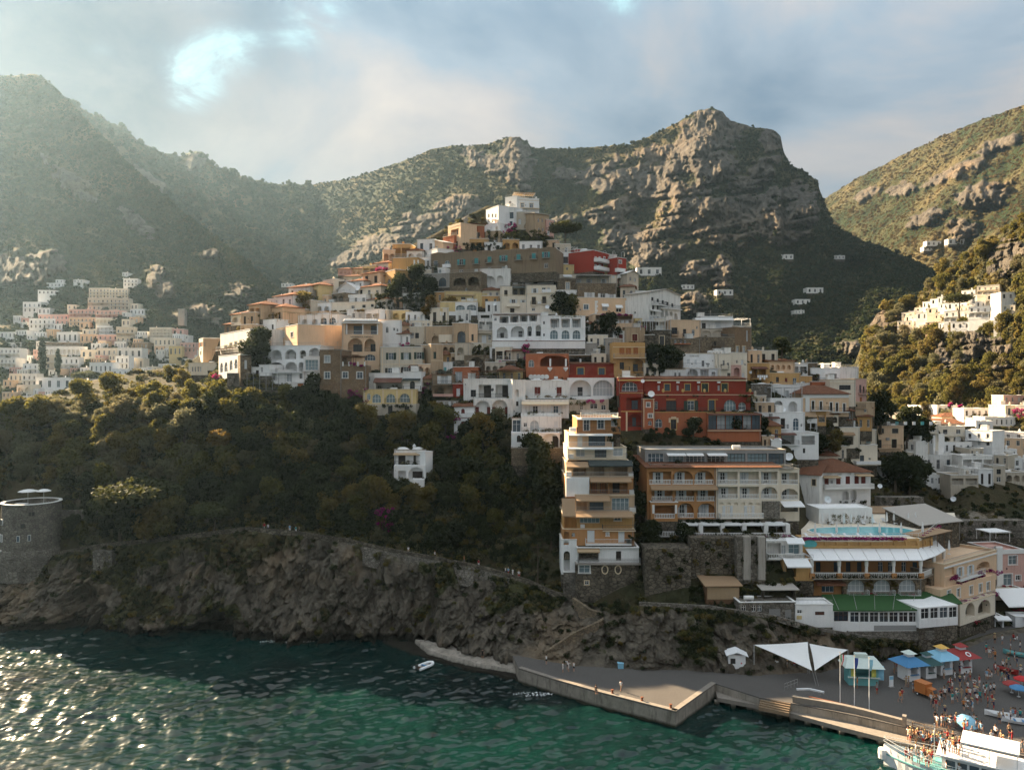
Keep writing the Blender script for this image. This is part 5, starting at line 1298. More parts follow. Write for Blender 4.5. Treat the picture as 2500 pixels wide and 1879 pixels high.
# ---------------------------------------------------------------- left shoulder: the hotel with the sign and its neighbours
b=Bld('villa',Z_B,(1905,-40,2140,200),'ochre','ochre villa with white pilasters beside the brown palace',yaw=-12,t=9,cat='villa',rim='trim_white')
b.w(2050,45,2075,100,pane='glass_sky',trim='trim_white');b.w(2050,110,2072,170,fr='frame_dark');b.bal(2035,2085,175,.7);b.w(2155,55,2170,75,arch=True);b.w(2155,140,2170,160,arch=True)
for x in (2100,2135):b.band(x,x+14,-20,200,'trim_white',.08,'pilaster')
b.done()
c=Bld('villa',Z_B,(1932,75,2030,245),'ochre',on=b,yaw=-8,t=6,back=-2,rim='trim_white');c.w(1972,150,2012,212,arch=True,trim=None,fr='frame_dark');c.band(1932,1942,78,245,'trim_white',.06,'pilaster');c.band(2020,2030,78,245,'trim_white',.06,'pilaster');c.done()
c=Bld('villa',Z_B,(1828,80,1935,250),'ochre',on=b,yaw=-55,t=7,back=-1,rim='trim_white');c.w(1862,152,1896,225,arch=True,pane='glass_blue');c.done()
c=Bld('villa',Z_B,(1790,235,2020,300),'concrete',on=b,yaw=-12,t=6,back=-3,rim='trim_white');c.done()
b=Bld('house',Z_B,(1420,240,1575,310),'white','white gabled house behind the magenta bougainvillea',yaw=-25,t=6,roof='gable',ph=2.0,rmat='roof_white');b.ws((1490,1525),232,252,12);b.ws((1470,1530),270,292,14);b.done()
b=Bld('house',Z_B,(1690,205,1800,270),'white','small bright white house with a curved wall below the ochre villa',yaw=-50,t=5);b.w(1715,225,1732,250);b.w(1755,228,1770,250);b.done()
b=Bld('house',Z_B,(1345,365,1755,445),'cream','long low cream house with a wire-fenced roof terrace',yaw=-12,t=6);b.w(1540,390,1568,418);b.w(1638,382,1668,410,fr='frame_dark');b.w(1715,378,1740,402,fr='frame_dark');b.bal(1350,1750,362,.1,'metal',.9,'iron_grey');b.done()
b=Bld('house',Z_B,(1500,430,1690,520),'white_old','white house half hidden by a gold vine below the long low cream house',yaw=-8,t=6);b.ws((1560,1620),460,500,24);b.plants(1520,1690,410,440,'leaf_gold',1.2);b.done()
for x0,y0,x1,y1,wl,lb in ((785,330,900,372,'white_old','flat white cottage at the left edge of the far spur'),(920,295,1030,335,'white','small bright flat cottage on the green spur'),(1000,345,1120,400,'cream_grey','grey-white cottage with a sloping wall on the spur'),(1100,320,1235,390,'white','white two-window cottage above the round green tree'),(1240,300,1330,380,'peach','peach cottage with a slim chimney shaft beside the green tree'),(945,395,1045,450,'grey','grey stone outhouse behind the roof pergolas')):
    b=Bld('cottage',Z_B,(x0,y0,x1,y1),wl,lb,yaw=-20,t=6,cat='cottage');w_=x1-x0
    b.ws((x0+w_*.3,x0+w_*.7),y0+(y1-y0)*.35,y0+(y1-y0)*.7,13);b.chim(.7,.4,1.2,.5);b.done()
for x0,y0,x1,y1,wl,lb in ((1420,60,1540,112,'pink','pink roofed villa on the hazy green spur'),(1540,55,1670,110,'peach','pale peach villa next to the pink one on the spur'),(1470,125,1640,180,'cream','cream villa with arches low on the hazy spur')):
    b=Bld('villa',Z_B,(x0,y0,x1,y1),wl,lb,yaw=-10,t=8,cat='villa',d=330.0 if y0<100 else 310.0,roof='hip',ph=1.2,skirt=14);w_=x1-x0
    b.lgs([x0+w_*k for k in (.2,.5,.8)],y0+22,y1-4,22,dep=.8);b.done()
# sunlit roof terrace above the hotel
b=Bld('hotel',Z_B,(850,480,1425,610),'white','sunlit curved hotel with peach walls and the dark lettered sign of a seaside hotel',yaw=-22,t=9,cat='hotel',back=6,ph=.3);HM=b
b.lgs((1120,1210),512,560,52,dep=1.2);b.w(1262,498,1318,560,arch=True,pane='glass_blue');b.w(1340,495,1400,560,arch=True,pane='glass_blue');b.w(905,545,935,598,fr='frame_dark',name='door');b.bal(860,1420,606,2.6,'solid',.75,'glass_sky','trim_white');b.perg(905,1420,470,560,3.2,'wood_pale',yoff=-3.2);b.done()
c=Bld('hotel',Z_B,(1150,440,1560,500),'white',on=b,yaw=-14,t=6,back=12,ph=.2);c.ws((1300,1420),455,490,30);c.plants(1160,1540,418,445,'leaf_gold',.5,size=.16);c.done()
c=Bld('hotel',Z_B,(690,520,870,620),'white',on=b,yaw=-35,t=8,back=7,ph=.3);c.w(822,560,840,618,fr='frame_dark',name='door');c.perg(680,940,460,540,5,'wood_pale',roof=None);c.plants(700,900,440,462,'leaf_gold',-1.5,size=.15);c.done()
c=Bld('hotel',Z_B,(790,585,1060,775),'peach',on=b,yaw=-56,t=7,back=4,rim='trim_white');c.ws((870,925,1005),628,675,24,trim='trim_white',pane='glass_blue');c.lgs((835,900,975),705,752,52,dep=1.2);c.done()
c=Bld('hotel',Z_B,(1040,580,1284,775),'peach',on=b,yaw=-50,t=8,back=3,rim='trim_white');c.w(1086,600,1116,672,trim='trim_white',pane='glass_blue');c.w(1180,595,1220,662,trim='trim_white',pane='glass_blue');c.w(1085,694,1115,742,fr='frame_dark',trim='trim_white');c.w(1180,686,1222,742,pane='glass_blue',trim='trim_white');c.bal(1160,1235,664,.7,'metal');c.bal(1070,1130,674,.6,'metal');c.plants(1045,1080,640,670,'leaf_oak',.5);c.plants(1235,1280,600,640,'leaf_oak',.5);c.done()
c=Bld('hotel',Z_B,(1280,585,1455,800),'peach',on=b,yaw=4,t=8,back=0,rim='trim_cream');c.w(1322,720,1394,792,fr='frame_dark',name='door');c.bal(1285,1450,795,1.0,'metal');c.plants(1290,1430,572,605,'leaf_gold',-.4,size=.15)
sg=c.box('sign_board',1284,640,1450,708,.12,'cream')


def sign_text(bl,txt,x0,x1,yb,h_px,parent,mat='black_text',y=-.16):
    cu=bpy.data.curves.new('lettering','FONT');cu.body=txt;cu.extrude=.02;cu.align_x='CENTER'
    o=bpy.data.objects.new('lettering',cu);col.objects.link(o);bpy.context.view_layer.update()
    me=o.to_mesh().copy();bpy.data.objects.remove(o)
    v=np.array([q.co[:] for q in me.vertices]);w0=v[:,0].max()-v[:,0].min();hh=v[:,1].max()-v[:,1].min()
    a0,z0=bl.fl(x0,yb);a1,_=bl.fl(x1,yb);_,z1=bl.fl(x0,yb-h_px)
    sx,sz=(a1-a0)/w0,(z1-z0)/hh
    for q in me.vertices:q.co=((q.co.x-v[:,0].min())*sx+a0,y-q.co.z,(q.co.y-v[:,1].min())*sz+z0)
    me.materials.append(MATS[mat]);return bl.put('lettering',me,parent=parent)


sign_text(c,'MONTEMARE',1290,1446,669,22,sg);sign_text(c,'HOTEL',1326,1408,688,14,sg);c.done()
c=Bld('hotel',Z_B,(1455,535,1795,985),'peach',on=b,yaw=3,t=9,back=1.5,rim='trim_white')
c.lg(1485,555,1780,650,arch=False,dep=2.2,door=[(.22,.48,.85),(.75,.98,.85)],dmat='glass_blue',rail='metal',rmat='iron_white')
for x in (1498,1642,1775):c.box('column',x-5,555,x+5,650,-.1,'trim_white',back=.4)
c.lg(1508,684,1642,806,dep=1.8,door=(.3,.88,.55),rail='metal');c.lg(1658,688,1758,804,dep=1.8,door=(.48,.95,.6),rail='metal');c.lg(1505,830,1635,880,dep=1.2);c.w(1660,828,1756,885,arch=True,pane='glass_blue',fr='frame_white',dep=.4)
s2=c.box('name_band',1530,660,1742,682,.05,'peach');sign_text(c,'RISTORANTE IL CAPITANO',1534,1738,677,12,s2,y=-.09)
c.band(1455,1795,540,550,'trim_white',.3,'cornice');c.done()
for k in range(14):c.put('parapet_arch',cached('parch',lambda :MB().lathe([(.62,0),(.62,.12),(.5,.35),(.25,.52),(0,.58)],10).mesh('parapet_arch','trim_white')),at=(c.u0+.9+k*(c.u1-c.u0-1.8)/13,.2,c.H+.13))
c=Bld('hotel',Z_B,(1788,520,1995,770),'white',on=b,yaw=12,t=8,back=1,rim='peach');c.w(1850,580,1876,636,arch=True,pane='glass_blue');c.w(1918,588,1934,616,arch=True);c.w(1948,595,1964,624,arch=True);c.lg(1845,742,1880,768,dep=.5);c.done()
c=Bld('hotel',Z_B,(780,752,1262,1000),'white',on=b,yaw=-12,t=8,back=-1,rim='trim_white')
for x0,x1,y0,y1 in ((815,912,790,880),(944,1042,784,872),(1074,1132,790,866),(1158,1256,770,846),(794,932,900,988),(944,1052,896,986),(1064,1112,896,984)):c.lg(x0,y0,x1,y1,dep=2.0,rail='metal',rmat='iron_white',door=(.6,.85,.6) if x1-x0<100 else None)
c.done();c.dome(.15,.5,.7);c.dome(.5,.8,.7)
c=Bld('hotel',Z_B,(710,925,800,1010),'white',on=b,yaw=-25,t=5,back=-3);c.w(725,945,742,990);c.done()
c=Bld('hotel',Z_B,(1108,850,1258,1088),'white',on=b,yaw=-4,t=7,back=-3,rim='trim_white');c.w(1124,878,1240,972,arch=False,pane='glass_sky',fr='frame_white');c.w(1144,1010,1182,1076,fr='frame_dark',name='door');c.bal(1120,1245,974,.5,'metal',mat='iron_white');c.done()
c=Bld('hotel',Z_B,(870,985,1110,1085),'white',on=b,yaw=-10,t=6,back=-2.5,ph=.2);c.w(955,1005,1005,1075,pane='curtain');c.w(1070,1000,1100,1050);c.bal(870,1105,990,.8,'metal',mat='iron_grey');c.done()
c=Bld('hotel',Z_B,(985,1085,1250,1165),'white_old',on=b,yaw=-6,t=5,back=-3.5,ph=.2);c.w(1055,1090,1108,1160,closed='shut_orange');c.done()
b=Bld('tower_house',Z_B,(1255,790,1456,1220),'brick_stone','square brown brick tower with three white windows under the hotel sign',yaw=-3,t=9,rim='trim_grey',back=-3,ph=.2);b.w(1300,842,1346,902,pane='curtain',trim='trim_white');b.w(1300,988,1346,1046,pane='glass_blue',trim='trim_white');b.done()
b=Bld('tower_house',Z_B,(1456,930,1678,1230),'brick_stone','lower brown brick house with two white windows and a planted dark pergola on top',yaw=3,t=8,rim='trim_grey',back=-2.5,ph=.2);b.w(1460,988,1508,1042,pane='glass_blue',trim='trim_white');b.w(1590,988,1642,1046,pane='glass_blue',trim='trim_white');b.perg(1456,1660,850,935,4,'wood',roof='awning_brown')
for x in (1465,1520,1600,1660):b.box('post',x-6,895,x+6,935,.1,'trim_white')
b.plants(1470,1660,860,905,'petal_purple',.4,size=.1);b.done()
# far left sunlit houses
b=Bld('house',Z_B,(205,690,362,910),'tan','plain tan cube house with one narrow sunlit side at the far left',yaw=6,t=8,rim='trim_cream',back=2);b.w(215,720,225,760);b.done()
c=Bld('house',Z_B,(168,688,210,905),'cream',on=b,yaw=-60,t=5,back=2.5);c.ws((185,),720,760,16,sh='shut_orange');c.ws((185,),800,835,14);c.done()
b=Bld('house',Z_B,(360,625,630,800),'white_old','long sunlit white house with flower pots under each window',yaw=-54,t=9,back=2,rim='trim_white')
for x,y in ((410,745),(455,725),(500,712),(545,700)):b.w(x-12,y,x+12,y+34,trim='trim_cream');b.plants(x-16,x+16,y+32,y+42,'leaf_oak',.4,size=.08)
b.bal(365,620,795,1.5,'metal',mat='iron_grey');b.done()
c=Bld('house',Z_B,(600,625,800,720),'cream_grey',on=b,yaw=2,t=7,back=4,rim='wood');c.lg(625,640,715,690,dep=1.5);c.bal(605,795,712,1.2,'balus',.9,'trim_grey','trim_grey');c.w(740,650,765,690,fr='frame_brown');c.done()
c=Bld('house',Z_B,(620,700,800,880),'cream_grey',on=b,yaw=4,t=6,back=3);c.w(650,740,680,790);c.done()
b=Bld('house',Z_B,(345,835,545,1040),'white','sunlit white house with four tall arched windows and a stone side',yaw=-54,t=8,rim='trim_white')
for x,y in ((372,905),(412,898),(458,882),(502,870)):b.w(x-14,y,x+14,y+88,arch=True,pane='glass_blue',fr='frame_white',trim=None)
b.perg(290,470,790,830,4,'wood');b.done()
c=Bld('house',Z_B,(540,835,640,1100),'stone',on=b,yaw=25,t=6,back=.5);c.w(578,880,600,960,closed='shut_white');c.lg(578,1010,605,1060,dep=.6);c.done()
c=Bld('house',Z_B,(420,1000,545,1105),'stone_grey',on=b,yaw=-10,t=5,back=-2);c.lg(478,1045,508,1090,dep=.6);c.done()
b=Bld('house',Z_B,(75,905,350,1005),'cream','low cream garden house with open arches at the left foot of the cube house',yaw=-20,t=6,rim='trim_cream',back=-2);b.ws((110,135,160,182),940,985,15);b.done()
b=Bld('fence_terrace',Z_B,(600,1150,1000,1185),'stone_dark','stone terrace edge carrying a tall grey wire fence',yaw=-3,t=3,cat='terrace',ph=.1,rim=None);b.done()
m=MB();L=b.u1-b.u0
for k in range(8):m.bar((b.u0+L*k/7,.1,b.H),(b.u0+L*k/7,.1,b.H+4.2),.06)
for z in (.4,1.6,2.9,4.1):m.bar((b.u0,.1,b.H+z),(b.u1,.1,b.H+z),.03)
b.put('wire_fence',m.mesh('wire_fence','iron_grey'))
# tan shuttered house and the white one below
b=Bld('house',Z_B,(1802,765,2180,1020),'cream_grey','flaking yellow house with dark green shutters in two rows',yaw=-2,t=9,rim='trim_white')
for x,y in ((1897,815),(2033,814),(2180-30,810)):b.w(x-22,y,x+22,y+62,sh='shut_green',trim=None,pane='glass')
for x,y in ((1890,952),(2033,943)):b.w(x-22,y,x+22,y+55,sh='shut_dark')
for x in (1815,1968,2100):b.band(x,x+8,775,1000,'trim_cream',.05,'pilaster')
b.band(1802,2180,915,922,'trim_cream',.06);b.awn(2060,2180,925,945,1.5,'awning_brown');b.done()
c=Bld('house',Z_C,(232,445,362,765),'tan',on=b,yaw=28,t=7,back=1.5);c.w(258,525,288,600,fr='frame_dark',closed='shut_green');c.band(232,362,615,622,'trim_cream',.05);c.done()
b=Bld('house',Z_B,(1745,1000,2005,1150),'white','white covered terrace with a wide brown awning and white chairs',yaw=-2,t=7,back=-3);b.lg(1760,1070,1995,1148,arch=False,dep=3,rail=None);b.awn(1752,2000,1040,1078,2.0,'awning_brown');b.done()
c=Bld('house',Z_B,(2005,985,2170,1150),'white',on=b,yaw=-2,t=7,back=-3.2,ph=.5);c.w(2066,1070,2112,1146,arch=True,fr='frame_dark',name='door');c.awn(2005,2165,1045,1058,1.0,'awning_dark');c.bal(2010,2168,1150,1.0,'metal');c.done()
c=Bld('house',Z_B,(1675,1000,1750,1150),'white',on=b,yaw=10,t=5,back=-1);c.w(1690,1030,1710,1070);c.done()
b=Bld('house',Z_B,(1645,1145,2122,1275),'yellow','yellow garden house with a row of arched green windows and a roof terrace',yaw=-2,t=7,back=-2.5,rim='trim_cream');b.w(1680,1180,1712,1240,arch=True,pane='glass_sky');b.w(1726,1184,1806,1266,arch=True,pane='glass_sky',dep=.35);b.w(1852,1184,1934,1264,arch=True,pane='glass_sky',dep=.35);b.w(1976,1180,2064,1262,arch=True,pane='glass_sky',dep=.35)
for x in (1850,1975):b.bal(x-5,x+92,1264,.5,'metal')
for x in (1650,1820,1945,2080):b.band(x,x+12,1150,1275,'trim_cream',.08,'pilaster')
b.done()
c=Bld('house',Z_B,(1645,1275,2122,1365),'cream_grey',on=b,yaw=-2,t=6,back=-2.6,ph=.1,rim=None);c.ws((1740,1890,2040),1295,1362,40,fr='frame_dark',name='door');c.plants(1810,2110,1275,1300,'leaf_dark',.8);c.done()
# lone white house in the woods
b=Bld('house',Z_K,(1003,272,1215,380),'white','lone white house with a scalloped parapet in the dark wood',yaw=4,t=8,rim='trim_grey');b.w(1030,308,1078,370,closed='shut_dark',fr='frame_dark',name='door');b.w(1132,306,1184,374,closed='shut_dark',fr='frame_dark',name='door');b.awn(1000,1220,290,298,1.2,'wood_pale');b.bal(1004,1210,374,1.1,'metal');b.done();b.dome(.02,.5,1.0,'white',(0,.5));b.dome(.5,1,1.0,'white',(0,.5));b.chim(.62,.2,.8)
c=Bld('house',Z_K,(1000,376,1215,480),'white',on=b,yaw=4,t=8,back=-.6,ph=.1,rim=None);c.lg(1028,412,1080,470,arch=False,dep=1.0);c.lg(1098,386,1202,472,dep=1.2,door=(.25,.9,.6),dmat='shut_dark');c.done()
c=Bld('house',Z_K,(1212,285,1262,445),'white',on=b,yaw=40,t=6,back=.5);c.w(1225,420,1238,445,arch=True);c.done()
c=Bld('house',Z_K,(1125,470,1205,545),'white',on=b,yaw=4,t=5,back=-1,ph=.1,rim=None);c.lg(1128,500,1140,543,arch=False,dep=.6);c.done()
b=Bld('canopy_terrace',Z_K,(925,405,1005,470),'grey','grey porch with a leaf-covered roof beside the lone white house',yaw=-20,t=5,cat='porch',roof='shed',rmat='stone_dark',ph=.6);b.done()
# ---------------------------------------------------------------- right side (E view)
b=Bld('house',Z_E,(330,205,570,410),'ochre','ochre flat with a deep balcony and white washing on the line',yaw=5,t=8,rim='trim_cream');b.lg(372,262,440,365,arch=False,dep=1.4);b.lg(452,262,530,365,arch=False,dep=1.4);b.bal(365,545,372,1.2,'metal');b.awn(365,535,242,262,1.3,'awning_brown');b.box('air_conditioner',348,290,372,318,.4,'frame_white');b.done()
for k,x in enumerate((418,440,462,485,508)):b.box('washing',x,335,x+18,362+(k%2)*22,1.28,'awning_white',back=-1.22)
b=Bld('house',Z_E,(560,178,842,300),'peach','peach house with a tiled strip roof and white tanks behind the ochre flats',yaw=12,t=7,roof='shed',ph=.8,back=2);b.lgs((600,660,720,780),225,275,40,dep=.7);b.done()
b=Bld('house',Z_E,(568,312,905,470),'ochre','low ochre house with a white vaulted roof behind the porch house',yaw=6,t=8,rim='trim_cream');b.w(638,355,672,412,fr='frame_dark');b.w(735,365,762,410,closed='shut_red');b.w(822,365,862,465,pane='glass_blue',name='door');b.done();b.dome(.03,.5,.5)
c=Bld('house',Z_E,(900,345,1030,475),'ochre',on=b,yaw=4,t=7,back=1);c.w(915,400,950,468,fr='frame_white',pane='glass');c.w(985,425,1005,465);c.done()
b=Bld('house',Z_E,(1020,260,1330,410),'white','white house with a roof frame and glazed terrace at the right end of town',yaw=4,t=9,back=2);b.lg(1030,325,1112,405,arch=False,dep=1.8,door=[(.1,.45,.85),(.55,.9,.85)]);b.lg(1200,318,1295,395,arch=False,dep=1.8,door=[(.2,.8,.85)]);b.perg(1125,1305,212,262,5,'iron_white');b.bal(1025,1300,405,.8,'metal');b.done()
c=Bld('house',Z_E,(1325,250,1532,400),'white_old',on=b,yaw=10,t=8,back=3);c.done()
c=Bld('house',Z_E,(1025,405,1225,500),'terracotta',on=b,yaw=3,t=7,back=-1,rim='trim_white');c.lg(1092,435,1192,498,dep=1.2);c.w(1030,450,1055,495,arch=True);c.done()
b=Bld('house',Z_E,(1222,385,1500,660),'cream','pinkish cream house with one wide ribbon window at the right end of town',yaw=-2,t=10,rim='trim_cream');b.w(1322,443,1446,494,fr='frame_dark');b.w(1205,450,1228,490,arch=True);b.w(1290,500,1298,515);b.band(1222,1500,418,424,'trim_cream');b.done();b.dome(.2,.9,.7)
c=Bld('house',Z_E,(1490,375,1618,660),'pink',on=b,yaw=42,t=8,back=2,rim='trim_cream');c.w(1540,440,1562,525,fr='frame_dark');c.w(1578,455,1598,530,fr='frame_dark');c.bal(1530,1610,532,.8,'metal');c.w(1545,575,1570,630,closed='shut_orange');c.done()
c=Bld('house',Z_E,(1420,625,1705,770),'tan',on=b,yaw=6,t=8,back=-1.5,rim='trim_cream');c.bal(1450,1600,690,.3,'metal');c.w(1590,700,1620,735);c.plants(1450,1520,640,690,'leaf_dark',.3);c.done()
b=Bld('villa',Z_E,(930,535,1425,770),'peach','long ochre villa with a tiled hip roof and tall white-shuttered windows',yaw=14,t=9,roof='hip',ph=2.2,cat='villa')
for x,y in ((1040,612),(1125,618),(1235,628),(1298,632),(1376,640)):b.w(x-14,y,x+14,y+92,trim='trim_white',fr='frame_dark')
b.band(930,1425,538,580,'trim_white',.1,'frieze');b.band(955,1000,580,730,'trim_white',.12,'pilaster');b.bal(1010,1200,715,.9,'metal',slab='trim_white');b.bal(1225,1410,732,.9,'metal',slab='trim_white');b.done()
b=Bld('house',Z_E,(578,585,930,750),'white','white porch house with a pillared roof terrace over two round arches',yaw=3,t=8,ph=.8);b.lg(618,610,712,722,dep=1.5);b.lg(774,618,868,730,dep=1.5);b.perg(590,922,470,585,4.5,'iron_white',n=4,roof='roof_white');b.done()
c=Bld('house',Z_E,(590,440,900,590),'white',on=b,yaw=3,t=5,back=5,ph=.3);c.ws((640,760,850),500,570,36,pane='curtain');c.dome(.0,.6,.6);c.done()
c=Bld('house',Z_E,(370,430,585,590),'stone_grey',on=b,yaw=-20,t=7,back=5);c.dome(.1,.9,.8);c.w(520,470,540,520);c.done()
b=Bld('house',Z_E,(455,742,952,960),'white','white house with a dark framed window box and arched door below the porch house',yaw=2,t=8,ph=.3);b.w(484,800,532,900,fr='frame_dark',pane='glass_blue');b.w(545,808,562,852);b.w(590,808,606,852);b.w(690,800,738,912,closed='shut_dark',name='door');b.w(824,798,886,932,arch=True,pane='glass_blue',fr='frame_white');b.w(905,858,926,890,arch=True);b.bal(625,760,912,.9,'metal');b.bal(810,930,938,.8,'metal',mat='iron_white');b.awn(470,670,782,792,.8,'awning_brown');b.box('air_conditioner',565,748,595,776,.4,'frame_grey' if 'frame_grey' in MATS else 'iron_grey');b.done()
b=Bld('house',Z_E,(640,960,1100,1230),'white','stepped white house with curved parapets and a black dish on its terrace',yaw=0,t=8,back=-1);b.lg(690,985,840,1080,arch=False,dep=2.2,door=[(.08,.3,.85)]);b.lg(915,990,1060,1085,arch=False,dep=2.2,rail='metal');b.awn(530,840,955,968,1.5,'awning_brown');b.bal(690,880,1082,.6,'metal',mat='iron_grey');b.w(700,1125,735,1175,closed='shut_dark');b.w(812,1140,836,1210,fr='frame_dark');b.w(930,1125,955,1175,closed='shut_dark');b.done()
c=Bld('house',Z_E,(590,1040,700,1240),'white',on=b,yaw=-15,t=6,back=-1);c.done()
b=Bld('house',Z_E,(1085,900,1545,1110),'cream','cream house with a crowded planted balcony and corner window',yaw=2,t=8,rim='trim_white');b.w(1120,978,1212,1055,pane='glass_sky',fr='frame_white');b.lg(1250,998,1475,1088,arch=False,dep=1.6,door=[(.1,.35,.9),(.45,.7,.9)],rail='metal',dmat='curtain');b.w(1355,945,1372,965);b.awn(1110,1480,950,975,.9,'awning_tan');b.plants(1250,1480,1060,1085,'leaf_dark',.5);b.done()
c=Bld('house',Z_E,(1530,925,1724,1150),'cream',on=b,yaw=3,t=7,back=-1.5);c.w(1610,958,1630,980,fr='frame_dark');c.w(1608,1030,1662,1120,pane='glass',fr='shut_teal',closed=None,trim='trim_cream');c.bal(1600,1670,1122,.6,'metal');c.done()
b=Bld('house',Z_E,(1545,885,2018,1150),'peach','peach block with a busy roof terrace and two tall doors',yaw=3,t=9,rim='peach');b.w(1742,910,1806,962,fr='frame_dark',trim='trim_cream');b.w(1892,910,1962,962,fr='frame_dark',trim='trim_cream');b.w(1726,1030,1782,1120,fr='frame_dark',name='door');b.w(1888,1025,1944,1120,closed='shut_dark',trim='trim_cream',name='door');b.bal(1726,1990,1122,.7,'metal');b.box('air_conditioner',1825,1008,1858,1036,.4,'iron_grey');b.perg(1250,1680,768,885,5,'iron_white',n=6,roof='roof_white',yoff=2);b.bal(1550,2015,885,.1,'metal',.95,'iron_grey');b.done()
for k in range(9):b.put('terrace_laundry',cached('lau'+str(k%3),lambda :MB().box(0,.9,0,.04,0,.9).mesh('terrace_laundry',['awning_white','shut_teal','white_paint'][k%3])),at=(b.u0+1+k*2.4,1.2,b.H+.25))
b=Bld('house',Z_E,(1340,1090,1735,1300),'cream','cream house with wide arches and a walled garden terrace under the planted balcony',yaw=2,t=7,back=-1.5,rim='trim_white');b.lg(1358,1122,1458,1185,dep=1.2);b.lg(1358,1205,1450,1275,arch=False,dep=1.5);b.w(1546,1200,1592,1272,fr='frame_dark',name='door');b.w(1640,1225,1665,1250);b.bal(1480,1735,1290,1.6,'solid',.8,'white');b.plants(1470,1540,1120,1150,'leaf_dark',.8);b.done()
# tiled white house by the pool
b=Bld('villa',Z_G,(738,5,1200,335),'white','white villa with a broad tiled roof, red shutters and round-arched terrace',yaw=6,t=12,roof='hip',ph=2.6,cat='villa')
for x,y in ((805,55),(910,50),(995,45),(1075,42),(1135,40)):b.w(x-20,y,x+20,y+70,closed='shut_red',arch=False,trim=None)
for x in (830,920,1005,1100):b.lg(x-18,10,x+18,36,dep=.3)
b.bal(760,1198,148,1.6,'balus',.9,'trim_white','white');b.awn(750,905,38,48,1.6,'wood_pale');b.awn(1050,1198,22,32,1.6,'wood_pale');b.lg(945,178,1005,260,dep=1.2);b.lg(1020,168,1075,255,dep=1.2);b.bal(915,1140,322,1.0,'metal');b.plants(920,1140,262,300,'leaf_dark',.9);b.w(840,80,862,110);b.done()
c=Bld('villa',Z_G,(556,30,740,340),'white_old',on=b,yaw=-32,t=8,back=4.5,roof='shed',ph=2.0);c.w(672,72,705,128,closed='shut_dark',trim='trim_cream');c.done()
c=Bld('villa',Z_G,(735,330,1215,480),'white',on=b,yaw=4,t=6,back=-2.5,ph=.2,rim=None)
for x in (800,850,905,960,1015,1070,1130,1180):c.plants(x,x+28,385+x%30,478,'leaf_oak',.4,n=130,size=.1)
c.done()
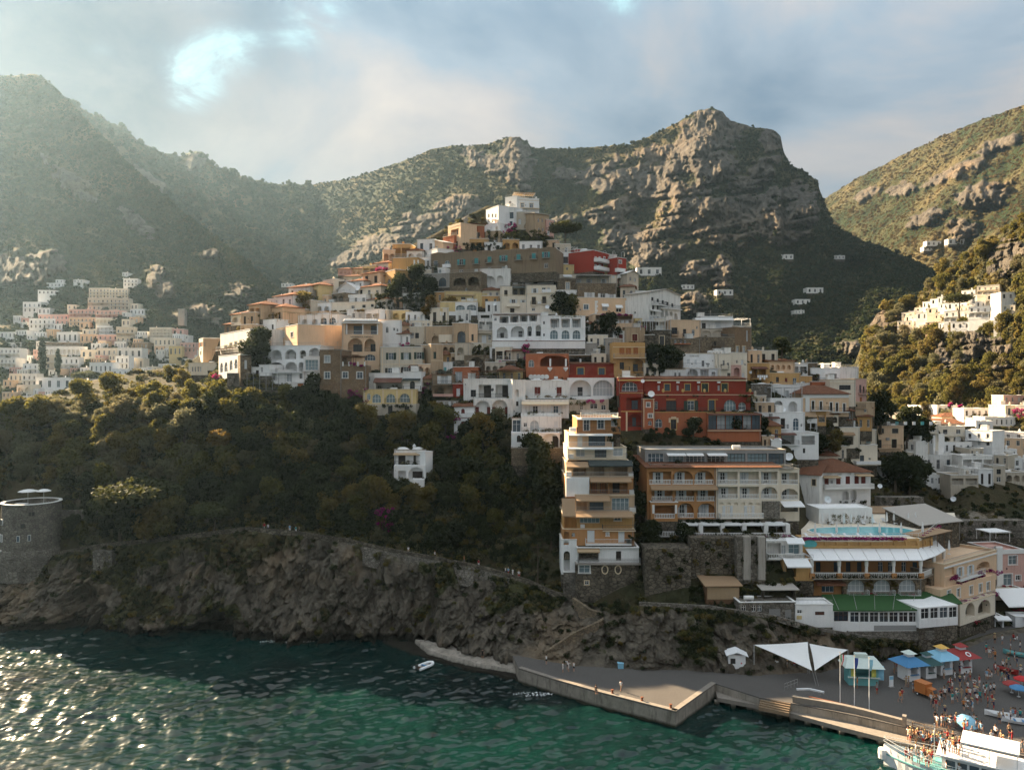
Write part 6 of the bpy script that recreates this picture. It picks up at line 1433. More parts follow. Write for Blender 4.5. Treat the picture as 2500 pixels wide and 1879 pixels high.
# ---------------------------------------------------------------- hotel tower of stacked orange terraces
tw=None
FL=[((305,88,775,245),0,11.5),((212,262,690,402),0,10),((200,408,838,528),0,8.6),((190,575,902,722),0,7.0),((182,724,912,932),0,5.6),((285,920,925,1100),0,4.2),((150,1128,922,1292),0,2.8),((150,1290,922,1445),0,1.6)]
DT=float(hillD(1470,1440))-.5
for i,(r,_,bk) in enumerate(FL):
    if tw is None:b=tw=Bld('apartment_tower',Z_F,r,'orange','narrow orange tower of stacked balcony flats above a white kitchen floor',t=12,d=DT+bk,cat='flats',ph=.2,rim='trim_cream')
    else :b=Bld('apartment_tower',Z_F,r,'orange',on=tw,t=12,d=DT+bk,ph=.15,rim='trim_cream')
    b.wall=('orange','peach','cream','tan','orange','tan','ochre','orange')[i]
    if i==0:b.w(375,108,437,228,trim='trim_white',name='door',pane='glass_blue');b.w(528,105,596,205,trim='trim_white',name='door',pane='glass_blue');b.w(672,115,738,182,pane='curtain');b.bal(300,760,240,1.6,'metal');b.bal(345,745,84,.8,'balus',.95,'trim_white','trim_white');b.awn(300,665,84,96,1.2,'awning_white');b.box('planter',222,190,290,230,1.2,'trim_white');b.plants(690,760,110,240,'leaf_dark',.5)
    if i==1:b.w(308,290,362,395,closed='shut_white',name='door');b.w(428,278,608,392,pane='glass_blue',fr='frame_dark',name='door');b.bal(215,685,398,1.5,'metal',mat='iron_white',slab='trim_cream');b.awn(215,680,256,266,1.5,'awning_white');b.plants(640,690,280,390,'leaf_dark',.8)
    if i==2:b.w(295,420,388,505,pane='curtain',name='door');b.w(495,418,622,515,pane='glass_blue',fr='frame_dark',name='door');b.w(695,412,800,500,pane='curtain');b.bal(205,830,522,1.5,'metal',mat='iron_grey',slab='trim_cream');b.awn(210,690,404,412,1.4,'awning_white');b.box('planter',205,470,262,520,1.4,'trim_white',-.8)
    if i==3:b.lg(262,605,400,715,arch=False,dep=1.6);b.lg(490,600,600,715,arch=False,dep=1.6);b.lg(705,600,850,715,arch=False,dep=1.6);b.bal(190,900,718,1.5,'metal',mat='iron_grey',slab='trim_cream');b.awn(425,895,545,592,1.8,'awning_dark');b.awn(185,420,560,605,1.9,'awning_tan');b.box('planter',182,660,238,712,1.4,'trim_white',-.7);b.box('planter',852,680,902,716,1.4,'trim_white',-.7)
    if i==4:b.box('white_bay',182,726,432,930,.9,'white');b.lg(450,772,640,905,arch=False,dep=1.4,dmat='shut_orange',door=[(.1,.4,.9),(.6,.9,.9)]);b.lg(660,772,850,905,arch=False,dep=1.4,dmat='shut_dark',door=[(.2,.6,.9)]);b.bal(430,905,908,1.5,'metal',mat='iron_grey',slab='trim_cream');b.awn(440,880,722,762,1.9,'awning_tan');b.box('planter',862,860,910,905,1.4,'trim_white',-.7)
    if i==5:b.lg(295,970,415,1085,arch=False,dep=1.2);b.w(440,968,592,1085,pane='glass_blue',fr='frame_dark',name='door');b.w(680,955,865,1085,pane='glass_sky',fr='frame_white',name='door');b.bal(265,925,1092,1.5,'metal',mat='iron_grey',slab='trim_cream');b.awn(290,650,915,966,1.9,'awning_tan');b.box('planter',862,1050,928,1092,1.4,'trim_white',-.7)
    if i==6:b.w(335,1140,548,1222,pane='glass_sky',fr='frame_white');b.w(708,1155,778,1196,pane='glass_blue',trim='trim_white');b.bal(575,920,1288,1.5,'metal',slab='trim_cream');b.awn(240,900,1095,1138,1.9,'awning_tan');b.awn(140,280,955,1122,2.4,'awning_tan');b.box('air_conditioner',340,1235,385,1270,.5,'frame_white');b.lg(170,1135,300,1280,arch=False,dep=1.2)
    if i==7:b.w(415,1300,492,1432,closed='shut_white',name='door');b.w(750,1300,818,1432,closed='shut_white',name='door');b.w(250,1325,282,1370,arch=True);b.w(622,1328,645,1358,trim='trim_white');b.lg(160,1312,220,1440,dep=.8);b.bal(395,880,1440,1.3,'metal',mat='iron_white',slab='trim_white');b.plants(840,920,1330,1430,'leaf_dark',.8)
    b.done()
b=Bld('apartment_tower',Z_F,(300,1490,972,1655),'white',on=tw,t=10,d=DT+.4,rim='trim_white',ph=.3);b.w(725,1525,782,1628,fr='frame_dark',closed='shut_dark',name='door');b.lg(322,1518,540,1640,arch=False,dep=2.2);b.ws((632,873),1522,1532,10);b.bal(320,980,1650,1.2,'metal',mat='iron_grey',slab='trim_grey');b.awn(305,545,1490,1520,.9,'wood_pale');b.bal(300,965,1480,.3,None,slab='trim_white');b.done()
b=Bld('apartment_tower',Z_P,(135,520,300,870),'white',on=tw,t=6,d=DT+1.2,ph=.2,rim='trim_white');b.lg(160,640,228,860,dep=1.5);b.lg(160,440+90,215,575,dep=.6);b.done()
b=Bld('apartment_tower',Z_P,(290,785,965,1190),'stone_dark',on=tw,t=10,d=DT-.4,ph=.2,rim='trim_grey',skirt=5);b.w(325,792,442,876,pane='glass_sky',fr='frame_white',trim='trim_white');b.w(388,960,432,1002,trim='trim_cream')
for x in (605,747):
    a,z=b.fl(x,840);m=MB()
    for k in range(20):
        t0,t1=6.2832*k/20,6.2832*(k+1)/20;m.bar((a+.55*math.cos(t0),-.05,z+.75*math.sin(t0)),(a+.55*math.cos(t1),-.05,z+.75*math.sin(t1)),.12,5)
    b.put('wreath_ring',m.mesh('wreath_ring','trim_cream'))
b.done()
b=Bld('apartment_tower',Z_P,(160,870,292,1110),'stone_grey',on=tw,t=6,d=DT+.6,ph=.2,rim='trim_white');b.lg(162,975,218,1095,dep=.6);b.done()
# ---------------------------------------------------------------- orange hotel with white balusters
DO=float(hillD(1740,1275))
b=OH=Bld('hotel',Z_F,(1062,618,1805,1182),'orange','orange and cream balcony hotel with white balusters on every floor',yaw=1,t=13,d=DO,cat='hotel',ph=.3,roof='shed')
for x0,x1 in ((1085,1322),(1335,1558),(1570,1778)):
    xc=(x0+x1)/2;b.lg(x0,655 if x0>1100 else 665,x1,805,arch=x0>1100,dep=1.3,rail='balus',rmat='trim_white',rh=.85);b.w(xc-25,682,xc+25,760,dep=1.5) if False else None
for x0,x1 in ((1112,1335),(1362,1570),(1595,1808)):b.lg(x0,845,x1,985,arch=False,dep=1.3,rail='balus',rmat='trim_white',rh=.85)
for x0,x1 in ((1390,1565),(1605,1815)):b.lg(x0,1005,x1,1165,arch=True,dep=1.3,rail='balus',rmat='trim_white',rh=.85)
b.lg(1140,1025,1360,1170,arch=False,dep=1.3)
b.awn(1095,1810,812,850,1.2,'awning_tan');b.done()


def french(bl,x,y0,y1,wd,dep,sh='shut_white',pane='glass'):
    a0,z0=bl.fl(x-wd/2,y1);a1,z1=bl.fl(x+wd/2,y0);W=round((a1-a0)/.05)*.05;Hh=round((z1-z0)/.05)*.05
    o=bl.put('window',cached(('f',W,Hh,False,'frame_white',True),lambda :m_frame(W,Hh,False,'frame_white',True)),at=(a0,dep-.08,z0))
    bl.put('pane',cached(('p',W,Hh,False,pane),lambda :m_pane(W,Hh,False,pane)),parent=o,at=(0,.055,0))
    sw=round(W*.45,3);me=cached(('s',sw,Hh,sh),lambda :m_shutter(sw,Hh,sh))
    for q in (-sw-.04,W+.04):bl.put('shutter',me,parent=o,at=(q,-.04,0))


for x in (1192,1426,1652):french(b,x,682,800,56,1.3)
for x in (1210,1445,1680):french(b,x,866,980,56,1.3)
for x in (1452,1688):french(b,x,1032,1160,56,1.3,pane='curtain' if x==1688 else 'glass')
french(b,1240,1045,1165,70,1.3,pane='curtain')
c=Bld('hotel',Z_F,(1100,1000,1392,1185),'orange',on=OH,d=DO-1.6,t=3,ph=.2,rim='trim_white');c.lg(1142,1030,1360,1172,arch=False,dep=2.4,rail='balus',rmat='trim_white',rh=.85)
for x in (1128,1372):c.box('column',x-12,1025,x+12,1120,.12,'trim_white')
c.done()
c=Bld('hotel',Z_F,(1808,618,2490,1182),'cream',on=OH,d=DO,t=13,ph=.3,yaw=1,roof='shed')
for x0,x1 in ((1815,2040),(2062,2270),(2292,2470)):c.lg(x0,668,x1,805,arch=False,dep=1.3,rail='balus',rmat='trim_white',rh=.85);c.lg(x0,830,x1,962,arch=x0>2200,dep=1.3,rail='balus',rmat='trim_white',rh=.85)
for k in range(7):c.lg(1842+78*k,998,1886+78*k,1030,dep=.25) if k<6 else None
for x in (1930,2165):french(c,x,1035,1150,56,.05,pane='curtain' if x==1930 else 'glass')
c.bal(1840,2300,1160,.9,'balus',.85,'trim_white','cream')
c.box('stone_porch',2300,985,2485,1165,.5,'stone_grey');c.done()
for x,p in ((1895,'glass'),(2125,'curtain'),(2369,'glass')):french(c,x,684,800,54,1.3,pane=p)
for x,p in ((1905,'glass'),(2135,'glass'),(2372,'glass')):french(c,x,852,958,54,1.3,pane=p)
c=Bld('hotel',Z_F,(2488,640,2705,1182),'cream',on=OH,d=DO+1.2,t=11,ph=.3,yaw=4,rim='trim_cream')
for y0,y1 in ((680,805),(850,972)):c.lg(2510,y0,2690,y1,arch=y0>800,dep=1.3,rail='balus',rmat='trim_white',rh=.85);french(c,2570,y0+14,y1-4,54,1.3)
c.lg(2505,1025,2690,1100,arch=False,dep=1.8,rail='metal');c.awn(2495,2720,985,1025,2.0,'awning_white');c.done()
c=Bld('hotel',Z_F,(1040,435,2560,625),'iron_grey',on=OH,d=DO+5,t=10,ph=.2,rim='trim_grey')
for k,(x0,x1) in enumerate(((1070,1240),(1290,1460),(1480,1690),(1710,1900),(1928,2122),(2145,2355),(2372,2540))):c.w(x0,470,x1,600,pane=['glass_blue','glass_sky','glass_blue','glass','glass_sky','glass_sky','glass_blue'][k],fr='frame_dark' if k>3 else 'frame_white')
for x0,x1 in ((1270,1470),(1480,1660),(1705,1910)):c.awn(x0,x1,468,482,1.4,'awning_white')
c.bal(1060,2560,612,4.2,'metal',.9,'iron_grey','trim_grey');c.plants(1080,1300,570,605,'leaf_dark',3.2);c.plants(1350,1420,530,560,'leaf_dark',3.0);c.plants(1980,2500,590,606,'leaf_oak',4.0,size=.1);c.done()
c=Bld('hotel',Z_F,(1040,1185,1395,1320),'stone_grey',on=OH,d=DO-.4,t=8,ph=.1,rim=None);c.lg(1180,1210,1340,1312,arch=False,dep=2.0,door=(.1,.9,.9));c.bal(1035,1390,1345,2.2,'balus',.95,'trim_white','stone_grey');c.done()
c=Bld('hotel',Z_F,(1395,1180,2560,1320),'stone_dark',on=OH,d=DO-.2,t=9,ph=.1,rim=None)
for k in range(5):c.lg(1412+232*k,1212,1592+232*k,1312,arch=False,dep=2.2,door=(.2,.8,.85));c.awn(1405+232*k,1592+232*k,1205,1222,1.8,'awning_white');c.box('dividing_wall',1596+232*k,1215,1640+232*k,1320,1.9,'trim_white')
c.bal(1545,2560,1350,2.6,'balus',.85,'trim_white','trim_white');c.plants(1560,2560,1340,1362,'petal_purple',2.8,size=.13);c.plants(1400,2500,1180,1200,'leaf_dark',.8);c.done()
# ---------------------------------------------------------------- pool hotel by the beach
def wput(b,name,m,mat,parent=None,smooth=False):
    """mesh written in world coordinates, made a part of a building"""
    o=ob(name,m.mesh(name,mat,smooth),parent or b.e)
    if parent is None:o.matrix_basis=b.Me.inverted()
    else :o.matrix_basis=(b.Me if False else Matrix.Identity(4))
    return o


PH=Bld('hotel',Z_G,(590,607,1640,745),'ochre','ochre pool hotel with scalloped cornice, white pergola and green roofed veranda',d=146.0,t=4,cat='hotel',ph=.05,rim=None)
for k in range(9):PH.lg(700+104*k,622,790+104*k,668,dep=.28)
PH.band(590,1640,682,688,'trim_yellow',.1);pq=PH.fl(655,655)
PH.put('oval_plaque',MB().lathe([(0,.03),(1.25,.03),(1.3,0),(1.3,-.02)],20).mesh('oval_plaque','shut_teal'),at=(pq[0],-.05,pq[1])).matrix_basis@=Matrix.Rotation(R(90),4,'X')@Matrix.Diagonal((1,.62,1,1))
PH.done()
c=Bld('hotel',Z_G,(1640,604,1760,742),'ochre',on=PH,d=149.0,t=20,yaw=38,ph=.05,rim=None,skirt=8);c.lg(1655,622,1700,668,dep=.25);c.lg(1705,620,1745,664,dep=.25);c.done()
m=MB();zt=PH.O.z+PH.H-.04;zdeck=zt
poly=[P(1958,1313,146.05),P(2050,1313,145.9),P(2150,1313,145.9),P(2244,1313,146.4),P(2268,1313,150),P(2290,1313,158),P(2335,1300,166),P(2330,1300,176),P(1975,1300,176),P(1955,1300,158)]
m.prism([(p.x,p.y) for p in poly],zt-.5,zt);wput(PH,'pool_deck',m,'cream')
m=MB();m.prism([(p.x,p.y+.4) for p in poly],zt-7,zt-.52);wput(PH,'deck_base',m,'stone_grey')
L=[]
for q in range(46):
    px=1962+282*q/45 if q<40 else 2244+(q-39)*8
    d_=145.9 if q<40 else 146.4+(q-39)*2.0
    p=P(px,1313,d_);L.append((p.x,p.y-.15,zt+.12,.5,.35,.3))
me=leafmesh('flower_edging',L,3000,.13,'petal_purple',4);o=ob('flower_edging',me,PH.e);o.matrix_basis=PH.Me.inverted()
m=MB()
for i in range(len(poly)-1):
    a_,b_=poly[i],poly[i+1]
    if i>5:break
    n=max(2,int((b_-a_).length/1.2))
    for k in range(n):q=a_.lerp(b_,k/n);m.bar((q.x,q.y+.25,zt),(q.x,q.y+.25,zt+1.0),.025)
    m.bar((a_.x,a_.y+.25,zt+1.0),(b_.x,b_.y+.25,zt+1.0),.035)
wput(PH,'deck_railing',m,'iron_white')
# pool: coping and water
mw,t=newmat('pool_water');nn=t.noise(t.geo.outputs['Position'],1.2,3);finish(t,t.mix(nn,(0.10,0.42,0.46),(0.22,0.60,0.62)),0.05,t.bump(nn,.4,.1),.5)
pc=P(2105,1294,153.2);m1,m2=MB(),MB();N=40
ring=[(pc.x+10.2*math.copysign(abs(math.cos(6.2832*k/N))**.7,math.cos(6.2832*k/N)),pc.y+(4.2+.8*math.cos(6.2832*k/N))*math.copysign(abs(math.sin(6.2832*k/N))**.8,math.sin(6.2832*k/N))) for k in range(N)]
m1.prism([(pc.x+(x-pc.x)*1.05,pc.y+(y-pc.y)*1.10) for x,y in ring],zdeck+.004,zdeck+.16);m2.prism(ring,zdeck+.17,zdeck+.2)
cp=wput(PH,'pool_coping',m1,'trim_white');wput(PH,'pool_water',m2,'pool_water')
# loggia under the white pergola
c=Bld('hotel',Z_G,(678,795,1662,968),'orange',on=PH,d=145.6,t=3,ph=.1,rim=None)
for x in (730,890,1000,1100,1290,1380,1500,1600):c.w(x-22,815,x+22,905,pane='glass_blue',fr='frame_dark' if x%3 else 'frame_white',name='door')
c.done()
zl=P(2100,1411,141).z;zr=P(2100,1366,141).z;ze=zl-3.0
fl=[P(1984,1411,141.2),P(2250,1411,141.2),P(2282,1411,145),P(2306,1405,150)]
m=MB();pts=[(p.x,p.y) for p in fl]+[(fl[3].x,152),(fl[0].x,146)];m.prism(pts,zl-.3,zl);wput(PH,'loggia_floor',m,'trim_grey')
for i,(p,q) in enumerate(zip([fl[0],fl[0].lerp(fl[1],.25),fl[0].lerp(fl[1],.5),fl[0].lerp(fl[1],.75),fl[1],fl[2],fl[3]],range(7))):
    mm=MB();mm.lathe([(.34,0),(.34,.15),(.27,.25),(.25,2.0),(.32,2.15),(.34,zr-zl)],12,(p.x,p.y+.3,zl));wput(PH,'column',mm,'trim_white',smooth=False)
    mm=MB().box(p.x-.45,p.x+.45,p.y-.05,p.y+.75,zl-.1,zl+.85);wput(PH,'pedestal',mm,'orange')
m=MB();bk=[P(1966,1351,146),P(2240,1346,146),P(2262,1346,150),P(2285,1340,154)]
for i in range(3):
    a_,b_,c_,d_=fl[i],fl[i+1],bk[i+1],bk[i];n=8 if i==0 else 2
    for k in range(n):
        p0,p1,q0,q1=a_.lerp(b_,k/n),a_.lerp(b_,(k+.97)/n),d_.lerp(c_,k/n),d_.lerp(c_,(k+.97)/n)
        zb=zr+1.0;ed=-.5
        m.add([(p0.x,p0.y+ed,zr),(p1.x,p1.y+ed,zr),(q1.x,q1.y,zb),(q0.x,q0.y,zb),(p0.x,p0.y+ed,zr-.1),(p1.x,p1.y+ed,zr-.1),(q1.x,q1.y,zb-.1),(q0.x,q0.y,zb-.1)],[(0,1,2,3),(7,6,5,4),(0,4,5,1),(1,5,6,2),(3,7,4,0)])
wput(PH,'white_pergola_roof',m,'awning_white')
m=MB()
for i in range(3):
    a_,b_=fl[i],fl[i+1];n=max(3,int((b_-a_).length/.32))
    for k in range(n):q=a_.lerp(b_,k/n);m.bar((q.x,q.y+.2,zl),(q.x,q.y+.2,zl+.85),.06)
    m.bar((a_.x,a_.y+.2,zl+.88),(b_.x,b_.y+.2,zl+.88),.08)
wput(PH,'loggia_balustrade',m,'trim_white')
L=[(fl[0].lerp(fl[1],k/30).x,fl[0].y+.1,zl+.2,.5,.3,.35) for k in range(31)];o=ob('loggia_planting',leafmesh('loggia_planting',L,1500,.12,'leaf_dark',5),PH.e);o.matrix_basis=PH.Me.inverted()
c=Bld('hotel',Z_G,(955,968,1662,1120),'stone',on=PH,d=142.2,t=6,ph=.1,rim='trim_grey')
for x in (1072,1305,1533):c.w(x-78,975,x+78,1088,arch=True,pane='curtain',fr='frame_white',dep=.5);c.bal(x-85,x+95,1105,1.0,'metal',.9,'iron_white','trim_white')
c.plants(960,1660,1105,1118,'petal_red',.8,size=.1);c.plants(1150,1220,980,1060,'leaf_oak',.3);c.plants(1390,1450,980,1060,'leaf_oak',.3);c.done()
c=Bld('hotel',Z_G,(590,965,955,1100),'orange',on=PH,d=143.0,t=6,ph=.1,rim=None);c.w(760,1005,870,1088,pane='glass_blue',sh=None,name='door');c.awn(690,950,968,1002,1.6,'tile');c.w(625,1020,690,1088,closed='shut_dark',name='door');c.done()
c=Bld('hotel',Z_G,(1662,880,1790,1110),'stone',on=PH,d=144.5,t=6,yaw=24,ph=.1,rim='trim_grey');c.lg(1690,960,1745,1060,dep=.8);c.done()
# veranda with green roof
c=VE=Bld('hotel',Z_G,(860,1250,1640,1450),'white',on=PH,d=134.6,t=7,yaw=1,ph=.02,rim=None)
for k in range(7):c.w(1018+88*k,1268,1098+88*k,1358,fr='frame_white',pane='glass',dep=.2)
c.w(870,1262,1000,1350,fr='frame_brown');c.box('vent_grille',1230,1385,1640,1430,.03,'iron_grey');c.done()
c=Bld('hotel',Z_G,(1640,1215,1985,1378),'white',on=PH,d=135.4,t=7,yaw=14,ph=.02,rim=None)
for k in range(4):c.w(1655+84*k,1232-4*k,1728+84*k,1328-4*k,fr='frame_white',pane='glass',dep=.2)
c.done()
plain('green_turf_roof',(0.035,0.10,0.028),0.9,var=.3)
m=MB();ga=[P(2026,1492,134.2),P(2148,1490,134.0),P(2246,1482,134.4),P(2350,1471,138.5)];gb=[P(2005,1455,141.5),P(2120,1449,141.8),P(2262,1446,143.5),P(2304,1446,148)]
ze_,zt_=ga[1].z+.05,P(2120,1449,141.8).z
for i in range(3):
    a_,b_,c_,d_=ga[i],ga[i+1],gb[i+1],gb[i]
    v=[(a_.x,a_.y,ze_),(b_.x,b_.y,ze_),(c_.x,c_.y,zt_),(d_.x,d_.y,zt_)];m.add(v+[(x,y,z-.18) for x,y,z in v],[(0,1,2,3),(7,6,5,4),(0,4,5,1),(1,5,6,2),(2,6,7,3),(3,7,4,0)])
gr=wput(PH,'green_roof',m,'green_turf_roof')
m=MB()
for k in range(5):p,q=ga[0].lerp(ga[2],.1+k*.2),gb[0].lerp(gb[2],.1+k*.2);m.bar((p.x,p.y,ze_+.05),(q.x,q.y,zt_+.05),.05)
wput(PH,'roof_seam',m,'iron_grey')
c=Bld('hotel',Z_G,(1000,1440,1775,1500),'stone_grey',on=PH,d=134.2,t=5,yaw=2,ph=.1,rim=None);c.done()
# left annexes of the pool hotel
c=Bld('annex',Z_G,(255,630,588,785),'white_old','small white annex with a balustraded balcony beside the ochre pool hotel',d=143.4,t=6,ph=.2);c.lg(268,645,395,775,arch=False,dep=1.2);c.w(398,665,440,750,pane='curtain');c.w(462,655,560,760,pane='glass_sky',name='door');c.bal(258,585,775,1.2,'balus',.9,'trim_white','trim_white');c.awn(430,585,598,635,1.4,'awning_white');c.done()
c=Bld('annex',Z_G,(415,790,690,968),'ochre','low ochre annex under a white sloping awning',d=141.6,t=5,ph=.2,cat='annex');c.awn(412,632,785,832,2.2,'awning_white');c.w(545,835,580,862);c.lg(440,850,530,950,arch=False,dep=1.2);c.done()
def stonewall(rect,Z,d,label,wall='stone_dark',yaw=0,t=2.5,name='retaining_wall',sk=2.0):
    b=Bld(name,Z,rect,wall,label,d=d,yaw=yaw,t=t,cat='wall',ph=.05,rim=None,skirt=sk);x0,y0,x1,y1=rect
    for k in range(max(3,int((x1-x0)/Z[2]/9))):x=rng.uniform(x0,x1-30);y=rng.uniform(y0-8,y0+(y1-y0)*.8);b.plants(x,x+rng.uniform(15,50),y,y+rng.uniform(12,70),rng.choice(['leaf_dark','leaf_oak']),.3,n=110,size=.12)
    return b.done()
stonewall((0,590,260,965),Z_G,139.6,'tall grey retaining wall with two concrete buttresses under the orange hotel terraces','stone_grey')
for x in (60,190):bb=Bld('buttress',Z_G,(x,590,x+62,960),'concrete','white-grey concrete buttress on the tall retaining wall' if x>100 else 'dark stained concrete buttress on the tall retaining wall',d=139.0,t=1.2,cat='buttress',ph=.05,rim=None,skirt=1);bb.done()
stonewall((1040,610,1535,1200),Z_P,140.2,'rough dark stone bastion between the orange tower and the orange hotel','stone_dark',0,5)
stonewall((1535,500,2015,1010),Z_P,141.4,'mossy stone retaining wall right of the rough bastion','stone_dark',0,3)
b=Bld('reed_hut',Z_P,(1705,1010,2060,1190),'wood','reed-walled hut with an orange board roof above the beach path',d=137.2,t=5,yaw=3,cat='hut',roof='shed',ph=.9,rmat='awning_tan')
for k in range(24):b.box('reed_panel',1712+14.2*k,1030,1724+14.2*k,1160,.05,'wood_pale')
b.done()
b=Bld('reed_hut',Z_G,(235,1060,530,1185),'stone_dark','dark open shed with wooden posts beside the reed hut',d=137.0,t=5,yaw=2,cat='shed',roof='shed',ph=.6,rmat='roof_grey');b.lg(245,1070,520,1150,arch=False,dep=3);b.done()
b=Bld('store_row',Z_G,(20,1180,525,1330),'stone_grey','row of grey storerooms with steel doors below the reed hut',d=134.3,t=4,yaw=2,cat='storeroom',ph=.1,rim='trim_white');b.w(285,1235,390,1325,closed='iron_grey',name='door');b.w(430,1245,490,1330,closed='iron_grey',name='door')
for x in (40,130,180):b.w(x,1205,x+40,1260,fr='frame_white',pane='glass')
b.done()
b=Bld('stair_house',Z_G,(525,1200,860,1385),'white','stepped white stair house at the left end of the green roofed veranda',d=134.0,t=4,cat='house',ph=.1);b.w(540,1245,585,1280);b.w(700,1260,785,1295,fr='frame_brown',pane='awning_brown');b.box('notice_board',535,1298,580,1330,.06,'yellow');b.done()
# beach-side hotels at the right edge
b=Bld('hotel',Z_N,(775,1180,1720,1700),'peach','peach beach hotel with flower boxes and pale shutters seen at an angle',d=151.5,t=10,yaw=36,cat='hotel',rim='trim_cream',skirt=8)
b.w(1030,1360,1095,1535,sh='shut_white',trim='trim_white',pane='glass_sky');b.w(1215,1325,1275,1500,sh='shut_white',trim='trim_white',pane='glass_sky');b.lg(785,1330,960,1520,dep=.4);b.lg(1360,1260,1590,1400,dep=1.5);b.bal(990,1440,1590,.8,'metal',.9,'iron_white','trim_white')
for x0,x1,y in ((780,980,1550),(990,1440,1575),(1350,1600,1425),(1640,1740,1440)):b.plants(x0,x1,y-25,y+25,'petal_purple',.7,size=.1)
b.band(770,1720,1225,1250,'trim_white',.15,'cornice');b.perg(800,1300,890,1120,4,'wood',roof='awning_tan',yoff=4);b.done()
c=Bld('hotel',Z_Q,(1310,90,1905,290),'peach',on=b,d=149.0,t=8,yaw=34,ph=.05,rim=None,skirt=8)
for x,y in ((1400,178),(1505,160),(1640,130),(1742,108),(1825,88)):c.w(x-18,y,x+18,y+95,pane='glass_sky',trim='trim_white')
c.plants(1500,1900,240,285,'petal_purple',.9,size=.11);c.done()
c=Bld('hotel',Z_Q,(1520,280,1905,480),'cream',on=b,d=147.5,t=7,yaw=34,ph=.05,rim='trim_cream',skirt=8);c.lg(1580,300,1680,470,dep=1.6);c.lg(1715,282,1850,450,dep=1.6);c.done()
b=Bld('hotel',Z_N,(1815,1080,2330,1760),'pink','salmon pink hotel with white corner strips and square white-framed windows',d=163.0,t=10,yaw=8,cat='hotel',skirt=8);b.w(1935,1150,2085,1310,trim='trim_white',pane='glass_sky');b.w(1840,1480,1998,1690,pane='glass_sky',trim='trim_white');b.w(2062,1500,2150,1592,trim='trim_white');b.band(1720,1815,1000,1700,'trim_white',.2,'pilaster');b.band(1815,2330,1030,1110,'trim_white',.2,'frieze');b.perg(1800,2160,790,960,4,'trim_white',roof='awning_white',yoff=3);b.plants(1750,2260,1680,1740,'petal_red',.8);b.done()
b=Bld('beach_bar',Z_Q,(1890,215,2330,440),'cream_grey','beach bar under a broad pale awning at the foot of the salmon hotel',d=156.5,t=6,yaw=6,cat='bar',ph=.1,skirt=6);b.lg(1900,280,2320,430,arch=False,dep=4);b.awn(1885,2340,160,285,4.0,'awning_white');b.plants(1900,2330,380,430,'petal_red',1.2);b.done()
for x,lb in ((1805,'white bathing cabin with a striped awning, first of the pair by the bar'),(2120,'white bathing cabin with an arched opening, near the edge of the beach bar')):
    b=Bld('cabin',Z_Q,(x,465,x+190,585),'white_paint',lb,d=150.0,t=3,cat='cabin',ph=.1,skirt=.4);b.lg(x+100,480,x+175,580,arch=x>2000,dep=1.4);b.awn(x+80,x+235,455,478,1.2,'awning_white');b.done()
b=Bld('beach_wall',Z_Q,(1500,500,1800,640),'stone_dark','dark planted stone wall between veranda and cabins',d=146.5,t=3,yaw=10,cat='wall',ph=.05,rim=None);b.plants(1500,1800,440,560,'leaf_dark',.8);b.plants(1520,1700,450,520,'petal_red',.9,n=300);b.done()
# upper terraces right of the pool
stonewall((1930,445,2600,590),Z_G,176.0,'long rubble garden wall above the beach hotels','stone_grey',2,3)
stonewall((1290,235,1680,340),Z_G,181.0,'short rubble wall under the dark garden beside the tiled villa','stone_grey',0,3)
b=Bld('garden_roof',Z_N,(330,560,1060,880),'stone_dark','dark grey sloping shed roof right of the pool terrace',d=160.0,t=8,yaw=25,cat='shed',roof='shed',ph=2.4,rmat='roof_grey',skirt=5);b.done()
b=Bld('pool_pavilion',Z_G,(1190,370,1690,445),'stone_grey','open tan-roofed pavilion along the back of the pool terrace',d=174.5,t=5,cat='pavilion',roof='shed',ph=.6,rmat='awning_tan',skirt=3);b.lg(1210,385,1670,440,arch=False,dep=3);b.done()

# ---------------------------------------------------------------- generic houses for the valley and the far villages
def simple(Z,rect,wall,label,d,yaw=0,rows=1,cols=3,style='w',roof='flat',cat='house',group=None,sk=6,t=None,domes=0,sh=None,rim='trim_white',rmat=None,name='house'):
    b=Bld(name,Z,rect,wall,label,yaw=yaw,d=d,base=wall if sk>3 else 'stone_dark',cat=cat,group=group,roof=roof,skirt=sk,t=t,rim=rim,rmat=rmat,ph=.5 if roof=='flat' else 1.3)
    x0,y0,x1,y1=rect;W,Hh=x1-x0,y1-y0;top=Hh*.12
    for r in range(rows):
        ya=y0+top+(Hh-top)*(r+.16)/rows;yb=y0+top+(Hh-top)*(r+.80)/rows
        for k in range(cols):
            xc=x0+W*(k+.5)/cols;cw=W/cols
            st=style[r%len(style)]
            if st=='w':b.w(xc-cw*.17,ya,xc+cw*.17,yb,sh=sh,fr='frame_dark' if (k+r)%3==0 else 'frame_white')
            elif st=='a':b.lg(xc-cw*.36,ya,xc+cw*.36,yb,dep=1.2)
            elif st=='l':b.lg(xc-cw*.42,ya,xc+cw*.42,yb,arch=False,dep=1.3,rail='metal',rmat='iron_white')
            elif st=='d':b.w(xc-cw*.17,ya,xc+cw*.17,yb+(Hh-top)*.12/rows,closed='shut_dark',fr='frame_dark')
        if st in 'wd' and rows>1 and r<rows-1 and W*b.d/F/Z[2]>6:b.bal(x0+W*.05,x1-W*.05,y0+top+(Hh-top)*(r+.97)/rows,.8,'metal',.9,'iron_white')
    for k in range(domes):b.dome((k+.08)/domes,(k+.92)/domes,.7)
    if rng.random()<.5:b.chim(rng.uniform(.2,.8),.3,.8,.5)
    b.done();return b


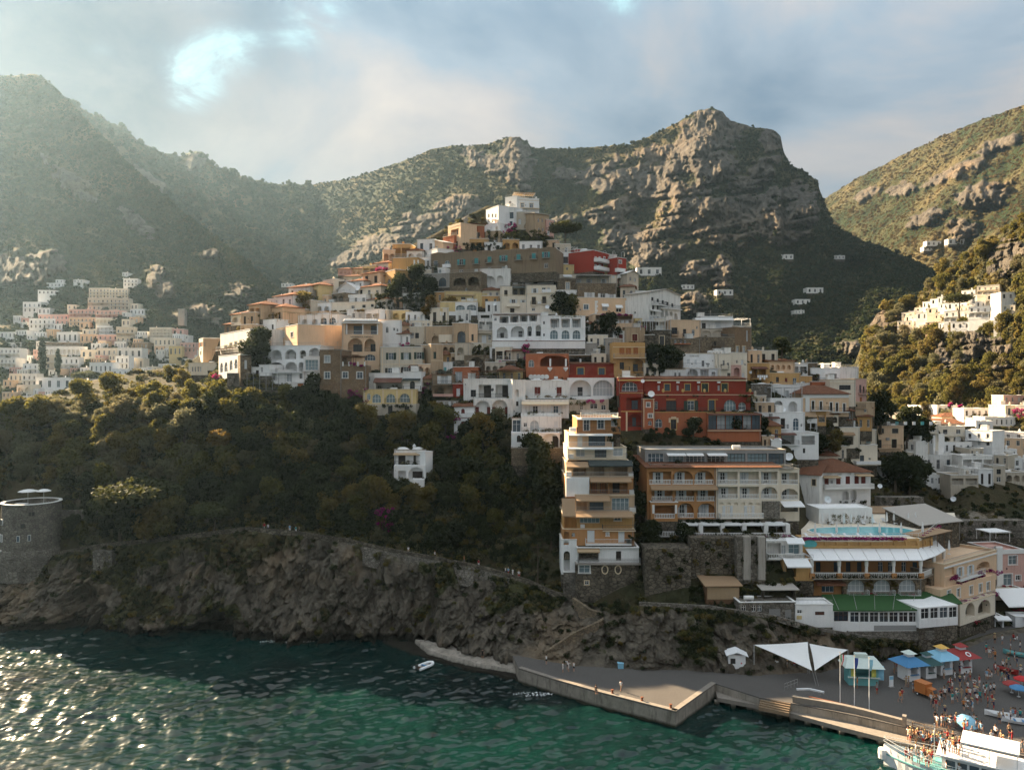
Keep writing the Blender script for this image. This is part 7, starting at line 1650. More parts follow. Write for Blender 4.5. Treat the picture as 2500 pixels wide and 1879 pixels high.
VAL=[((735,1345,1015,1480),'cream_grey','cream-grey vaulted house at the left of the valley',dict(rows=1,cols=3,domes=1)),((920,1450,1030,1610),'white','narrow white wing below the vaulted house',dict(rows=1,cols=1,style='l')),((1015,1375,1560,1560),'white_old','weathered white house with oval and arched openings facing the valley',dict(rows=1,cols=5)),((1545,1385,1880,1530),'white_old','weathered white house with a red flowered terrace and roof frame',dict(rows=1,cols=3,style='l')),((1030,1590,1340,1700),'white','white house with a glazed corner and dark lean-to roof',dict(rows=1,cols=4)),((1420,1590,1720,1720),'cream_grey','grey rendered house with a dark sloping porch roof',dict(rows=1,cols=2,style='l')),((1720,1530,1880,1700),'white','white block with one brown awning by the valley garden',dict(rows=1,cols=2,style='d')),((1870,1490,2010,1680),'cream_grey','tall cream side house with one green window',dict(rows=2,cols=1)),
       ((930,1040,1290,1215),'cream','pinkish house with dark square windows behind the black-green trees',dict(rows=2,cols=3,d=215)),((1290,1065,1575,1240),'cream','pale house over two low dark arches',dict(rows=2,cols=2,style='wa',d=218)),((1190,1235,1650,1355),'white','long white terrace house with green doors',dict(rows=1,cols=6,d=208)),((1578,1110,1870,1285),'white','brilliant sunlit white house with one arched window',dict(rows=2,cols=3,yaw=-58,d=222)),((1870,1130,2210,1200),'white','low sunlit white house with a terracotta wall below',dict(rows=1,cols=3,yaw=-52,d=226)),((1880,1190,2200,1290),'peach','sunlit salmon house with a white awning in the valley',dict(rows=1,cols=3,yaw=-40,d=222)),
       ((1325,955,1640,1050),'peach','orange house with a tiled hip roof in the valley',dict(rows=1,cols=3,roof='hip',d=232)),((1290,1035,1575,1080),'cream','low house with a strip of orange tiles below the hip roof',dict(rows=1,cols=3,roof='shed',d=226)),((1420,850,1560,950),'cream','cream cube house with one shaded balcony',dict(rows=1,cols=1,style='l',d=246,yaw=-30)),((1560,870,1975,965),'white','long white vaulted house below the olive slope',dict(rows=1,cols=6,domes=3,d=246)),((1790,965,2260,1060),'white','very long white house with two rows of small windows',dict(rows=1,cols=9,d=238)),((1650,975,1790,1060),'cream_grey','grey house corner beside the very long white house',dict(rows=1,cols=2,d=236)),((1990,730,2260,812),'pink','pink bungalow high at the right edge of the valley',dict(rows=1,cols=4,d=270)),((1880,1390,2180,1440),'white','low bright terrace wall house among valley shrubs',dict(rows=1,cols=4,d=206)),((2120,1440,2290,1500),'white','tiny white house with a red roof edge among valley shrubs',dict(rows=1,cols=2,d=204)),((2010,1560,2260,1680),'cream_grey','grey arcaded house half hidden at the right edge',dict(rows=1,cols=3,style='a',d=196)),((905,1000,1060,1060),'white','little white vaulted house above the dark trees',dict(rows=1,cols=2,domes=1,d=216))]
for r,wl,lb,kw in VAL:
    kw=dict(kw);d_=kw.pop('d',None)
    px,py=Z_H[0]+(r[0]+r[2])/2/Z_H[2],Z_H[1]+r[3]/Z_H[2]
    d_=float(hillD(px,py)) if py>1040 else float(MTN['mountain_near_right'][0](np.array([px]),np.array([py]))[0][0])-3
    simple(Z_H,r,wl,lb,d_,**kw)
# sunlit village below the cliff road
M4=MTN['mountain_near_right'][0]
VIL4=[((1000,1590,1180,1650),'cream','small cream house over the lowest long one',1,3),((1400,1560,1560,1640),'white','white house between pine and broad house',1,3),((1280,1480,1460,1560),'cream','cream terrace house behind the umbrella pine',1,3),((1560,1410,1760,1500),'white','white middle house of the cliff village',1,3),((1820,1470,1980,1560),'white','white house in front of the shaded pair',1,2),((755,1560,1130,1660),'white','lowest long white house of the sunlit cliff village',1,5),((900,1500,1170,1580),'cream','cream house behind the lowest long one in the cliff village',1,3),((1130,1540,1460,1700),'white','white house below the umbrella pine in the cliff village',2,4),((1170,1430,1420,1530),'white','white house just left of the umbrella pine',1,3),((1340,1350,1560,1440),'cream','cream house under the tall one in the cliff village',1,3),((1460,1480,1820,1640),'white','broad white house with dark windows in the cliff village',2,4),((1475,1320,1700,1470),'white','blank sunlit white gable house in the cliff village',1,2),((1575,1200,1880,1330),'cream','topmost cream house of the cliff village',2,4),((1690,1310,1900,1480),'cream','tall cream house with open balconies in the cliff village',2,2),((1900,1290,2260,1390),'white_old','shaded white house against the cliff wall',1,4),((1890,1390,2100,1500),'white_old','shaded white house with one large window',1,2),((680,1640,900,1720),'white','small white house at the outer tip of the cliff village',1,3),((500,1680,700,1740),'cream','outermost low house on the rocky spur',1,3),((880,1690,1200,1760),'peach','peach terrace house at the foot of the cliff village',1,4),((1220,1690,1480,1790),'white','white terrace house by the bend of the cliff road',1,3),((1800,1620,2000,1690),'white','white wall house above the cliff road',1,3)]
for r,wl,lb,rw,cl in VIL4:
    px,py=Z_S[0]+(r[0]+r[2])/2/Z_S[2],Z_S[1]+r[3]/Z_S[2]
    simple(Z_S,r,wl,lb,float(M4(np.array([px]),np.array([py]))[0][0])-4,yaw=-50 if r[0]<1850 else -5,rows=rw,cols=cl,style='wl' if rw>1 else 'w',sk=7,t=8)
# houses scattered on the dark slope of the central mountain
M1D=MTN['mountain_centre'][0]
for i,(x,y,w_) in enumerate(((1585,672,60),(1920,632,34),(1960,742,36),(1990,715,40),(1952,765,24),(1770,720,40),(2050,632,26),(1680,705,30),(2280,600,36),(2335,596,40),(2270,612,30),(2120,670,20),(660,745,30),(700,700,26))):
    d_=float((MTN['mountain_centre'] if x<2100 and x>800 else MTN['mountain_right'] if x>2100 else MTN['mountain_left'])[0](np.array([x*1.]),np.array([y*1.]))[0][0])-8
    simple(Z_1,(x-w_/2,y-w_*.32,x+w_/2,y),'white_old','tiny pale house lost in the mountain woods',d_,rows=1,cols=3,group='tiny houses in the mountain woods',t=9,sk=3)
# far village in the haze
M2D=MTN['mountain_left'][0]
FAR=[(0,775,145,830,'white',1,4,'w'),(0,920,180,1010,'white',2,5,'wa'),(60,870,190,925,'white',1,3,'w'),(0,1010,140,1100,'white_old',2,4,'wa'),(120,930,250,1000,'white',1,4,'w'),(205,505,370,600,'white',2,4,'w'),(340,560,450,615,'white',1,3,'w'),(262,655,500,745,'white',2,6,'w'),(345,618,615,690,'pink',1,7,'w'),(500,660,620,730,'pink',1,3,'w'),(622,572,860,645,'pink',2,7,'wa'),(860,580,1085,650,'pink',2,6,'wa'),(620,645,860,720,'peach',2,7,'w'),(800,380,985,470,'cream',3,6,'w'),(980,385,1150,470,'cream',3,6,'w'),(790,470,985,575,'cream_grey',3,5,'wl'),(985,470,1160,575,'cream_grey',3,5,'w'),(1110,520,1240,575,'cream',1,4,'w'),(1170,570,1300,620,'white',1,4,'w'),(860,650,1070,710,'cream',1,6,'a'),(340,400,520,435,'white',1,5,'w'),(420,335,580,370,'white',1,5,'w'),(500,305,570,335,'white',1,2,'w'),(660,305,745,330,'white',1,3,'w'),(1110,295,1240,365,'white',2,4,'w'),(1100,240,1150,275,'white',1,2,'w'),
       (510,775,700,870,'white',1,4,'w'),(720,795,880,870,'peach',1,4,'w'),(880,800,1060,890,'pink',2,4,'w'),(870,720,1050,800,'white',2,5,'l'),(1045,730,1210,900,'cream_grey',4,4,'wl'),(740,750,870,800,'cream',1,3,'w'),(405,905,720,1010,'white',1,8,'a'),(410,870,700,910,'brown',1,6,'l'),(530,1000,710,1120,'white',2,4,'wa'),(400,980,530,1110,'cream_grey',2,2,'w'),(725,935,900,1010,'cream',1,3,'w'),(870,920,1050,1010,'cream',1,4,'w'),(1050,920,1280,1010,'white_old',1,4,'w'),(1040,990,1160,1110,'white',2,3,'w'),(1150,1010,1290,1110,'cream_grey',1,3,'w'),(805,1050,1010,1215,'white',2,5,'wa'),(800,1200,1025,1260,'white',1,6,'w'),(1010,1110,1150,1220,'white',2,3,'w'),(325,1185,725,1290,'white',1,5,'w'),(195,1150,330,1260,'white_old',2,3,'w'),(80,1150,200,1225,'cream',1,3,'w'),(150,1250,280,1330,'cream',1,2,'a'),(205,1060,340,1150,'white',2,3,'w'),(1345,735,1540,830,'cream',3,6,'l'),(1385,830,1580,900,'cream',1,5,'w'),(1520,900,1635,990,'yellow',1,3,'w'),(1620,870,1760,960,'pink',2,4,'w'),(1700,985,1790,1030,'white',1,3,'w'),(1480,1015,1700,1050,'white_old',1,5,'a'),(1210,930,1330,980,'peach',1,4,'a'),(1190,870,1330,930,'brown',1,4,'w'),(200,1400,285,1470,'cream_grey',1,2,'w'),(240,805,300,840,'white',1,2,'w'),(1895,645,2020,690,'white_old',1,5,'a'),(1600,570,1660,615,'grey',1,2,'w')]
cname=dict(white='white',white_old='weathered white',cream='cream',cream_grey='grey-cream',pink='pink',peach='peach',yellow='yellow',brown='brown',grey='grey')
sname={'w':'small windows','a':'round arches','l':'open balconies','wa':'windows over arches','wl':'stacked balconies'}
for x0,y0,x1,y1,wl,rw,cl,st in FAR:
    px,py=Z_I[0]+(x0+x1)/2/Z_I[2],Z_I[1]+y1/Z_I[2]
    d_=float(M2D(np.array([px]),np.array([min(py,1005.)]))[0][0])-6
    wide='long' if (x1-x0)>2.6*(y1-y0) else 'tall' if (y1-y0)>.7*(x1-x0) else 'square'
    fl_={1:'one-storey',2:'two-storey',3:'three-storey',4:'four-storey'}[rw]
    simple(Z_I,(x0,y0,x1,y1),wl,f'{wide} {cname[wl]} {fl_} house, {cl} bays of {sname[st]}, in the hazy village',d_,yaw=rng.uniform(-8,14),rows=rw,cols=cl,style=st,group='houses of the hazy far village',sk=8,t=9,domes=1 if rng.random()<.3 else 0)
# ---------------------------------------------------------------- infill houses in the gaps of the town
def covered(px,py,pad=0.0):
    return any(x0-pad<px<x1+pad and y0-pad<py<y1+pad for x0,y0,x1,y1 in OCC)


TOWN=[(520,900),(560,800),(700,745),(860,690),(940,640),(1060,600),(1330,600),(1450,655),(1560,720),(1650,795),(1830,862),(1950,908),(2060,945),(2130,1060),(2000,1180),(1900,1110),(1500,960),(1330,1010),(1250,1000),(1000,960),(900,960),(620,930)]


def inpoly(x,y,poly):
    c=False;n=len(poly)
    for i in range(n):
        (x0,y0),(x1,y1)=poly[i],poly[i-1]
        if (y0>y)!=(y1>y) and x<(x1-x0)*(y-y0)/(y1-y0)+x0:c= not c
    return c


gi=random.Random(5);made=0;tries=0
while made<115 and tries<14000:
    tries+=1;px,py=gi.uniform(520,2130),gi.uniform(600,1150)
    if not inpoly(px,py,TOWN) or covered(px,py-12,3):continue
    w_,h_=gi.uniform(28,58),gi.uniform(22,38)
    x0,y0=px-w_/2,py-h_
    pts=[(x0+w_*a,y0+h_*b) for a in (.1,.5,.9) for b in (.15,.5,.85)]
    if sum(covered(*p) for p in pts)>5:continue
    wl=gi.choice(['white','white','white_old','cream','cream','peach','tan','cream_grey','stone','yellow','ochre']);st=gi.choice('wwdal');cl=2 if w_<46 else 3;rf=gi.choice(['flat','flat','flat','flat','hip'])
    nm={'white':'white','white_old':'weathered white','cream':'cream','peach':'peach','tan':'tan','cream_grey':'grey-cream','stone':'rough stone','yellow':'yellow','ochre':'ochre'}[wl]
    lb=f"small {nm} house with {'two' if cl == 2 else 'three'} {dict(w='windows', d='dark shutters', a='round arches', l='open bays')[st]} and {'flat' if rf == 'flat' else 'tiled'} roof wedged between bigger houses"
    b=simple(Z_1,(x0,y0,x0+w_,py),wl,lb,float(hillD(px,py)),yaw=gi.uniform(-14,10)-(30 if px<950 else 0),rows=1,cols=cl,style=st,roof=rf,group='small infill houses on the hill',sk=3,domes=1 if gi.random()<.35 and rf=='flat' else 0)
    if gi.random()<.35:b.plants(x0,x0+w_,py-6,py,gi.choice(['leaf_dark','leaf_oak','petal_magenta']),.8)
    made+=1

FARP=[(-10,790),(110,745),(230,700),(320,745),(420,800),(480,850),(480,890),(300,960),(180,985),(-10,990)]
made=tries=0
while made<60 and tries<6000:
    tries+=1;px,py=gi.uniform(-5,480),gi.uniform(740,985)
    if not inpoly(px,py,FARP) or covered(px,py-4,1):continue
    w_,h_=gi.uniform(14,30),gi.uniform(10,17);wl=gi.choice(['white','white','white_old','cream','pink','peach']);cl=gi.choice([2,3,4])
    simple(Z_1,(px-w_/2,py-h_,px+w_/2,py),wl,f"little {dict(white='white', white_old='weathered white', cream='cream', pink='pink', peach='peach')[wl]} cottage with {cl} windows filling the hazy far village",float(M2D(np.array([px]),np.array([py]))[0][0])-5,yaw=gi.uniform(-12,14),cols=cl,group='small cottages of the hazy far village',sk=6,t=8);made+=1
made=tries=0
while made<22 and tries<6000:
    tries+=1;px,py=gi.uniform(2150,2510),gi.uniform(1010,1175)
    if covered(px,py-6,2):continue
    w_,h_=gi.uniform(26,46),gi.uniform(17,27);wl=gi.choice(['white','white','white_old','cream','cream_grey']);cl=gi.choice([2,3])
    simple(Z_1,(px-w_/2,py-h_,px+w_/2,py),wl,f"modest {dict(white='white', white_old='weathered white', cream='cream', cream_grey='grey-cream')[wl]} house with {cl} windows packed into the valley",float(hillD(px,py)) if py>1040 else float(M4(np.array([px]),np.array([py]))[0][0])-3,yaw=gi.choice([-50,-8,4,8]),cols=cl,group='modest houses of the valley',sk=4,t=8);made+=1
made=tries=0
while made<16 and tries<6000:
    tries+=1;px,py=gi.uniform(2190,2470),gi.uniform(715,810)
    if covered(px,py-4,1) or abs(py-(812-(px-2190)*.33))>38:continue
    w_,h_=gi.uniform(20,36),gi.uniform(12,19);cl=gi.choice([2,3])
    simple(Z_1,(px-w_/2,py-h_,px+w_/2,py),'white' if made%3 else 'cream',f"small sunlit {'white' if made % 3 else 'cream'} house with {cl} windows stacked in the cliff village",float(M4(np.array([px]),np.array([py]))[0][0])-4,yaw=-52,cols=cl,group='small houses of the cliff village',sk=5,t=7);made+=1

# ---------------------------------------------------------------- trees and shrubs
gt=random.Random(21);spots=[]
TK={'oak':('broadleaf tree','leafy green-gold broadleaf tree on the wooded slope','broadleaf trees on the wooded slope'),'holm':('holm_oak','dark evergreen oak on the shaded wooded slope','dark oaks on the wooded slope'),'olive':('olive_tree','silvery olive tree on the terraced slope above the stone tower','olive trees on the terraced slope')}
n_=0
while n_<300:
    px,py=gt.uniform(-60,1250),gt.uniform(885,1345)
    if py>float(tab(px,PATH_L))-12 or py<float(tab(px,TOP_L))+2:continue
    if covered(px,py-8,4):continue
    if px>1000 and py<1010:continue
    if covered(px,py-30,0) or (1360<px<1600):continue
    if 0<px<165 and 1185<py<1345:continue
    dmin=15 if py<1000 else 18
    if any((px-a)**2+((py-b_)*1.6)**2<dmin**2 for a,b_ in spots):
        if gt.random()<.97:continue
    u=gt.random()
    key=('oak' if u<.75 else 'olive') if py<1010 and px<720 else ('olive' if u<.6 else 'oak') if px<470 and py<1190 else ('holm' if u<.72 else 'oak' if u<.93 else 'olive')
    nm,lb,gp=TK[key]
    s_=gt.uniform(.62,1.15)*(1.15 if py<960 and px<600 else 1.0)
    if py>1270:s_*=.7
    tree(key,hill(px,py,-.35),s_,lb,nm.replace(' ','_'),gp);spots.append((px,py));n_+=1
# named trees
for px,py,key,s_,lb in ((362,1318,'pine',1.75,'huge spreading umbrella pine with a sunlit crown above the cliff path'),(300,1322,'pine',1.2,'umbrella pine leaning beside the huge one'),(385,1312,'oak',1.7,'broad sunlit tree under the huge umbrella pine'),(330,1316,'holm',1.6,'dark broad tree under the huge umbrella pine'),(420,1310,'oak',1.3,'rounded tree just right of the huge umbrella pine'),(528,1312,'pine',1.05,'low wind-bent pine right of the huge umbrella pine'),
                            (1380,612,'pine',.98,'dark round pine behind the summit villa'),(210,955,'pine',1.5,'far umbrella pine standing among the hazy village houses'),(2342,770,'pine',1.25,'flat umbrella pine in the sunlit cliff village'),(545,1105,'gold',1.35,'golden dry-leaved tree alone on the dark slope'),(455,1075,'olive',1.3,'tall pale olive catching the sun on the dark slope'),(1180,1082,'gold',1.7,'tall yellow-topped tree beside the old white house'),(1190,1088,'holm',1.3,'dark tree under the yellow-topped one'),
                            (1055,775,'gold',1.35,'golden tree on the terrace below the yellow villa'),(1100,768,'gold',1.1,'small golden tree touching the yellow villa veranda'),(1370,772,'holm',1.25,'dense dark tree behind the arcade hotel roof'),(1395,770,'oak',.9,'smaller green tree beside the dense dark one'),(1040,735,'holm',1.3,'dark tree left of the yellow villa'),(1015,715,'holm',1.3,'dark tree under the ochre villa'),(970,740,'holm',1.2,'dark tree beside the low cream house'),(1065,700,'cypress',.6,'thin cypress beside the grey palace annex'),
                            (625,900,'holm',1.5,'tall dark tree between the arched hotel and the stone-sided house'),(640,870,'holm',1.2,'dark tree leaning on the white arcade'),(745,765,'oak',1.0,'round green roof garden tree'),(1640,905,'holm',1.2,'dark tree beside the tall ochre house'),(1600,905,'holm',1.0,'dark shrub tree in the gap right of the ochre house'),(1485,830,'holm',1.1,'dark tree in the gap left of the terrace restaurant'),(2145,1040,'holm',1.4,'dark tree above the peach block'),(2210,1075,'holm',1.5,'black-green tree right of the peach block'),(2240,1090,'holm',1.5,'second black-green tree right of the peach block'),(2180,1190,'holm',1.5,'dark tree behind the tiled villa'),(2215,1205,'holm',1.6,'broad dark tree right of the tiled villa'),(2240,1190,'holm',1.4,'dark tree at the foot of the vaulted valley house'),
                            (1985,1110,'holm',1.2,'dark tree above the tiled roof'),(2030,1105,'oak',1.0,'brown-green tree above the tiled roof ridge'),(1905,868,'holm',1.0,'small dark pine behind the ochre flats'),(1690,1062,'holm',.8,'dark bush tree in front of the terracotta hotel wing'),(1800,1066,'holm',.9,'dark bush tree below the glazed veranda'),(1850,1072,'holm',.9,'dark bush tree at the corner of the glazed veranda'),(1585,1325,'holm',.8,'dark bush beside the white-balustered terrace'),(1670,1325,'holm',.75,'clipped dark bush with a closed parasol'),(1325,1200,'holm',1.5,'dark ivy-hung tree left of the orange tower'),(1340,1260,'holm',1.3,'lower dark tree left of the orange tower'),(1310,1140,'holm',1.4,'dark tree under the old white house wall'),(1345,1330,'holm',1.1,'hanging dark tree beside the tower stairs'),(1545,1180,'holm',1.0,'dark tree in the gap between tower and orange hotel'),(1560,1260,'holm',1.0,'dark lower tree in the gap between tower and orange hotel')):
    d_=None
    if px==210:d_=float(M2D(np.array([210.]),np.array([950.]))[0][0])-16
    if px==2342:d_=float(M4(np.array([2342.]),np.array([770.]))[0][0])-14
    loc=P(px,py,d_) if d_ else hill(px,py,-.3)
    if not d_:loc.y-=1.2
    tree(key,loc,s_,lb,{'pine':'umbrella_pine','cypress':'cypress','gold':'golden_tree','holm':'holm_oak','olive':'olive_tree','oak':'broadleaf_tree'}[key])
for px,py,s_ in ((103,915,1.15),(142,915,.95)):
    tree('cypress',P(px,py,float(M2D(np.array([px*1.]),np.array([py*1.]))[0][0])-18),s_*1.6,'tall dark cypress in front of the hazy far village','cypress','twin cypresses of the far village')
k_=0
while k_<150:
    px,py=gt.uniform(2070,2560),gt.uniform(620,1035)
    if py<float(tab(px,M4_T))+3 or covered(px,py-5,6):continue
    dd,rk=M4(np.array([px]),np.array([py]))
    if rk[0]>.45:continue
    key=gt.choice(['oak','oak','olive'])
    tree(key,P(px,py,float(dd[0]))-Vector((0,0,.5)),gt.uniform(.7,1.4),{'oak':'rounded green tree on the sunlit slope below the cliff road','olive':'pale olive on the sunlit slope below the cliff road'}[key],{'oak':'slope_tree','olive':'slope_olive'}[key],'trees on the sunlit right slope');k_+=1


def hillpts(n,x0,x1,y0,y1,cond):
    out=[]
    while len(out)<n:
        px,py=gt.uniform(x0,x1),gt.uniform(y0,y1)
        if py>float(tab(px,PATH_L))-3 or py<float(tab(px,TOP_L)):continue
        if cond(px,py):out.append((px,py))
    return out


pt=hillpts(5200,-200,1300,880,1370,lambda x,y: not covered(x,y,-3) and not (0<x<160 and 1190<y<1345))
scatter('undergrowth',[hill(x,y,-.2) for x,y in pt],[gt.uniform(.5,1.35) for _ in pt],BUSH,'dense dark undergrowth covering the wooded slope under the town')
pt=hillpts(3000,500,2560,520,1540,lambda x,y: not covered(x,y,-2) and not (1930<x<2330 and 1245<y<1330))
scatter('garden_shrubs',[hill(x,y,-.25) for x,y in pt],[gt.uniform(.4,1.0) for _ in pt],BUSH,'small garden shrubs filling the gaps between the hillside houses')
# tufts on the cliff
A_,B_=np.meshgrid(np.arange(-60,2250,4.0),np.linspace(0.02,.95,40));X_,Y_,Z_,at_=f_cliff(A_,B_)
ok=(at_['rock']<.45)&(nr.random(A_.shape)<.20)|(nr.random(A_.shape)<.012)
pts=np.stack([X_[ok],Y_[ok]-.05,Z_[ok]-.15],1)
scatter('cliff_tufts',pts,nr.uniform(.25,.8,len(pts)),BUSH,'scrubby tufts clinging to the sea cliff')


def bloom(Z,rect,mat,label,d=None,n=900,size=.13,name='bougainvillea',out=.6,green=True,dep=.8):
    ox,oy,k=Z;x0,y0,x1,y1=ox+rect[0]/k,oy+rect[1]/k,ox+rect[2]/k,oy+rect[3]/k
    d=(float(hillD((x0+x1)/2,y1)) if d is None else d)-out;O=P((x0+x1)/2,y1,d);e=empty(name,O);g=random.Random(int(x0));L=[]
    W,H_=(x1-x0)*d/F,(y1-y0)*d/F
    for q in range(max(5,int(W*H_*1.6))):r_=g.uniform(.3,.6);L.append((g.uniform(-W/2,W/2),g.uniform(-dep,dep),g.uniform(0,H_),r_,r_,r_*.8))
    ob('blossom',leafmesh('blossom',L,n,size,mat,int(x0)),e)
    if green:ob('foliage',leafmesh('foliage',[(a,b,c-.25,r1*1.1,r2*1.1,r3) for a,b,c,r1,r2,r3 in L],int(n*.7),size,'leaf_dark',int(x1)),e)
    return tag(e,label,'plant')


bloom(Z_C,(1232,420,1290,620),'petal_magenta','magenta bougainvillea climbing the left corner of the terracotta house');bloom(Z_C,(1250,412,1470,442),'petal_magenta','magenta bougainvillea draped along the concrete terrace edge')
bloom(Z_A,(770,390,960,470),'petal_magenta','pink bougainvillea bank under the summit villa',n=1500);bloom(Z_A,(290,600,470,680),'petal_magenta','pink bougainvillea hedge below the red villa',n=1500);bloom(Z_A,(690,455,1240,590),'leaf_oak','tangled pergola garden of vines under the summit villa',n=5200,name='vine_garden',size=.16);bloom(Z_A,(480,570,900,650),'leaf_dark','dark hedge along the palace roof',n=3000,name='hedge',size=.16)
bloom(Z_B,(1765,50,1865,190),'petal_magenta','magenta bougainvillea cascading beside the ochre villa',n=1400);bloom(Z_B,(1415,285,1530,345),'petal_magenta','bright magenta bush in front of the white gabled house');bloom(Z_B,(1870,265,2040,330),'petal_red','red creeper on wires below the ochre villa',n=500);bloom(Z_B,(290,1005,430,1050),'petal_magenta','pink bougainvillea roof below the four-arched house')
bloom(Z_B,(1500,1140,1690,1310),'petal_purple','dark purple bougainvillea hanging beside the yellow garden house',n=1800);bloom(Z_C,(90,860,200,990),'petal_purple','dark purple bougainvillea between yellow house and dark weathered house',n=1200);bloom(Z_C,(390,1400,620,1450),'petal_purple','low purple bougainvillea under the small white house');bloom(Z_C,(740,1280,880,1420),'petal_purple','purple bougainvillea over the red-shuttered corner',n=1200);bloom(Z_K,(880,670,1000,830),'petal_purple','violet bougainvillea glowing in the dark wood',n=1500,size=.16);bloom(Z_H,(1390,815,1540,850),'petal_magenta','magenta creeper on the valley roof',d=240.);bloom(Z_H,(2100,870,2260,960),'petal_magenta','magenta bush at the right edge of the valley',d=235.)
bloom(Z_B,(1020,370,1200,420),'leaf_oak','round green bush tree on the hotel roof terrace',n=2000,name='bush',size=.17);bloom(Z_B,(1750,280,2212,470),'leaf_dark','dark wooded bank below the ochre villa',n=6000,name='wooded_bank',size=.17);bloom(Z_B,(620,720,800,1000),'leaf_dark','dark ivy mass between the stone-sided house and the white arcade',n=5000,name='ivy',size=.16);bloom(Z_A,(1590,1270,1750,1440),'leaf_dark','dark ivy bank right of the arcade hotel',n=3000,name='ivy',size=.15);bloom(Z_C,(640,460,1230,560),'leaf_oak','green terrace hedge under the arcade hotel',n=3600,name='hedge',size=.14);bloom(Z_D,(560,770,780,960),'leaf_dark','dark planted gap behind the red hotel',n=3600,name='ivy',size=.15);bloom(Z_D,(560,1520,900,1640),'leaf_dark','dark hedge in front of the terracotta hotel wing',n=3600,name='hedge',size=.13);bloom(Z_D,(1240,1540,1830,1640),'leaf_dark','long dark hedge below the glazed veranda',n=5000,name='hedge',size=.13);bloom(Z_P,(1000,480,1210,630),'leaf_dark','dark bush below the balustered terrace',n=2400,name='bush',size=.13,d=146.5)
# ---------------------------------------------------------------- waterfront
m,t=newmat('beach_gravel');pos=t.geo.outputs['Position']
a=t.noise(pos,.25,5,.6);b=t.noise(pos,6,4,.7)
finish(t,t.mix(t.ramp(b,[(.35,0.),(.68,1.)]),(.072,.066,.060),t.mix(a,(.17,.155,.14),(.11,.10,.092))),.95,t.bump(b,.8,.06),.1)
m,t=newmat('quay_concrete');pos=t.geo.outputs['Position']
a=t.noise(pos,.5,6,.65);b=t.noise(t.map(pos,(1.5,1.5,.25)),1.,5,.7)
c_=t.mix(t.ramp(a,[(.35,0.),(.65,1.)]),(.34,.30,.25),(.21,.185,.15));c_=t.mix(t.math('MULTIPLY',t.ramp(b,[(.5,0.),(.7,1.)]),.7),c_,(.07,.06,.045))
sz=t.new('ShaderNodeSeparateXYZ',i_0=pos).outputs[2]
c_=t.mix(t.ramp(t.math('ADD',sz,t.math('MULTIPLY',a,.8)),[(.55,1.),(.95,0.)]),c_,(.035,.032,.02))
finish(t,c_,.9,t.bump(a,.5,.08),.15)
plain('concrete_pale',(.30,.26,.215),.92,var=.45);plain('rust',(.22,.075,.035),.9,var=.4);plain('plank',(.30,.21,.13),.85,var=.3)
BZ=BEACH_Z
EDGE=[(1266,1631),(1352,1658),(1465,1690),(1650,1737),(1747,1668),(1854,1702),(1933,1716),(2040,1736),(2106,1750),(2206,1773),(2330,1802),(2500,1845),(2760,1915)]
eg=[G(x,y,BZ) for x,y in EDGE]
poly=[(p.x,p.y) for p in eg]+[(eg[-1].x+60,eg[-1].y+20),(190,190)]+[(G(x,y,BZ).x,G(x,y,BZ).y+9) for x,y in ((2700,1525),(2520,1540),(2420,1560),(2330,1592),(2130,1612),(2000,1641),(1850,1649),(1680,1636),(1400,1625),(1270,1602),(1235,1608))]
o=MB().prism(poly,BZ-.12,BZ+.02).ob('beach','beach_gravel');tag(o,kind='structure')
o=MB().prism(poly,-3,BZ-.125).ob('quay','quay_concrete');tag(o,kind='structure')
# coping blocks along the pier edge
e=empty('pier_coping',eg[0]);tag(e,'pale concrete coping running round the edge of the pier','coping')
for i in range(0,4):
    a_,b_=eg[i],eg[i+1];d_=(b_-a_);L=d_.length;n=max(1,int(L/3.2));q=d_.normalized();nm=Vector((-q.y,q.x,0));nm=nm if i<4 else -nm
    for k in range(n):
        p0,p1=a_+q*(L*k/n+.02),a_+q*(L*(k+1)/n-.02)
        pts=[p0-nm*.06,p1-nm*.06,p1+nm*.75,p0+nm*.75]
        MB().prism([(p.x-eg[0].x,p.y-eg[0].y) for p in pts],.023,.16).ob('coping_block','concrete_pale',e)
for k,f in enumerate((.15,.55,.92)):
    p=eg[2].lerp(eg[3],f)+Vector((.3,.5,0));o=MB().lathe([(.22,0),(.16,.1),(.14,.35),(.26,.45),(.2,.55),(0,.56)],12).ob('bollard','rust',None,p+Vector((0,0,.16)));tag(o,'small rusty mooring bollard on the pier edge','bollard','pier bollards')
# lower quay
QE=[(1752,1702),(1860,1722),(1950,1745),(2060,1775),(2191,1808),(2394,1855),(2560,1895)]
q0=[G(x,y,1.15) for x,y in QE];bk=[eg[4],eg[5],eg[6],eg[8],eg[9],eg[11],eg[12]]
lo=MB().prism([(p.x,p.y) for p in q0]+[(p.x,p.y+.2) for p in bk[::-1]],.55,1.15).ob('lower_quay','concrete_pale');tag(lo,kind='structure')
e=empty('quay_piles',q0[0]);tag(e,'row of dark square piles carrying the lower quay','piles')
for k in range(15):
    f=k/14*5.2;i=int(f);p=q0[i].lerp(q0[min(i+1,6)],f-i);MB().box(-.35,.35,.15,.85,-3,.545).ob('pile','quay_concrete',e,(p.x-q0[0].x,p.y-q0[0].y,-q0[0].z))
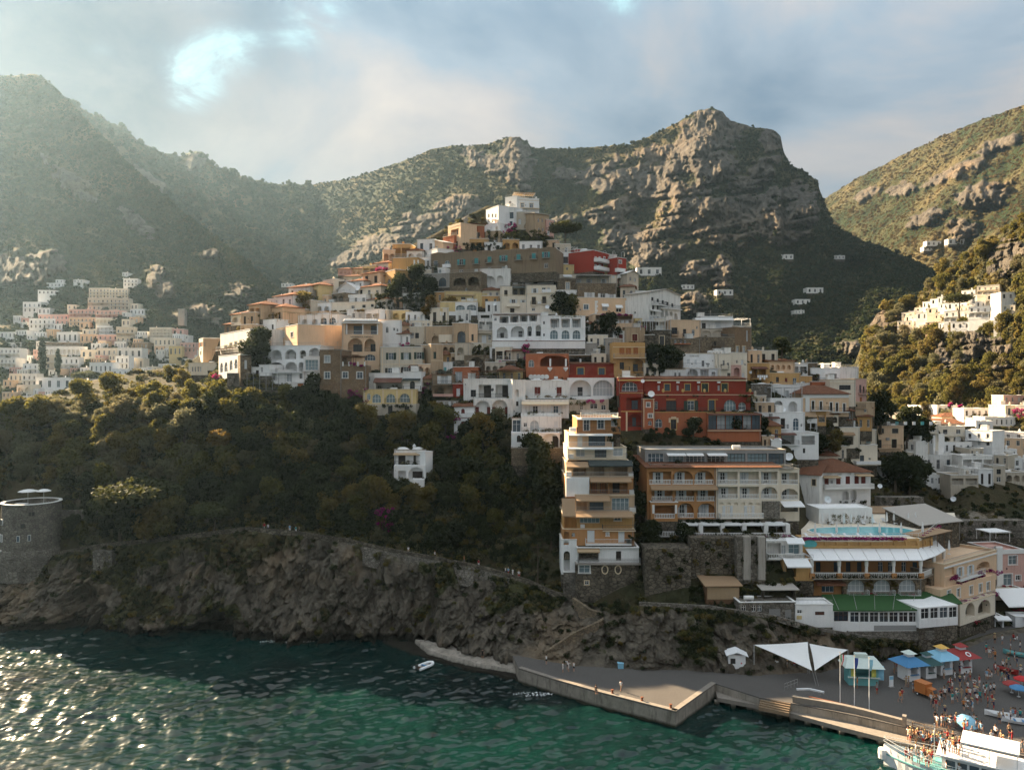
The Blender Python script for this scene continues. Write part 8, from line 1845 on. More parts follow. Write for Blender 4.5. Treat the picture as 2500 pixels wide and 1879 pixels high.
# parapet walls along the upper level, stairs between
def lowwall(name,pts,h,th,mat,label,cat='wall',z=BZ,h2=None):
    e=empty(name,pts[0]);tag(e,label,cat)
    for i in range(len(pts)-1):
        a_,b_=pts[i],pts[i+1];q=(b_-a_);q.z=0;q.normalize();nm=Vector((-q.y,q.x,0))*th/2
        za,zb=a_.z-pts[0].z,b_.z-pts[0].z;ha=h if h2 is None else h+(h2-h)*i/(len(pts)-1);hb=h if h2 is None else h+(h2-h)*(i+1)/(len(pts)-1)
        v=[]
        for p,zz,hh in ((a_,za,ha),(b_,zb,hb)):
            for s_ in (-1,1):v+=[(p.x-pts[0].x+nm.x*s_,p.y-pts[0].y+nm.y*s_,zz-.3),(p.x-pts[0].x+nm.x*s_,p.y-pts[0].y+nm.y*s_,zz+hh)]
        MB().add(v,[(0,1,3,2),(4,6,7,5),(0,4,5,1),(2,3,7,6),(1,5,7,3),(0,2,6,4)]).ob('wall_section',mat,e)
    return e
lowwall('quay_parapet',[G(x,y,BZ) for x,y in ((1935,1712),(2000,1722),(2060,1733),(2110,1744),(2204,1768))],.9,.7,'concrete_pale','cracked pale parapet wall sloping along the promenade edge',h2=.75)
lowwall('quay_rail',[G(x,y,BZ) for x,y in ((1975,1708),(2040,1722),(2104,1737))],.55,.3,'rust','rust-red kerb inside the promenade parapet','kerb')
lowwall('quay_pier_post',[G(x,y,BZ) for x,y in ((2203,1769),(2213,1771))],1.4,.8,'concrete_pale','short square stone pier at the end of the parapet','pillar')
def steps(name,a_,b_,depth,n,z0,z1,mat,label):
    e=empty(name,a_);tag(e,label,'stairs');q=(b_-a_);q.z=0;L=q.length;q.normalize();nm=Vector((q.y,-q.x,0))
    if nm.y>0:nm=-nm
    for k in range(n):
        zt_=z1-(z1-z0)*k/n;p0=nm*(depth*k/n);p1=nm*(depth*(k+1)/n+.02)
        pts=[p0,p0+q*L,p1+q*L,p1];MB().prism([(p.x,p.y) for p in pts][::-1],z0-a_.z-.3-.003*k,zt_-a_.z-.02).ob('step',mat,e)
    return e
steps('quay_steps',G(1858,1700,BZ),G(1931,1715,BZ),1.5,5,1.16,BZ,'plank','brown wooden-edged steps down from beach to lower quay')
steps('landing_steps',G(2226,1776,BZ),G(2315,1798,BZ),1.6,5,1.16,BZ,'concrete_pale','broad pale steps by the ferry landing')
e=empty('stair_handrail',G(2228,1778,BZ));tag(e,'wooden handrail along the ferry landing steps','handrail');pa,pb=G(2228,1778,BZ),G(2315,1799,BZ);m=MB()
for f in (0,.33,.66,1):p=pa.lerp(pb,f)-pa;m.bar(p,p+Vector((0,0,1)),.05)
for z in (.5,.98):m.bar(Vector((0,0,z)),pb-pa+Vector((0,0,z)),.05)
m.ob('rails','plank',e)
lowwall('beach_kerb',[G(x,y,BZ) for x,y in ((1945,1684),(1975,1683),(2012,1691))],.25,.3,'white_paint','white painted kerb beside the promenade','kerb')
m=MB()
for k in range(5):p=G(1915+8*k,1684-3*k,BZ)-G(1915,1684,BZ);m.bar(p,p+Vector((0,0,1)),.03)
for z in (.5,1.):m.bar(Vector((0,0,z)),G(1947,1672,BZ)-G(1915,1684,BZ)+Vector((0,0,z)),.03)
o=m.ob('guard_rail','iron_grey',None,G(1915,1684,BZ));tag(o,'grey tubular guard rail by the beach steps','rail')
# rock shelf left of the pier
def shelf(name,pts,z,mat,zvar=.25,seed=1):
    P_=[G(x,y,z) for x,y in pts];xs_=[p.x for p in P_];ys_=[p.y for p in P_]
    gx,gy=np.meshgrid(np.arange(min(xs_)-.5,max(xs_)+.5,.3),np.arange(min(ys_)-.5,max(ys_)+.5,.3))
    pl=[(p.x,p.y) for p in P_];ins=np.array([[inpoly(a,b,pl) for a,b in zip(r1,r2)] for r1,r2 in zip(gx,gy)])
    gz=np.where(ins,z+(fbm(gx/2,gy/2,seed,4,seed)-.5)*zvar*2,-1.0)
    i=np.arange(gx.size).reshape(gx.shape);f=np.stack([i[:-1,:-1],i[:-1,1:],i[1:,1:],i[1:,:-1]],-1).reshape(-1,4)
    o=ob(name,npmesh(name,np.stack([gx,gy,gz],-1).reshape(-1,3),f,mat,False,{'rock':np.ones(gx.size)}));tag(o,kind='structure');return o
shelf('rock_shelf',((1010,1558),(1100,1572),(1150,1590),(1285,1612),(1268,1636),(1180,1622),(1100,1604),(1040,1586)),1.0,'quay_concrete')
shelf('rock_shelf_low',((928,1562),(1010,1566),(1100,1600),(1200,1628),(1290,1650),(1262,1656),(1150,1634),(1050,1606),(980,1584)),.35,'cliff_rock',.2,3)
# cliff path with its parapet, stairs down to the beach
pxs=list(range(-120,1400,22));pp=[P(x,float(tab(x,PATH_L)),float(tab(x,PATH_D))) for x in pxs]
m=MB();
for a_,b_ in zip(pp,pp[1:]):m.quad((a_.x,a_.y,a_.z+.03),(b_.x,b_.y,b_.z+.03),(b_.x,b_.y+1.7,b_.z+.03),(a_.x,a_.y+1.7,a_.z+.03))
o=m.ob('cliff_path','hill_soil');tag(o,kind='structure')
lowwall('path_parapet',[p+Vector((0,.1,0)) for p in pp[12:]],.8,.35,'stone_dark','rubble parapet wall of the path running along the top of the sea cliff')
for i0,i1,lb in ((44,52,'tall rubble facing wall below the cliff path'),(52,62,'lower rubble facing wall below the cliff path, towards the beach')):
    v=[];f=[]
    for k,p in enumerate(pp[i0:i1+1]):v+=[(p.x,p.y-.3,p.z+.1),(p.x,p.y-.9-.8*(k%2)*.2,p.z-(3.6 if k not in (0,i1-i0) else 1.2))]
    for k in range(i1-i0):f.append((2*k,2*k+1,2*k+3,2*k+2))
    o=ob('facing_wall',mesh('facing_wall',v,f,'stone_grey'));tag(o,lb,'wall')
rp=[P(1400,1470,141.2),P(1440,1498,138.5),P(1486,1512,137.3),P(1462,1528,135.8),P(1400,1556,134.6),P(1350,1590,133.4),P(1330,1602,133.0)]
lowwall('ramp_wall',rp,.9,.6,'stone','rubble ramp wall zigzagging from the cliff path down to the beach')
m=MB();
for a_,b_ in zip(rp,rp[1:]):m.add([(a_.x,a_.y-.1,a_.z+.3),(b_.x,b_.y-.1,b_.z+.3),(b_.x,b_.y-1.4,b_.z-4.2),(a_.x,a_.y-1.4,a_.z-4.2)],[(0,1,2,3)])
o=m.ob('ramp_face','stone');tag(o,'sloping rubble face carrying the zigzag ramp','wall')
lowwall('upper_path_wall',[P(x,y,float(tab(x,PATH_D))+.2) for x,y in ((1560,1478),(1640,1482),(1730,1487),(1820,1500),(1900,1513),(1990,1540),(2110,1560),(2320,1573))],.7,.4,'stone_grey','low rubble wall of the upper beach path under the storerooms')
# stone tower at the left edge
td=float(hillD(80,1335))-2;tb=P(78,1350,td);rt=68*td/F;th_=(1350-1224)*td/F
e=empty('stone_tower',tb);tag(e,'round grey stone watchtower with white parasols on its roof terrace','tower')
MB().lathe([(rt*1.1,-5),(rt*1.05,0),(rt*1.0,th_*.12),(rt*.97,th_*.13),(rt*.93,th_-.3),(rt*.93,th_),(rt*.87,th_),(rt*.87,th_-.9),(0,th_-.9)],48).ob('wall','stone_grey',e)
MB().lathe([(rt*.96,th_+.005),(rt*.96,th_+.14),(rt*.85,th_+.14),(rt*.85,th_+.005)],48).ob('parapet_cap','trim_white',e)
for a,z,w_,h_ in ((-62,.80,.5,.8),(-56,.80,.5,.8),(-75,.58,.8,.9),(-83,.32,.6,1.3),(-63,.33,.6,1.3),(-128,.62,.9,1.2),(-137,.30,.8,1.6),(-126,.30,.5,1.6),(-132,.05,.9,1.1)):
    a=R(a);r_=rt*(.985-.05*z)
    wn=MB().box(-w_/2,w_/2,-.12,.25,0,h_).ob('window','trim_white' if z<.7 and z!=.58 else 'frame_dark',e,(r_*math.cos(a),r_*math.sin(a),z*th_),a+R(90));MB().box(-w_*.36,w_*.36,-.14,-.122,.08,h_-.08).ob('pane','glass_blue' if z<.5 else 'glass',wn)
def parasol(loc,r,col_,label,h=2.4,group=None,tilt=0,n=8):
    e=empty('parasol',loc);tag(e,label,'parasol',group);e.rotation_euler=(tilt,0,0)
    MB().lathe([(.25,0),(.25,.08),(.04,.12),(.03,h)],8).ob('pole','iron_white',e);MB().lathe([(r,h-.42),(r*.98,h-.32),(r*.5,h-.02),(0,h+.12)],n).ob('canopy',col_,e);return e
parasol(tb+Vector((-1.5,1,th_-.9)),2.0,'awning_white','wide white parasol on the watchtower roof, above the tables',3.4);parasol(tb+Vector((2.6,0,th_-.9)),1.5,'awning_white','smaller white parasol on the watchtower roof, beside the flagstaff',3.6)
o=MB().box(-1.2,1.2,-.6,.6,.65,.75).box(-1,-.9,-.5,.5,0,.65).box(.9,1,-.5,.5,0,.65).ob('terrace_table','white_paint',None,tb+Vector((-1.4,-1.5,th_-.9)));tag(o,'white table on the watchtower roof','table')
lowwall('tower_wall',[P(x,y,td+1.5) for x,y in ((146,1262),(210,1262),(262,1262))],1.6,.5,'stone_grey','garden wall running right from the round watchtower')
b=Bld('cliff_hut',Z_J,(720,905,960,1000),'stone_dark','stone hut with a broad slab roof beside the huge pine',d=td+1,t=5,roof='shed',rmat='stone_grey',ph=1.6,cat='hut');b.done()
b=Bld('cliff_bastion',Z_J,(715,1090,866,1270),'stone_grey','square rubble bastion jutting from the cliff below the stone hut',d=163.5,t=4,cat='wall',ph=.1,rim=None);b.done()
o=MB().bar((0,0,0),(0,0,8.6),.14,8,.09).box(-.9,.9,-.06,.06,7.9,8.05).ob('utility_pole','bark',None,P(1313,1438,147.5));tag(o,'wooden utility pole beside the cliff path','pole')
def dish(loc,r,label,az=-.4,mat='white_paint'):
    e=empty('satellite_dish',loc,az);tag(e,label,'satellite dish');MB().bar((0,.25,-.9),(0,.12,0),.035).ob('mast','iron_grey',e)
    d_=MB().lathe([(0,0),(r*.5,.05*r),(r*.85,.15*r),(r,.22*r)],18).ob('reflector',mat,e);d_.rotation_euler=(R(68),0,0);MB().bar((0,0,0),(0,-.6*r,.5*r),.02).ob('feed_arm','iron_grey',e)
for Z,x,y,r,lb,mt in ((Z_D,618,1158,.75,'large white satellite dish on the red hotel corner','white_paint'),(Z_D,527,1018,.45,'small white dish under the red hotel cornice','white_paint'),(Z_G,812,255,.75,'white dish on the tiled villa side wall','white_paint'),(Z_G,1283,133,.5,'white dish in front of the dark valley trees','white_paint'),(Z_A,1240,1140,.6,'dish on the arcade hotel roof','white_paint'),(Z_E,720,700,.6,'pale dish in the porch house arch','white_paint'),(Z_E,780,1215,.9,'big white dish on the stepped white house terrace','white_paint'),(Z_A,770,1115,.5,'dish beside the yellow villa','white_paint'),(Z_B,1600,232,.9,'round pale dish beside the gabled white house','white_paint'),(Z_C,895,935,.4,'black dish on the twin-arched white house','iron'),(Z_N,940,130,.7,'white dish in the valley garden','white_paint')):
    px,py=Z[0]+x/Z[2],Z[1]+y/Z[2]
    dd={(618):DR+.2,527:DR+3,812:158,1283:172}.get(x) or float(hillD(px,py+12))-3.2
    dish(P(px,py,dd),r,lb,rng.uniform(-.7,.3),mt)
# pool furniture
def lounger(loc,rz,label,group):
    def mk():
        m=MB();m.box(-.32,.32,-.9,.45,.26,.34);m.add([(-.32,.45,.3),(.32,.45,.3),(.32,1.0,.75),(-.32,1.0,.75),(-.32,.45,.36),(.32,.45,.36),(.32,1.0,.81),(-.32,1.0,.81)],[(0,1,2,3),(7,6,5,4),(0,4,5,1),(1,5,6,2),(2,6,7,3),(3,7,4,0)]);return m.mesh('mattress','awning_white')
    e=empty('sun_lounger',loc,rz);tag(e,label,'sun lounger',group);ob('mattress',cached('lmat',mk),e)
    ob('frame',cached('lfr',lambda :MB().box(-.34,-.28,-.95,.5,.18,.25).box(.28,.34,-.95,.5,.18,.25).box(-.3,-.25,-.8,-.74,0,.18).box(.25,.3,-.8,-.74,0,.18).box(-.3,-.25,.3,.36,0,.18).box(.25,.3,.3,.36,0,.18).mesh('frame','white_paint')),e)
for k in range(7):lounger(P(1975+32*k,1313,146.9)*1.0+Vector((0,0,zdeck-P(1975+32*k,1313,146.9).z)),.5,'white sun lounger along the front edge of the pool deck','loungers in front of the pool')
for k in range(9):p=P(2030+26*k,1300,161.5+(k%3)*1.2);lounger(Vector((p.x,p.y,zdeck)),-.3+.2*(k%3),'white sun lounger behind the pool','loungers behind the pool')
def closed_parasol(loc,label,h=2.7,group=None):
    e=empty('closed_parasol',loc);tag(e,label,'parasol',group);ob('pole',cached('cpp',lambda :MB().lathe([(.3,0),(.3,.06),(.04,.1),(.035,h)],8).mesh('pole','iron_white')),e)
    ob('folded_canopy',cached('cpc',lambda :MB().lathe([(.05,.75),(.24,.9),(.2,1.7),(.08,2.55),(.03,2.75)],10).mesh('folded_canopy','awning_white')),e)
for k in range(16):p=P(1990+17.5*k,1300,148.3 if k%3==0 else 158.3+(k%4));closed_parasol(Vector((p.x,p.y,zdeck)),'folded white parasol standing on the pool deck',group='folded parasols round the pool')
closed_parasol(P(1665,1318,146.0),'folded white parasol beside the clipped bush');closed_parasol(P(2317,1352,150.5),'folded white parasol on the peach hotel terrace')
# ---------------------------------------------------------------- beach huts and kiosks
loc=G(1797,1634,BZ);e=empty('first_aid_hut',loc,R(-8));tag(e,'small white first-aid hut with a red cross on the beach','hut')
MB().box(-1.35,1.35,-1.1,1.1,.05,2.75).ob('wall','white_paint',e)
MB().add([(-1.75,-1.5,2.75),(0,-1.5,3.35),(1.75,-1.5,2.75),(-1.75,1.4,2.75),(0,1.4,3.35),(1.75,1.4,2.75),(-1.75,-1.5,2.62),(0,-1.5,3.22),(1.75,-1.5,2.62),(-1.75,1.4,2.62),(0,1.4,3.22),(1.75,1.4,2.62)],[(0,1,4,3),(1,2,5,4),(6,9,10,7),(7,10,11,8),(0,6,7,1),(1,7,8,2),(3,4,10,9),(4,5,11,10),(0,3,9,6),(2,8,11,5)]).ob('roof','white_paint',e)
wn=MB().box(-1.05,-.25,-1.14,-1.101,1.35,2.2).ob('window','frame_dark',e);MB().box(-.98,-.32,-1.15,-1.142,1.42,2.13).ob('pane','glass',wn)
plain('cross_red',(.55,.02,.03),.6,var=0);MB().box(.55,.85,-1.12,-1.101,1.45,1.53).box(.66,.74,-1.122,-1.1015,1.35,1.63).ob('red_cross','cross_red',e)
MB().box(.2,1.2,-1.112,-1.1005,.1,1.2).ob('door_panel','white_paint',e)
def sail(pts,label,nm='shade_sail'):
    a_,b_,c_=pts;N=14;idx={};v=[];f=[]
    cen=(a_+b_+c_)/3
    for i in range(N+1):
        for j in range(N+1-i):
            u,w_=i/N,j/N;x=1-u-w_;p=a_*x+b_*u+c_*w_
            e1=min(u,w_,x);pull=.55*(x*u+u*w_+w_*x)*(1-3*e1)*.42;p=p.lerp(cen,max(0,pull));p=p-Vector((0,0,2.2*x*u*w_*3));idx[i,j]=len(v);v.append(p-cen)
    for i in range(N):
        for j in range(N-i):
            f.append((idx[i,j],idx[i+1,j],idx[i,j+1]))
            if j<N-i-1:f.append((idx[i+1,j],idx[i+1,j+1],idx[i,j+1]))
    n0=len(v);v2=v+[p-Vector((0,0,.03)) for p in v];f2=f+[tuple(q+n0 for q in t_[::-1]) for t_ in f]
    e=empty(nm,cen);tag(e,label,'shade sail');ob('fabric',mesh('fabric',v2,f2,'awning_white',True),e)
    m=MB()
    for p in pts[:2]:m.bar(Vector((p.x-cen.x,p.y-cen.y,BZ-cen.z)),p-cen,.09,8)
    m.bar(c_-cen,Vector((c_.x-cen.x+.3,c_.y-cen.y-.8,BZ-cen.z)),.03);m.ob('masts','iron_grey',e)
sail([P(1841,1573,126.5),P(1972,1566,126.2),P(1983,1636,121.8)],'long white triangular shade sail stretched over the beach bar');sail([P(2070,1585,125.6),P(1976,1570,126.0),P(1989,1636,121.7)],'shorter white triangular shade sail meeting the long one')
for px,py in ((1905,1628),(1935,1630),(1960,1630)):
    o=MB().box(-.4,.4,-.4,.4,0,.9).box(-.45,.45,-.45,.45,.9,.96).ob('beach_counter','white_paint' if px!=1935 else 'wood',None,G(px,py,BZ));tag(o,{1905:'small white counter under the long shade sail',1935:'brown wooden counter under the long shade sail',1960:'white counter where the two sails meet'}[px],'counter')
plain('kiosk_turquoise',(.16,.42,.42),.5);plain('kiosk_pale',(.62,.70,.64),.5);plain('kiosk_blue',(.06,.22,.42),.5);plain('kiosk_green',(.02,.075,.07),.5);plain('kiosk_sky',(.25,.52,.68),.5);plain('kiosk_yellow',(.72,.42,.09),.5);plain('kiosk_red',(.32,.03,.025),.5);plain('kiosk_panel',(.55,.55,.12),.5)
loc=G(2102,1666,BZ);e=empty('food_kiosk',loc,R(-6));tag(e,'turquoise food kiosk with a pale hipped roof and open counter','kiosk')
MB().box(-2.2,2.2,-1.2,1.2,.0,1.25).box(-2.2,-1.9,-1.2,1.2,1.25,2.9).box(1.9,2.2,-1.2,1.2,1.25,2.9).box(-1.9,1.9,.9,1.2,1.25,2.9).ob('wall','kiosk_turquoise',e);MB().box(-2.4,2.4,-1.6,-1.15,1.27,1.36).ob('counter','kiosk_pale',e);MB().box(-1.88,-1.2,-1.15,-1.1,1.38,2.8).box(1.2,1.88,-1.15,-1.1,1.38,2.8).ob('menu_panel','kiosk_panel',e)
MB().add([(-3.0,-2.0,2.9),(3.0,-2.0,2.9),(3.0,1.7,2.9),(-3.0,1.7,2.9),(-2.2,-.5,4.0),(2.2,-.5,4.0),(2.2,.9,4.0),(-2.2,.9,4.0)],[(0,1,5,4),(1,2,6,5),(2,3,7,6),(3,0,4,7),(4,5,6,7),(3,2,1,0)]).ob('roof','kiosk_pale',e);MB().box(-.9,.9,-.3,.6,4.01,4.6).ob('roof_box','kiosk_pale',e);MB().box(2.25,3.1,-1.0,-.9,.9,3.1).ob('side_panel','kiosk_sky',e)
for px,py,rc,tc_,rz,sz,lb in ((2219,1656,'kiosk_blue','kiosk_pale',.25,1.1,'ticket kiosk with a deep blue pyramid roof and cream cap'),(2262,1650,'kiosk_green','kiosk_green',.25,.95,'ticket kiosk with a dark green roof behind the blue one'),(2298,1641,'kiosk_sky','kiosk_yellow',.25,1.1,'ticket kiosk with a sky blue roof and yellow cap'),(2345,1637,'kiosk_red','kiosk_red',.25,1.1,'ticket kiosk with a dark red roof')):
    loc=G(px,py,BZ);e=empty('ticket_kiosk',loc,rz);e.scale=(sz,)*3;tag(e,lb,'kiosk');w_=1.05
    MB().box(-w_,w_,-w_,w_,0,.95).box(-w_,-.55,-w_,w_,.95,2.4).box(.55,w_,-w_,w_,.95,2.4).box(-.55,.55,.6,w_,.95,2.4).box(-.55,.55,-w_,-.9,2.05,2.4).ob('wall','white_paint',e)
    m=MB();ap=arcpts(-.55,.55,2.05,.4)
    for q in range(8):m.add([(ap[q][0],-w_-.03,ap[q][1]),(ap[q+1][0],-w_-.03,ap[q+1][1]),(ap[q+1][0]*1.25,-w_-.03,ap[q+1][1]+.12),(ap[q][0]*1.25,-w_-.03,ap[q][1]+.12)],[(0,1,2,3)])
    m.ob('arch_trim',rc,e);MB().box(-.7,.7,-w_-.25,-w_-.002,.92,1.0).ob('counter',rc,e)
    MB().add([(-2.0,-2.0,2.4),(2.0,-2.0,2.4),(2.0,2.0,2.4),(-2.0,2.0,2.4),(-.6,-.6,3.3),(.6,-.6,3.3),(.6,.6,3.3),(-.6,.6,3.3)],[(0,1,5,4),(1,2,6,5),(2,3,7,6),(3,0,4,7),(4,5,6,7),(3,2,1,0)]).ob('roof',rc,e)
    MB().box(-.5,.5,-.5,.5,3.31,3.75).ob('lantern','white_paint',e);MB().add([(-.8,-.8,3.76),(.8,-.8,3.76),(.8,.8,3.76),(-.8,.8,3.76),(0,0,4.25)],[(0,1,4),(1,2,4),(2,3,4),(3,0,4),(3,2,1,0)]).ob('roof_cap',tc_,e)
    if rc=='kiosk_red':o=MB().lathe([(.42,0),(.42,.03),(.26,.03),(.26,0)],18).ob('ring_emblem','white_paint',e,(.1,-1.3,2.9));o.rotation_euler=(R(33),0,0)
plain('flag_green',(.02,.20,.06),.8,var=0);plain('flag_red',(.48,.03,.03),.8,var=0);plain('flag_blue',(.03,.06,.25),.8,var=0)
for px,py,h,fl_ in ((2051,1720,7.6,1),(2086,1726,7.4,2),(2122,1735,7.6,3)):
    e=empty('flagpole',G(px,py,BZ));tag(e,{1:'white flagpole with a hanging green, white and red flag',2:'white flagpole with a limp blue flag',3:'white flagpole with a limp pale flag'}[fl_],'flagpole');MB().bar((0,0,0),(0,0,h),.06,8,.035).ob('pole','white_paint',e);MB().lathe([(0,h),(.08,h+.06),(0,h+.14)],8).ob('finial','kiosk_yellow',e)
    for q,mt in enumerate({1:('flag_green','white_paint','flag_red'),2:('flag_blue',),3:('kiosk_sky',)}[fl_]):
        n_={1:3,2:1,3:1}[fl_];m=MB();w_=.55/n_
        for r_ in range(6):z0,z1=h-.2-r_*.26,h-.2-(r_+1)*.26;x0=.05+q*w_*(1-.07*r_);m.add([(x0,.05*math.sin(r_),z0),(x0+w_*(1-.07*r_),.08*math.sin(r_+2),z0-.1),(x0+w_*(1-.07*(r_+1)),.08*math.sin(r_+3),z1-.1),(x0,.05*math.sin(r_+1),z1)],[(0,1,2,3)])
        m.ob('flag_stripe' if n_>1 else 'flag',mt,e)
# three-wheeled cart
plain('cart_orange',(.50,.17,.045),.5);plain('tyre',(.02,.02,.02),.8)
loc=G(2262,1700,BZ);e=empty('three_wheeled_van',loc,R(25));tag(e,'small orange three-wheeled van parked on the beach','van')
MB().add([(-.6,-1.5,.45),(.6,-1.5,.45),(.62,-.4,.45),(-.62,-.4,.45),(-.42,-1.55,.9),(.42,-1.55,.9),(.5,-1.25,1.55),(-.5,-1.25,1.55),(.55,-.4,1.6),(-.55,-.4,1.6)],[(0,1,5,4),(4,5,6,7),(7,6,8,9),(1,2,8,6,5),(3,0,4,7,9),(2,3,9,8),(3,2,1,0)]).ob('cab','cart_orange',e);MB().box(-.72,.72,-.36,1.5,.5,2.0).box(-.78,.78,-.42,1.56,2.003,2.08).ob('cargo_box','cart_orange',e);MB().add([(-.36,-1.545,.98),(.36,-1.545,.98),(.42,-1.33,1.45),(-.42,-1.33,1.45)],[(0,1,2,3)]).ob('windscreen','glass',e)
for x,y in ((0,-1.35),(-.62,1.0),(.62,1.0)):wh=MB().bar((-.08,0,0),(.08,0,0),.26,14).ob('wheel','tyre',e,(x,y,.26));MB().bar((-.09,0,0),(.09,0,0),.13,10).ob('rim','iron_white',wh)
for x in (-.3,.3):MB().lathe([(0,0),(.09,0),(.09,.04),(0,.05)],10).ob('headlight','white_paint',e,(x,-1.56,.72),(R(90),0,0))
loc=G(2176,1676,BZ);e=empty('sign_board',loc,.2);tag(e,'upright blue and white poster stand between the kiosks','sign');MB().box(-.35,.35,-.04,.04,.1,1.7).ob('panel','white_paint',e);MB().box(-.33,.33,-.05,-.042,1.15,1.68).ob('poster_top','kiosk_sky',e);MB().box(-.4,.4,-.25,.25,0,.08).ob('foot','iron_grey',e)
parasol(G(2352,1775,BZ)+Vector((0,0,-.5)),1.35,'kiosk_sky','light blue beach parasol leaning beside the ferry landing',2.2,tilt=R(28))
parasol(G(2470,1690,BZ),1.3,'kiosk_red','red beach parasol by the beached boats',1.7);parasol(G(2487,1700,BZ),1.3,'kiosk_blue','blue beach parasol by the beached boats',1.7);parasol(G(2492,1690,BZ)+Vector((1.5,2,0)),1.2,'flag_red','scarlet parasol at the right edge of the beach',1.7)
def rowboat(loc,rz,hull,inner,label,L=3.6,W=1.5):
    e=empty('rowing_boat',loc,rz);tag(e,label,'boat');n=12;v=[];f=[]
    for i in range(n+1):
        u=i/n;y=(u-.5)*L;w_=W/2*math.sin(math.pi*min(1,.12+.88*(1-u)**.8 if u>.5 else .62+.38*u*2)) if u<1 else .02;w_=W/2*(1-(2*abs(u-.42))**3*.75) if u<.95 else .06
        sh=.55+.25*(2*u-.9)**2
        for q in (-1,-.7,0,.7,1):v.append((w_*q,y,sh if abs(q)==1 else .14 if abs(q)==.7 else .02))
    for i in range(n):
        for q in range(4):f.append((i*5+q,i*5+q+1,i*5+q+6,i*5+q+5))
    f.append((0,1,2,3,4));ob('hull',mesh('hull',v,f,hull),e)
    for y in (-.9,.1):MB().box(-W*.42,W*.42,y-.12,y+.12,.38,.42).ob('thwart',inner,e)
    return e
for px,py,rz,h_,i_,lb in ((2478,1600,.8,'kiosk_turquoise','plank','turquoise rowing boat drawn up at the right of the beach'),(2440,1750,1.1,'white_paint','plank','white rowing boat lying by the crowd'),(2480,1765,1.2,'white_paint','kiosk_blue','white rowing boat with blue thwarts near the frame edge'),(2455,1640,.6,'kiosk_red','plank','dark red rowing boat among the bathers')):rowboat(G(px,py,BZ)+Vector((0,0,.02)),rz,h_,i_,lb)
for px,py,mt,lb in ((1505,1622,'kiosk_yellow','yellow plastic crate at the foot of the cliff'),(1515,1630,'kiosk_sky','blue bin standing by the yellow crate')):
    o=MB().box(-.45,.45,-.4,.4,0,.8).box(-.5,.5,-.45,.45,.8,.9).ob('crate',mt,None,G(px,py,BZ));tag(o,lb,'crate')
# rubber dinghy
e=empty('inflatable_dinghy',G(1037,1628,0)+Vector((0,0,.08)),R(-38));tag(e,'small white inflatable dinghy moored in the shaded water','dinghy');m=MB()
pt_=[(-.75,-1.9),(-.75,.8),(-.55,1.5),(0,1.95),(.55,1.5),(.75,.8),(.75,-1.9)]
for a_,b_ in zip(pt_,pt_[1:]):m.bar((*a_,.22+.06*(a_[1]>1)),(*b_,.22+.06*(b_[1]>1)),.24,10)
m.ob('tube','white_paint',e);MB().box(-.6,.6,-1.7,1.2,.05,.1).ob('floor','iron_grey',e);MB().box(-.65,.65,-1.75,-1.65,.1,.6).ob('transom','wood',e);MB().box(-.17,.17,-2.1,-1.76,.25,.95).ob('outboard_motor','iron',e);MB().box(-.5,.5,-.4,-.1,.3,.42).ob('seat','kiosk_blue',e)
for px,py,L in ((700,1566,5.0),(1300,1694,3.2)):
    p=G(px,py,0);o=ob('foam',leafmesh('foam',[(0,0,.06,L,.8,.05)],130,.14,'white_paint',px),None,p);tag(o,'white foam washing round a rock' if px==700 else 'white foam lapping at the pier foot',None,None,'stuff')

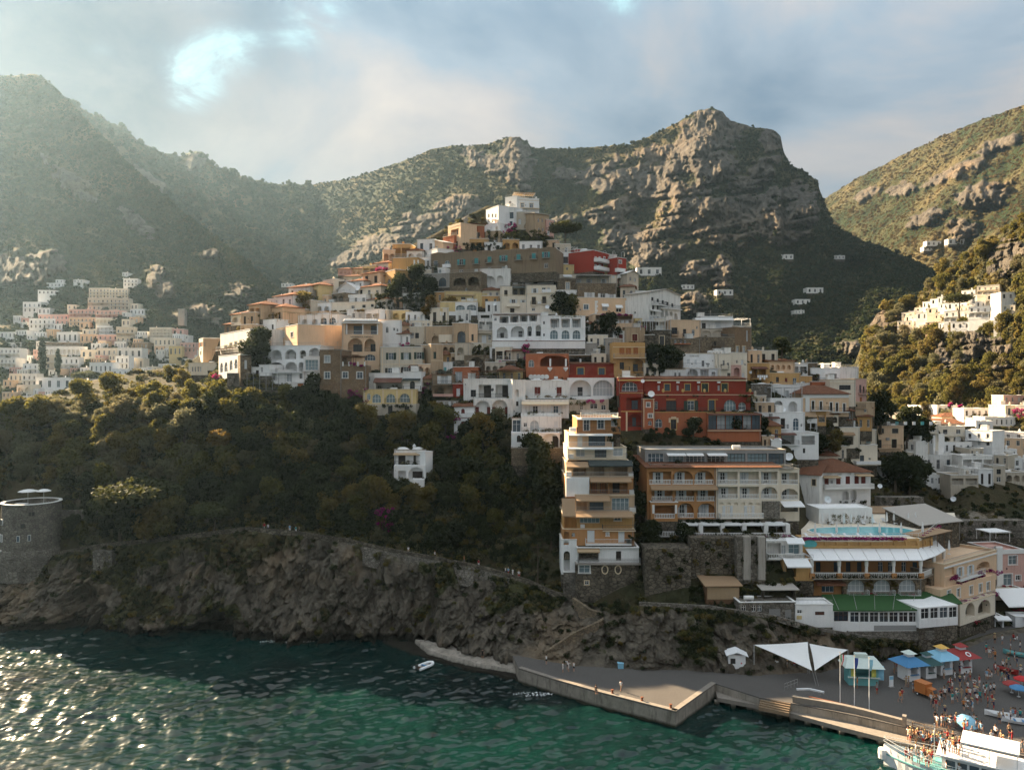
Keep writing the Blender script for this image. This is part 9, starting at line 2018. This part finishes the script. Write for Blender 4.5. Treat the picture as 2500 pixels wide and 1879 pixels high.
# ---------------------------------------------------------------- people
def body_mesh(pose,seed):
    """one continuous figure grown from a skeleton (skin modifier), 1.72 m tall, facing -y"""
    g=random.Random(seed);V=[];E=[];Rr=[]
    def a(p,r,par=None):
        V.append(p);Rr.append(r);i=len(V)-1
        if par is not None:E.append((par,i))
        return i
    sit=pose=='sit';hz0=.45 if sit else .93
    pel=a((0,0,hz0),(.145,.105));wst=a((0,.0,hz0+.17),(.125,.09),pel);che=a((0,-.01,hz0+.37),(.165,.105),wst);nk=a((0,0,hz0+.53),(.055,.055),che);jaw=a((0,-.02,hz0+.61),(.068,.075),nk);hd=a((0,-.01,hz0+.70),(.082,.098),jaw);a((0,0,hz0+.78),(.055,.065),hd)
    for s in (-1,1):
        sh=a((s*.185,0,hz0+.46),(.058,.058),che)
        if pose=='reach' and s==1:el=a((s*.27,-.18,hz0+.34),(.043,.043),sh);wr=a((s*.16,-.36,hz0+.52),(.030,.030),el);dr=Vector((-.2,-.6,.6))
        elif pose=='walk':el=a((s*.24,s*.10,hz0+.20),(.043,.043),sh);wr=a((s*.24,s*.02-.12,hz0-.02),(.030,.030),el);dr=Vector((0,-.3,-1))
        elif pose=='hips':el=a((s*.36,.08,hz0+.22),(.043,.043),sh);wr=a((s*.20,-.06,hz0+.08),(.030,.030),el);dr=Vector((-s*.7,-.5,-.4))
        else :el=a((s*.245,.03,hz0+.19),(.043,.043),sh);wr=a((s*.25,-.05,hz0-.05),(.030,.030),el);dr=Vector((0,-.15,-1))
        dr.normalize();pm=a(tuple(Vector(V[wr])+dr*.06),(.036,.018),wr);sd=dr.cross(Vector((0,1,0)));sd=sd.normalized() if sd.length>.1 else Vector((1,0,0))
        for q,ln in ((-1.5,.07),(-.5,.085),(.5,.08),(1.5,.065)):k=a(tuple(Vector(V[pm])+dr*.03+sd*q*.017),(.009,.009),pm);a(tuple(Vector(V[k])+dr*ln*.8+Vector((0,-.02,0))),(.008,.008),k)
        a(tuple(Vector(V[wr])+dr*.05+sd*.055),(.01,.01),wr)
        hp=a((s*.09,0,hz0-.05),(.095,.095),pel)
        if sit:kn=a((s*.12,-.43,hz0+.02),(.062,.062),hp);an=a((s*.12,-.45,.08),(.042,.042),kn)
        elif pose=='walk':kn=a((s*.10,-s*.16-.04,.50),(.062,.062),hp);an=a((s*.10,-s*.24+.08,.085),(.042,.042),kn)
        else :kn=a((s*.105,-.02,.50),(.062,.062),hp);an=a((s*.11,.02,.085),(.042,.042),kn)
        q=Vector(V[an]);a((q.x+s*.02,q.y-.16,.035),(.04,.032),an)
    me=bpy.data.meshes.new('body');me.from_pydata(V,E,[]);o=bpy.data.objects.new('body_tmp',me);col.objects.link(o)
    md=o.modifiers.new('skin','SKIN');md.use_smooth_shade=True
    for v,r in zip(me.skin_vertices[0].data,Rr):v.radius=r
    me.skin_vertices[0].data[0].use_root=True
    o.modifiers.new('sub','SUBSURF').levels=1
    dg=bpy.context.evaluated_depsgraph_get();m2=bpy.data.meshes.new_from_object(o.evaluated_get(dg));bpy.data.objects.remove(o)
    m2.name='body';m2.materials.clear()
    for k in ('skin_1','cloth_white','cloth_navy'):m2.materials.append(MATS[k])
    top=hz0+.47
    for p in m2.polygons:
        c=p.center;arm=abs(c.x)>.215 or (pose=='reach' and c.x>.12 and c.y<-.12)
        if c.z>hz0-.02 and c.z<top and not (arm and c.z<hz0+.33):p.material_index=1
        elif not arm and (c.z>(hz0-.36 if not sit else hz0-.15)) and c.z<=hz0-.02+(.12 if sit else 0) and not (sit and c.y<-.30):p.material_index=2
        else :p.material_index=0
    return m2,hz0


for nm,c in (('skin_1',(.42,.23,.15)),('skin_2',(.30,.15,.09)),('skin_3',(.52,.31,.22)),('cloth_white',(.75,.74,.71)),('cloth_navy',(.02,.03,.08)),('cloth_black',(.018,.017,.016)),('cloth_red',(.38,.03,.03)),('cloth_sky',(.25,.45,.60)),('cloth_teal',(.03,.30,.28)),('cloth_tan',(.42,.30,.18)),('cloth_orange',(.55,.20,.05)),('cloth_grey',(.25,.25,.25)),('hair_dark',(.025,.016,.01)),('hair_brown',(.09,.05,.025)),('hair_fair',(.30,.20,.09)),('straw',(.50,.36,.17))):plain(nm,c,.8,.2,.08)
BODY=[(p,*body_mesh(p,i)) for i,p in enumerate(('stand','walk','reach','hips','sit'))]
hair_me=MB().lathe([(.098,-.06),(.105,0),(.09,.06),(.05,.10),(0,.112)],12).mesh('hair','hair_dark',True);hat_me=MB().lathe([(.21,0),(.2,.015),(.11,.02),(.105,.10),(.05,.13),(0,.13)],14).mesh('hat','straw',True)
gp=random.Random(77);CN={'cloth_white':'white','cloth_navy':'navy','cloth_black':'black','cloth_red':'red','cloth_sky':'light blue','cloth_teal':'teal','cloth_tan':'tan','cloth_orange':'orange','cloth_grey':'grey'}
PN={'stand':'standing','walk':'walking','reach':'reaching up','hips':'posing','sit':'sitting'}
def person(loc,where,group,pose=None,rz=None,top=None,bot=None,hat=None):
    opts=[b for b in BODY if (pose==b[0] or (pose is None and b[0]!='sit'))];ps,me,hz0=gp.choice(opts)
    top=top or gp.choice(['cloth_white','cloth_white','cloth_white','cloth_black','cloth_red','cloth_sky','cloth_navy','cloth_tan','cloth_grey','cloth_teal','cloth_orange']);bot=bot or gp.choice(['cloth_navy','cloth_black','cloth_white','cloth_tan','cloth_grey','cloth_red'])
    e=empty('person',loc,gp.uniform(0,6.28) if rz is None else rz);s=gp.uniform(.94,1.06);e.scale=(s,s,s)
    hat=gp.random()<.15 if hat is None else hat
    b=ob('body',me,e)
    for i,mt in enumerate((gp.choice(['skin_1','skin_1','skin_2','skin_3']),top,bot)):b.material_slots[i].link='OBJECT';b.material_slots[i].material=MATS[mt]
    h=ob('hat' if hat else 'hair',hat_me if hat else hair_me,e,(0,.0,hz0+(.79 if hat else .755)))
    if not hat:h.material_slots[0].link='OBJECT';h.material_slots[0].material=MATS[gp.choice(['hair_dark','hair_dark','hair_brown','hair_fair'])]
    nm_={'straw':'hat'};tag(e,f"person {PN[ps]} {where}, {CN[top]} top, {CN[bot]} shorts{', straw hat' if hat else ''}",'person',group);return e
for px,py,pose,tp,bt in ((1516,1686,'walk','cloth_white','skin_1' if False else 'cloth_tan'),):person(G(px,py,BZ),'alone in the sun on the pier','people on the pier',pose,2.4,tp,bt,False)
for px,py,tp,bt,w_ in ((1178,1607,'cloth_black','cloth_black','alone on the rock shelf'),(1334,1620,'cloth_white','cloth_black','at the foot of the ramp'),(1374,1640,'cloth_white','cloth_white','in the wedding group at the cliff foot'),(1388,1638,'cloth_white','cloth_white','in the wedding group at the cliff foot'),(1386,1634,'cloth_white','cloth_black','in the wedding group at the cliff foot'),(1401,1638,'cloth_white','cloth_black','in the wedding group at the cliff foot')):
    p=G(px,py,BZ if px>1200 else 1.02);person(p,w_,'people below the cliff',gp.choice(['stand','hips','reach']),None,tp,bt,False)
for px,py in ((1455,1690),):person(G(px,py,BZ+.16),'on the pier edge','people on the pier','sit',0,'cloth_black','cloth_black',False)
for px,tp in ((640,'cloth_red'),(650,'cloth_white'),(703,'cloth_sky'),(718,'cloth_teal'),(726,'cloth_tan'),(995,'cloth_white'),(1060,'cloth_white'),(1132,'cloth_orange'),(1168,'cloth_red'),(1234,'cloth_white'),(1241,'cloth_sky'),(1252,'cloth_white'),(1267,'cloth_white')):
    p=P(px,float(tab(px,PATH_L)),float(tab(px,PATH_D)));person(p+Vector((0,1.1+.3*gp.random(),.04)),'on the cliff path','walkers on the cliff path',gp.choice(['walk','stand']),None,tp,None,False)
BP=[(972,470),(985,500),(1015,535),(1150,490),(1165,480),(1160,570),(1180,475),(1335,430),(1270,425),(1300,420),(1360,515),(1390,520),(1405,560),(1420,560),(1318,630),(1340,620),(1540,640),(1560,670),(1585,690),(1600,660),(1610,630),(1640,740),(1620,615),(1650,600),(1668,550),(1690,560),(1690,510),(1690,500),(1745,520),(1792,510),(1790,500),(1858,530),(1895,520),(1862,570),(1750,430),(1760,400),(1800,460),(1805,390),(1640,460),(1735,630),(1800,640),(1775,690),(1790,680),(1830,690),(1845,700),(1850,600),(1880,600),(1900,620),(1830,610),(1945,470),(1985,460),(1960,460),(1955,310),(1990,310),(1945,270),(2000,200),(2120,240),(2160,190),(2060,400),(2080,380),(2110,440),(2090,470),(2070,500),(2100,490),(2060,480),(1940,560),(1965,580),(1990,570),(1960,670),(1975,650),(2000,700),(2030,780),(2060,760),(1870,810),(1885,830),(2110,760),(2130,750),(2150,770),(2180,760),(2050,220),(2140,330),(2130,180),(2190,440),(1640,590),(1720,610),(1690,640),(1670,590),(1500,440),(1480,435),(1570,410),(1700,420),(1725,405),(1800,600),(1770,610),(1815,560),(1870,640),(1915,580),(1925,600),(430,400),(560,395),(620,400),(650,395),(500,395),(590,400),(2105,300),(2010,330),(2095,340),(2185,260),(2170,370),(2010,420),(2030,440),(1710,480),(1830,470)]
for x,y in BP:
    px,py=Z_M[0]+x/Z_M[2],Z_M[1]+y/Z_M[2]
    if py<1548:continue
    person(G(px+gp.uniform(-3,3),py+gp.uniform(-2,2),BZ)+Vector((0,0,.03)),'on the grey beach','people on the beach','sit' if gp.random()<.12 else None)
# ferry and the queue on the quay
ctr=Vector((54.9,96.6,0));ax=Vector((-.826,.563,0));ang=math.atan2(ax.y,ax.x)-math.pi/2
e=FE=empty('ferry',ctr,ang);tag(e,'white excursion ferry crowded with passengers at the quay','ferry')
n=18;v=[];f=[];HL=[]
for i in range(n+1):
    u=i/n;y=-8+16*u;w_=2.6*(1 if u<.55 else math.cos((u-.55)/.45*1.5));w_=max(w_,.05);HL.append((w_,y));sh=1.75+.75*max(0,u-.5)**2*4
    v+=[(-w_*.72,y,-.6),(-w_,y,sh),(w_,y,sh),(w_*.72,y,-.6)]
for i in range(n):
    for a_,b_ in ((0,1),(2,3),(3,0)):f.append((i*4+a_,i*4+b_,i*4+4+b_,i*4+4+a_))
f.append((0,3,2,1));ob('hull',mesh('hull',v,f,'white_paint'),e)
MB().prism([(w_*.97,y) for w_,y in HL]+[(-w_*.97,y) for w_,y in HL[::-1]],1.25,1.4).ob('deck','kiosk_turquoise',e)
MB().box(-1.9,1.9,-7,1.2,1.41,3.5).ob('cabin','white_paint',e)
for k in range(6):MB().box(1.902,1.93,-6.5+1.25*k,-5.5+1.25*k,2.2,3.1).ob('cabin_window','glass_blue',e)
for k in range(6):MB().box(-1.93,-1.902,-6.5+1.25*k,-5.5+1.25*k,2.2,3.1).ob('cabin_window','glass_blue',e)
MB().box(-2.3,2.3,-7.4,1.8,3.51,3.66).ob('upper_deck','white_paint',e)
MB().box(-2.0,2.0,-6.8,-.8,5.55,5.72).ob('canopy','awning_white',e)
m=MB()
for x in (-1.9,1.9):
    for y in (-6.6,-3.8,-1.0):m.bar((x,y,3.66),(x,y,5.55),.05)
m.ob('canopy_post','iron_white',e);m=MB()
for s in (-1,1):
    for (w0,y0),(w1,y1) in zip(HL,HL[1:]):
        for z in (.45,.9):m.bar((s*w0*.96,y0,1.75+z+.75*max(0,(y0+8)/16-.5)**2*4),(s*w1*.96,y1,1.75+z+.75*max(0,(y1+8)/16-.5)**2*4),.03)
        m.bar((s*w0*.96,y0,1.7),(s*w0*.96,y0,2.65),.025)
m.ob('deck_rail','iron_white',e);MB().bar((0,2.2,1.4),(0,2.2,6.5),.06).bar((-.7,2.2,5.6),(.7,2.2,5.6),.04).ob('mast','iron_white',e);MB().lathe([(.55,-.6),(.6,0),(.55,.6),(0,.75)],12,(0,0,0)).ob('bow_fender','white_paint',e,(0,8.1,1.2));MB().box(-2.55,-2.2,-2,1.2,1.9,2.1).box(2.2,2.55,-2,1.2,1.9,2.1).ob('bench','kiosk_turquoise',e)
Mf=Matrix.Translation(ctr)@Matrix.Rotation(ang,4,'Z')
for k in range(16):
    y=gp.uniform(1.8,6.6);lim=np.interp(y,[q[1] for q in HL],[q[0] for q in HL])*.8;person(Mf@Vector((gp.uniform(-lim,lim),y,1.41)),'on the ferry foredeck','ferry passengers')
for k in range(14):person(Mf@Vector((gp.uniform(-1.9,1.9),gp.uniform(-.6,1.6),3.67)),'on the ferry upper deck','ferry passengers')
for k in range(10):person(Mf@Vector((gp.choice([-2.15,2.15]),gp.uniform(-6,1),1.41)),'on the ferry side deck','ferry passengers')
for k in range(46):
    f=gp.uniform(.05,1.0);p=q0[4].lerp(q0[5],f)+Vector((.56,.83,0))*gp.uniform(.4,2.0);person(Vector((p.x,p.y,1.16)),'queueing on the lower quay','queue for the ferry','walk' if gp.random()<.4 else None)
for k in range(26):
    f=gp.uniform(.25,1.0);p=eg[9].lerp(eg[11],f)+Vector((.4,.9,0))*gp.uniform(.6,6.5);person(Vector((p.x,p.y,BZ+.03)),'waiting above the landing','queue for the ferry')
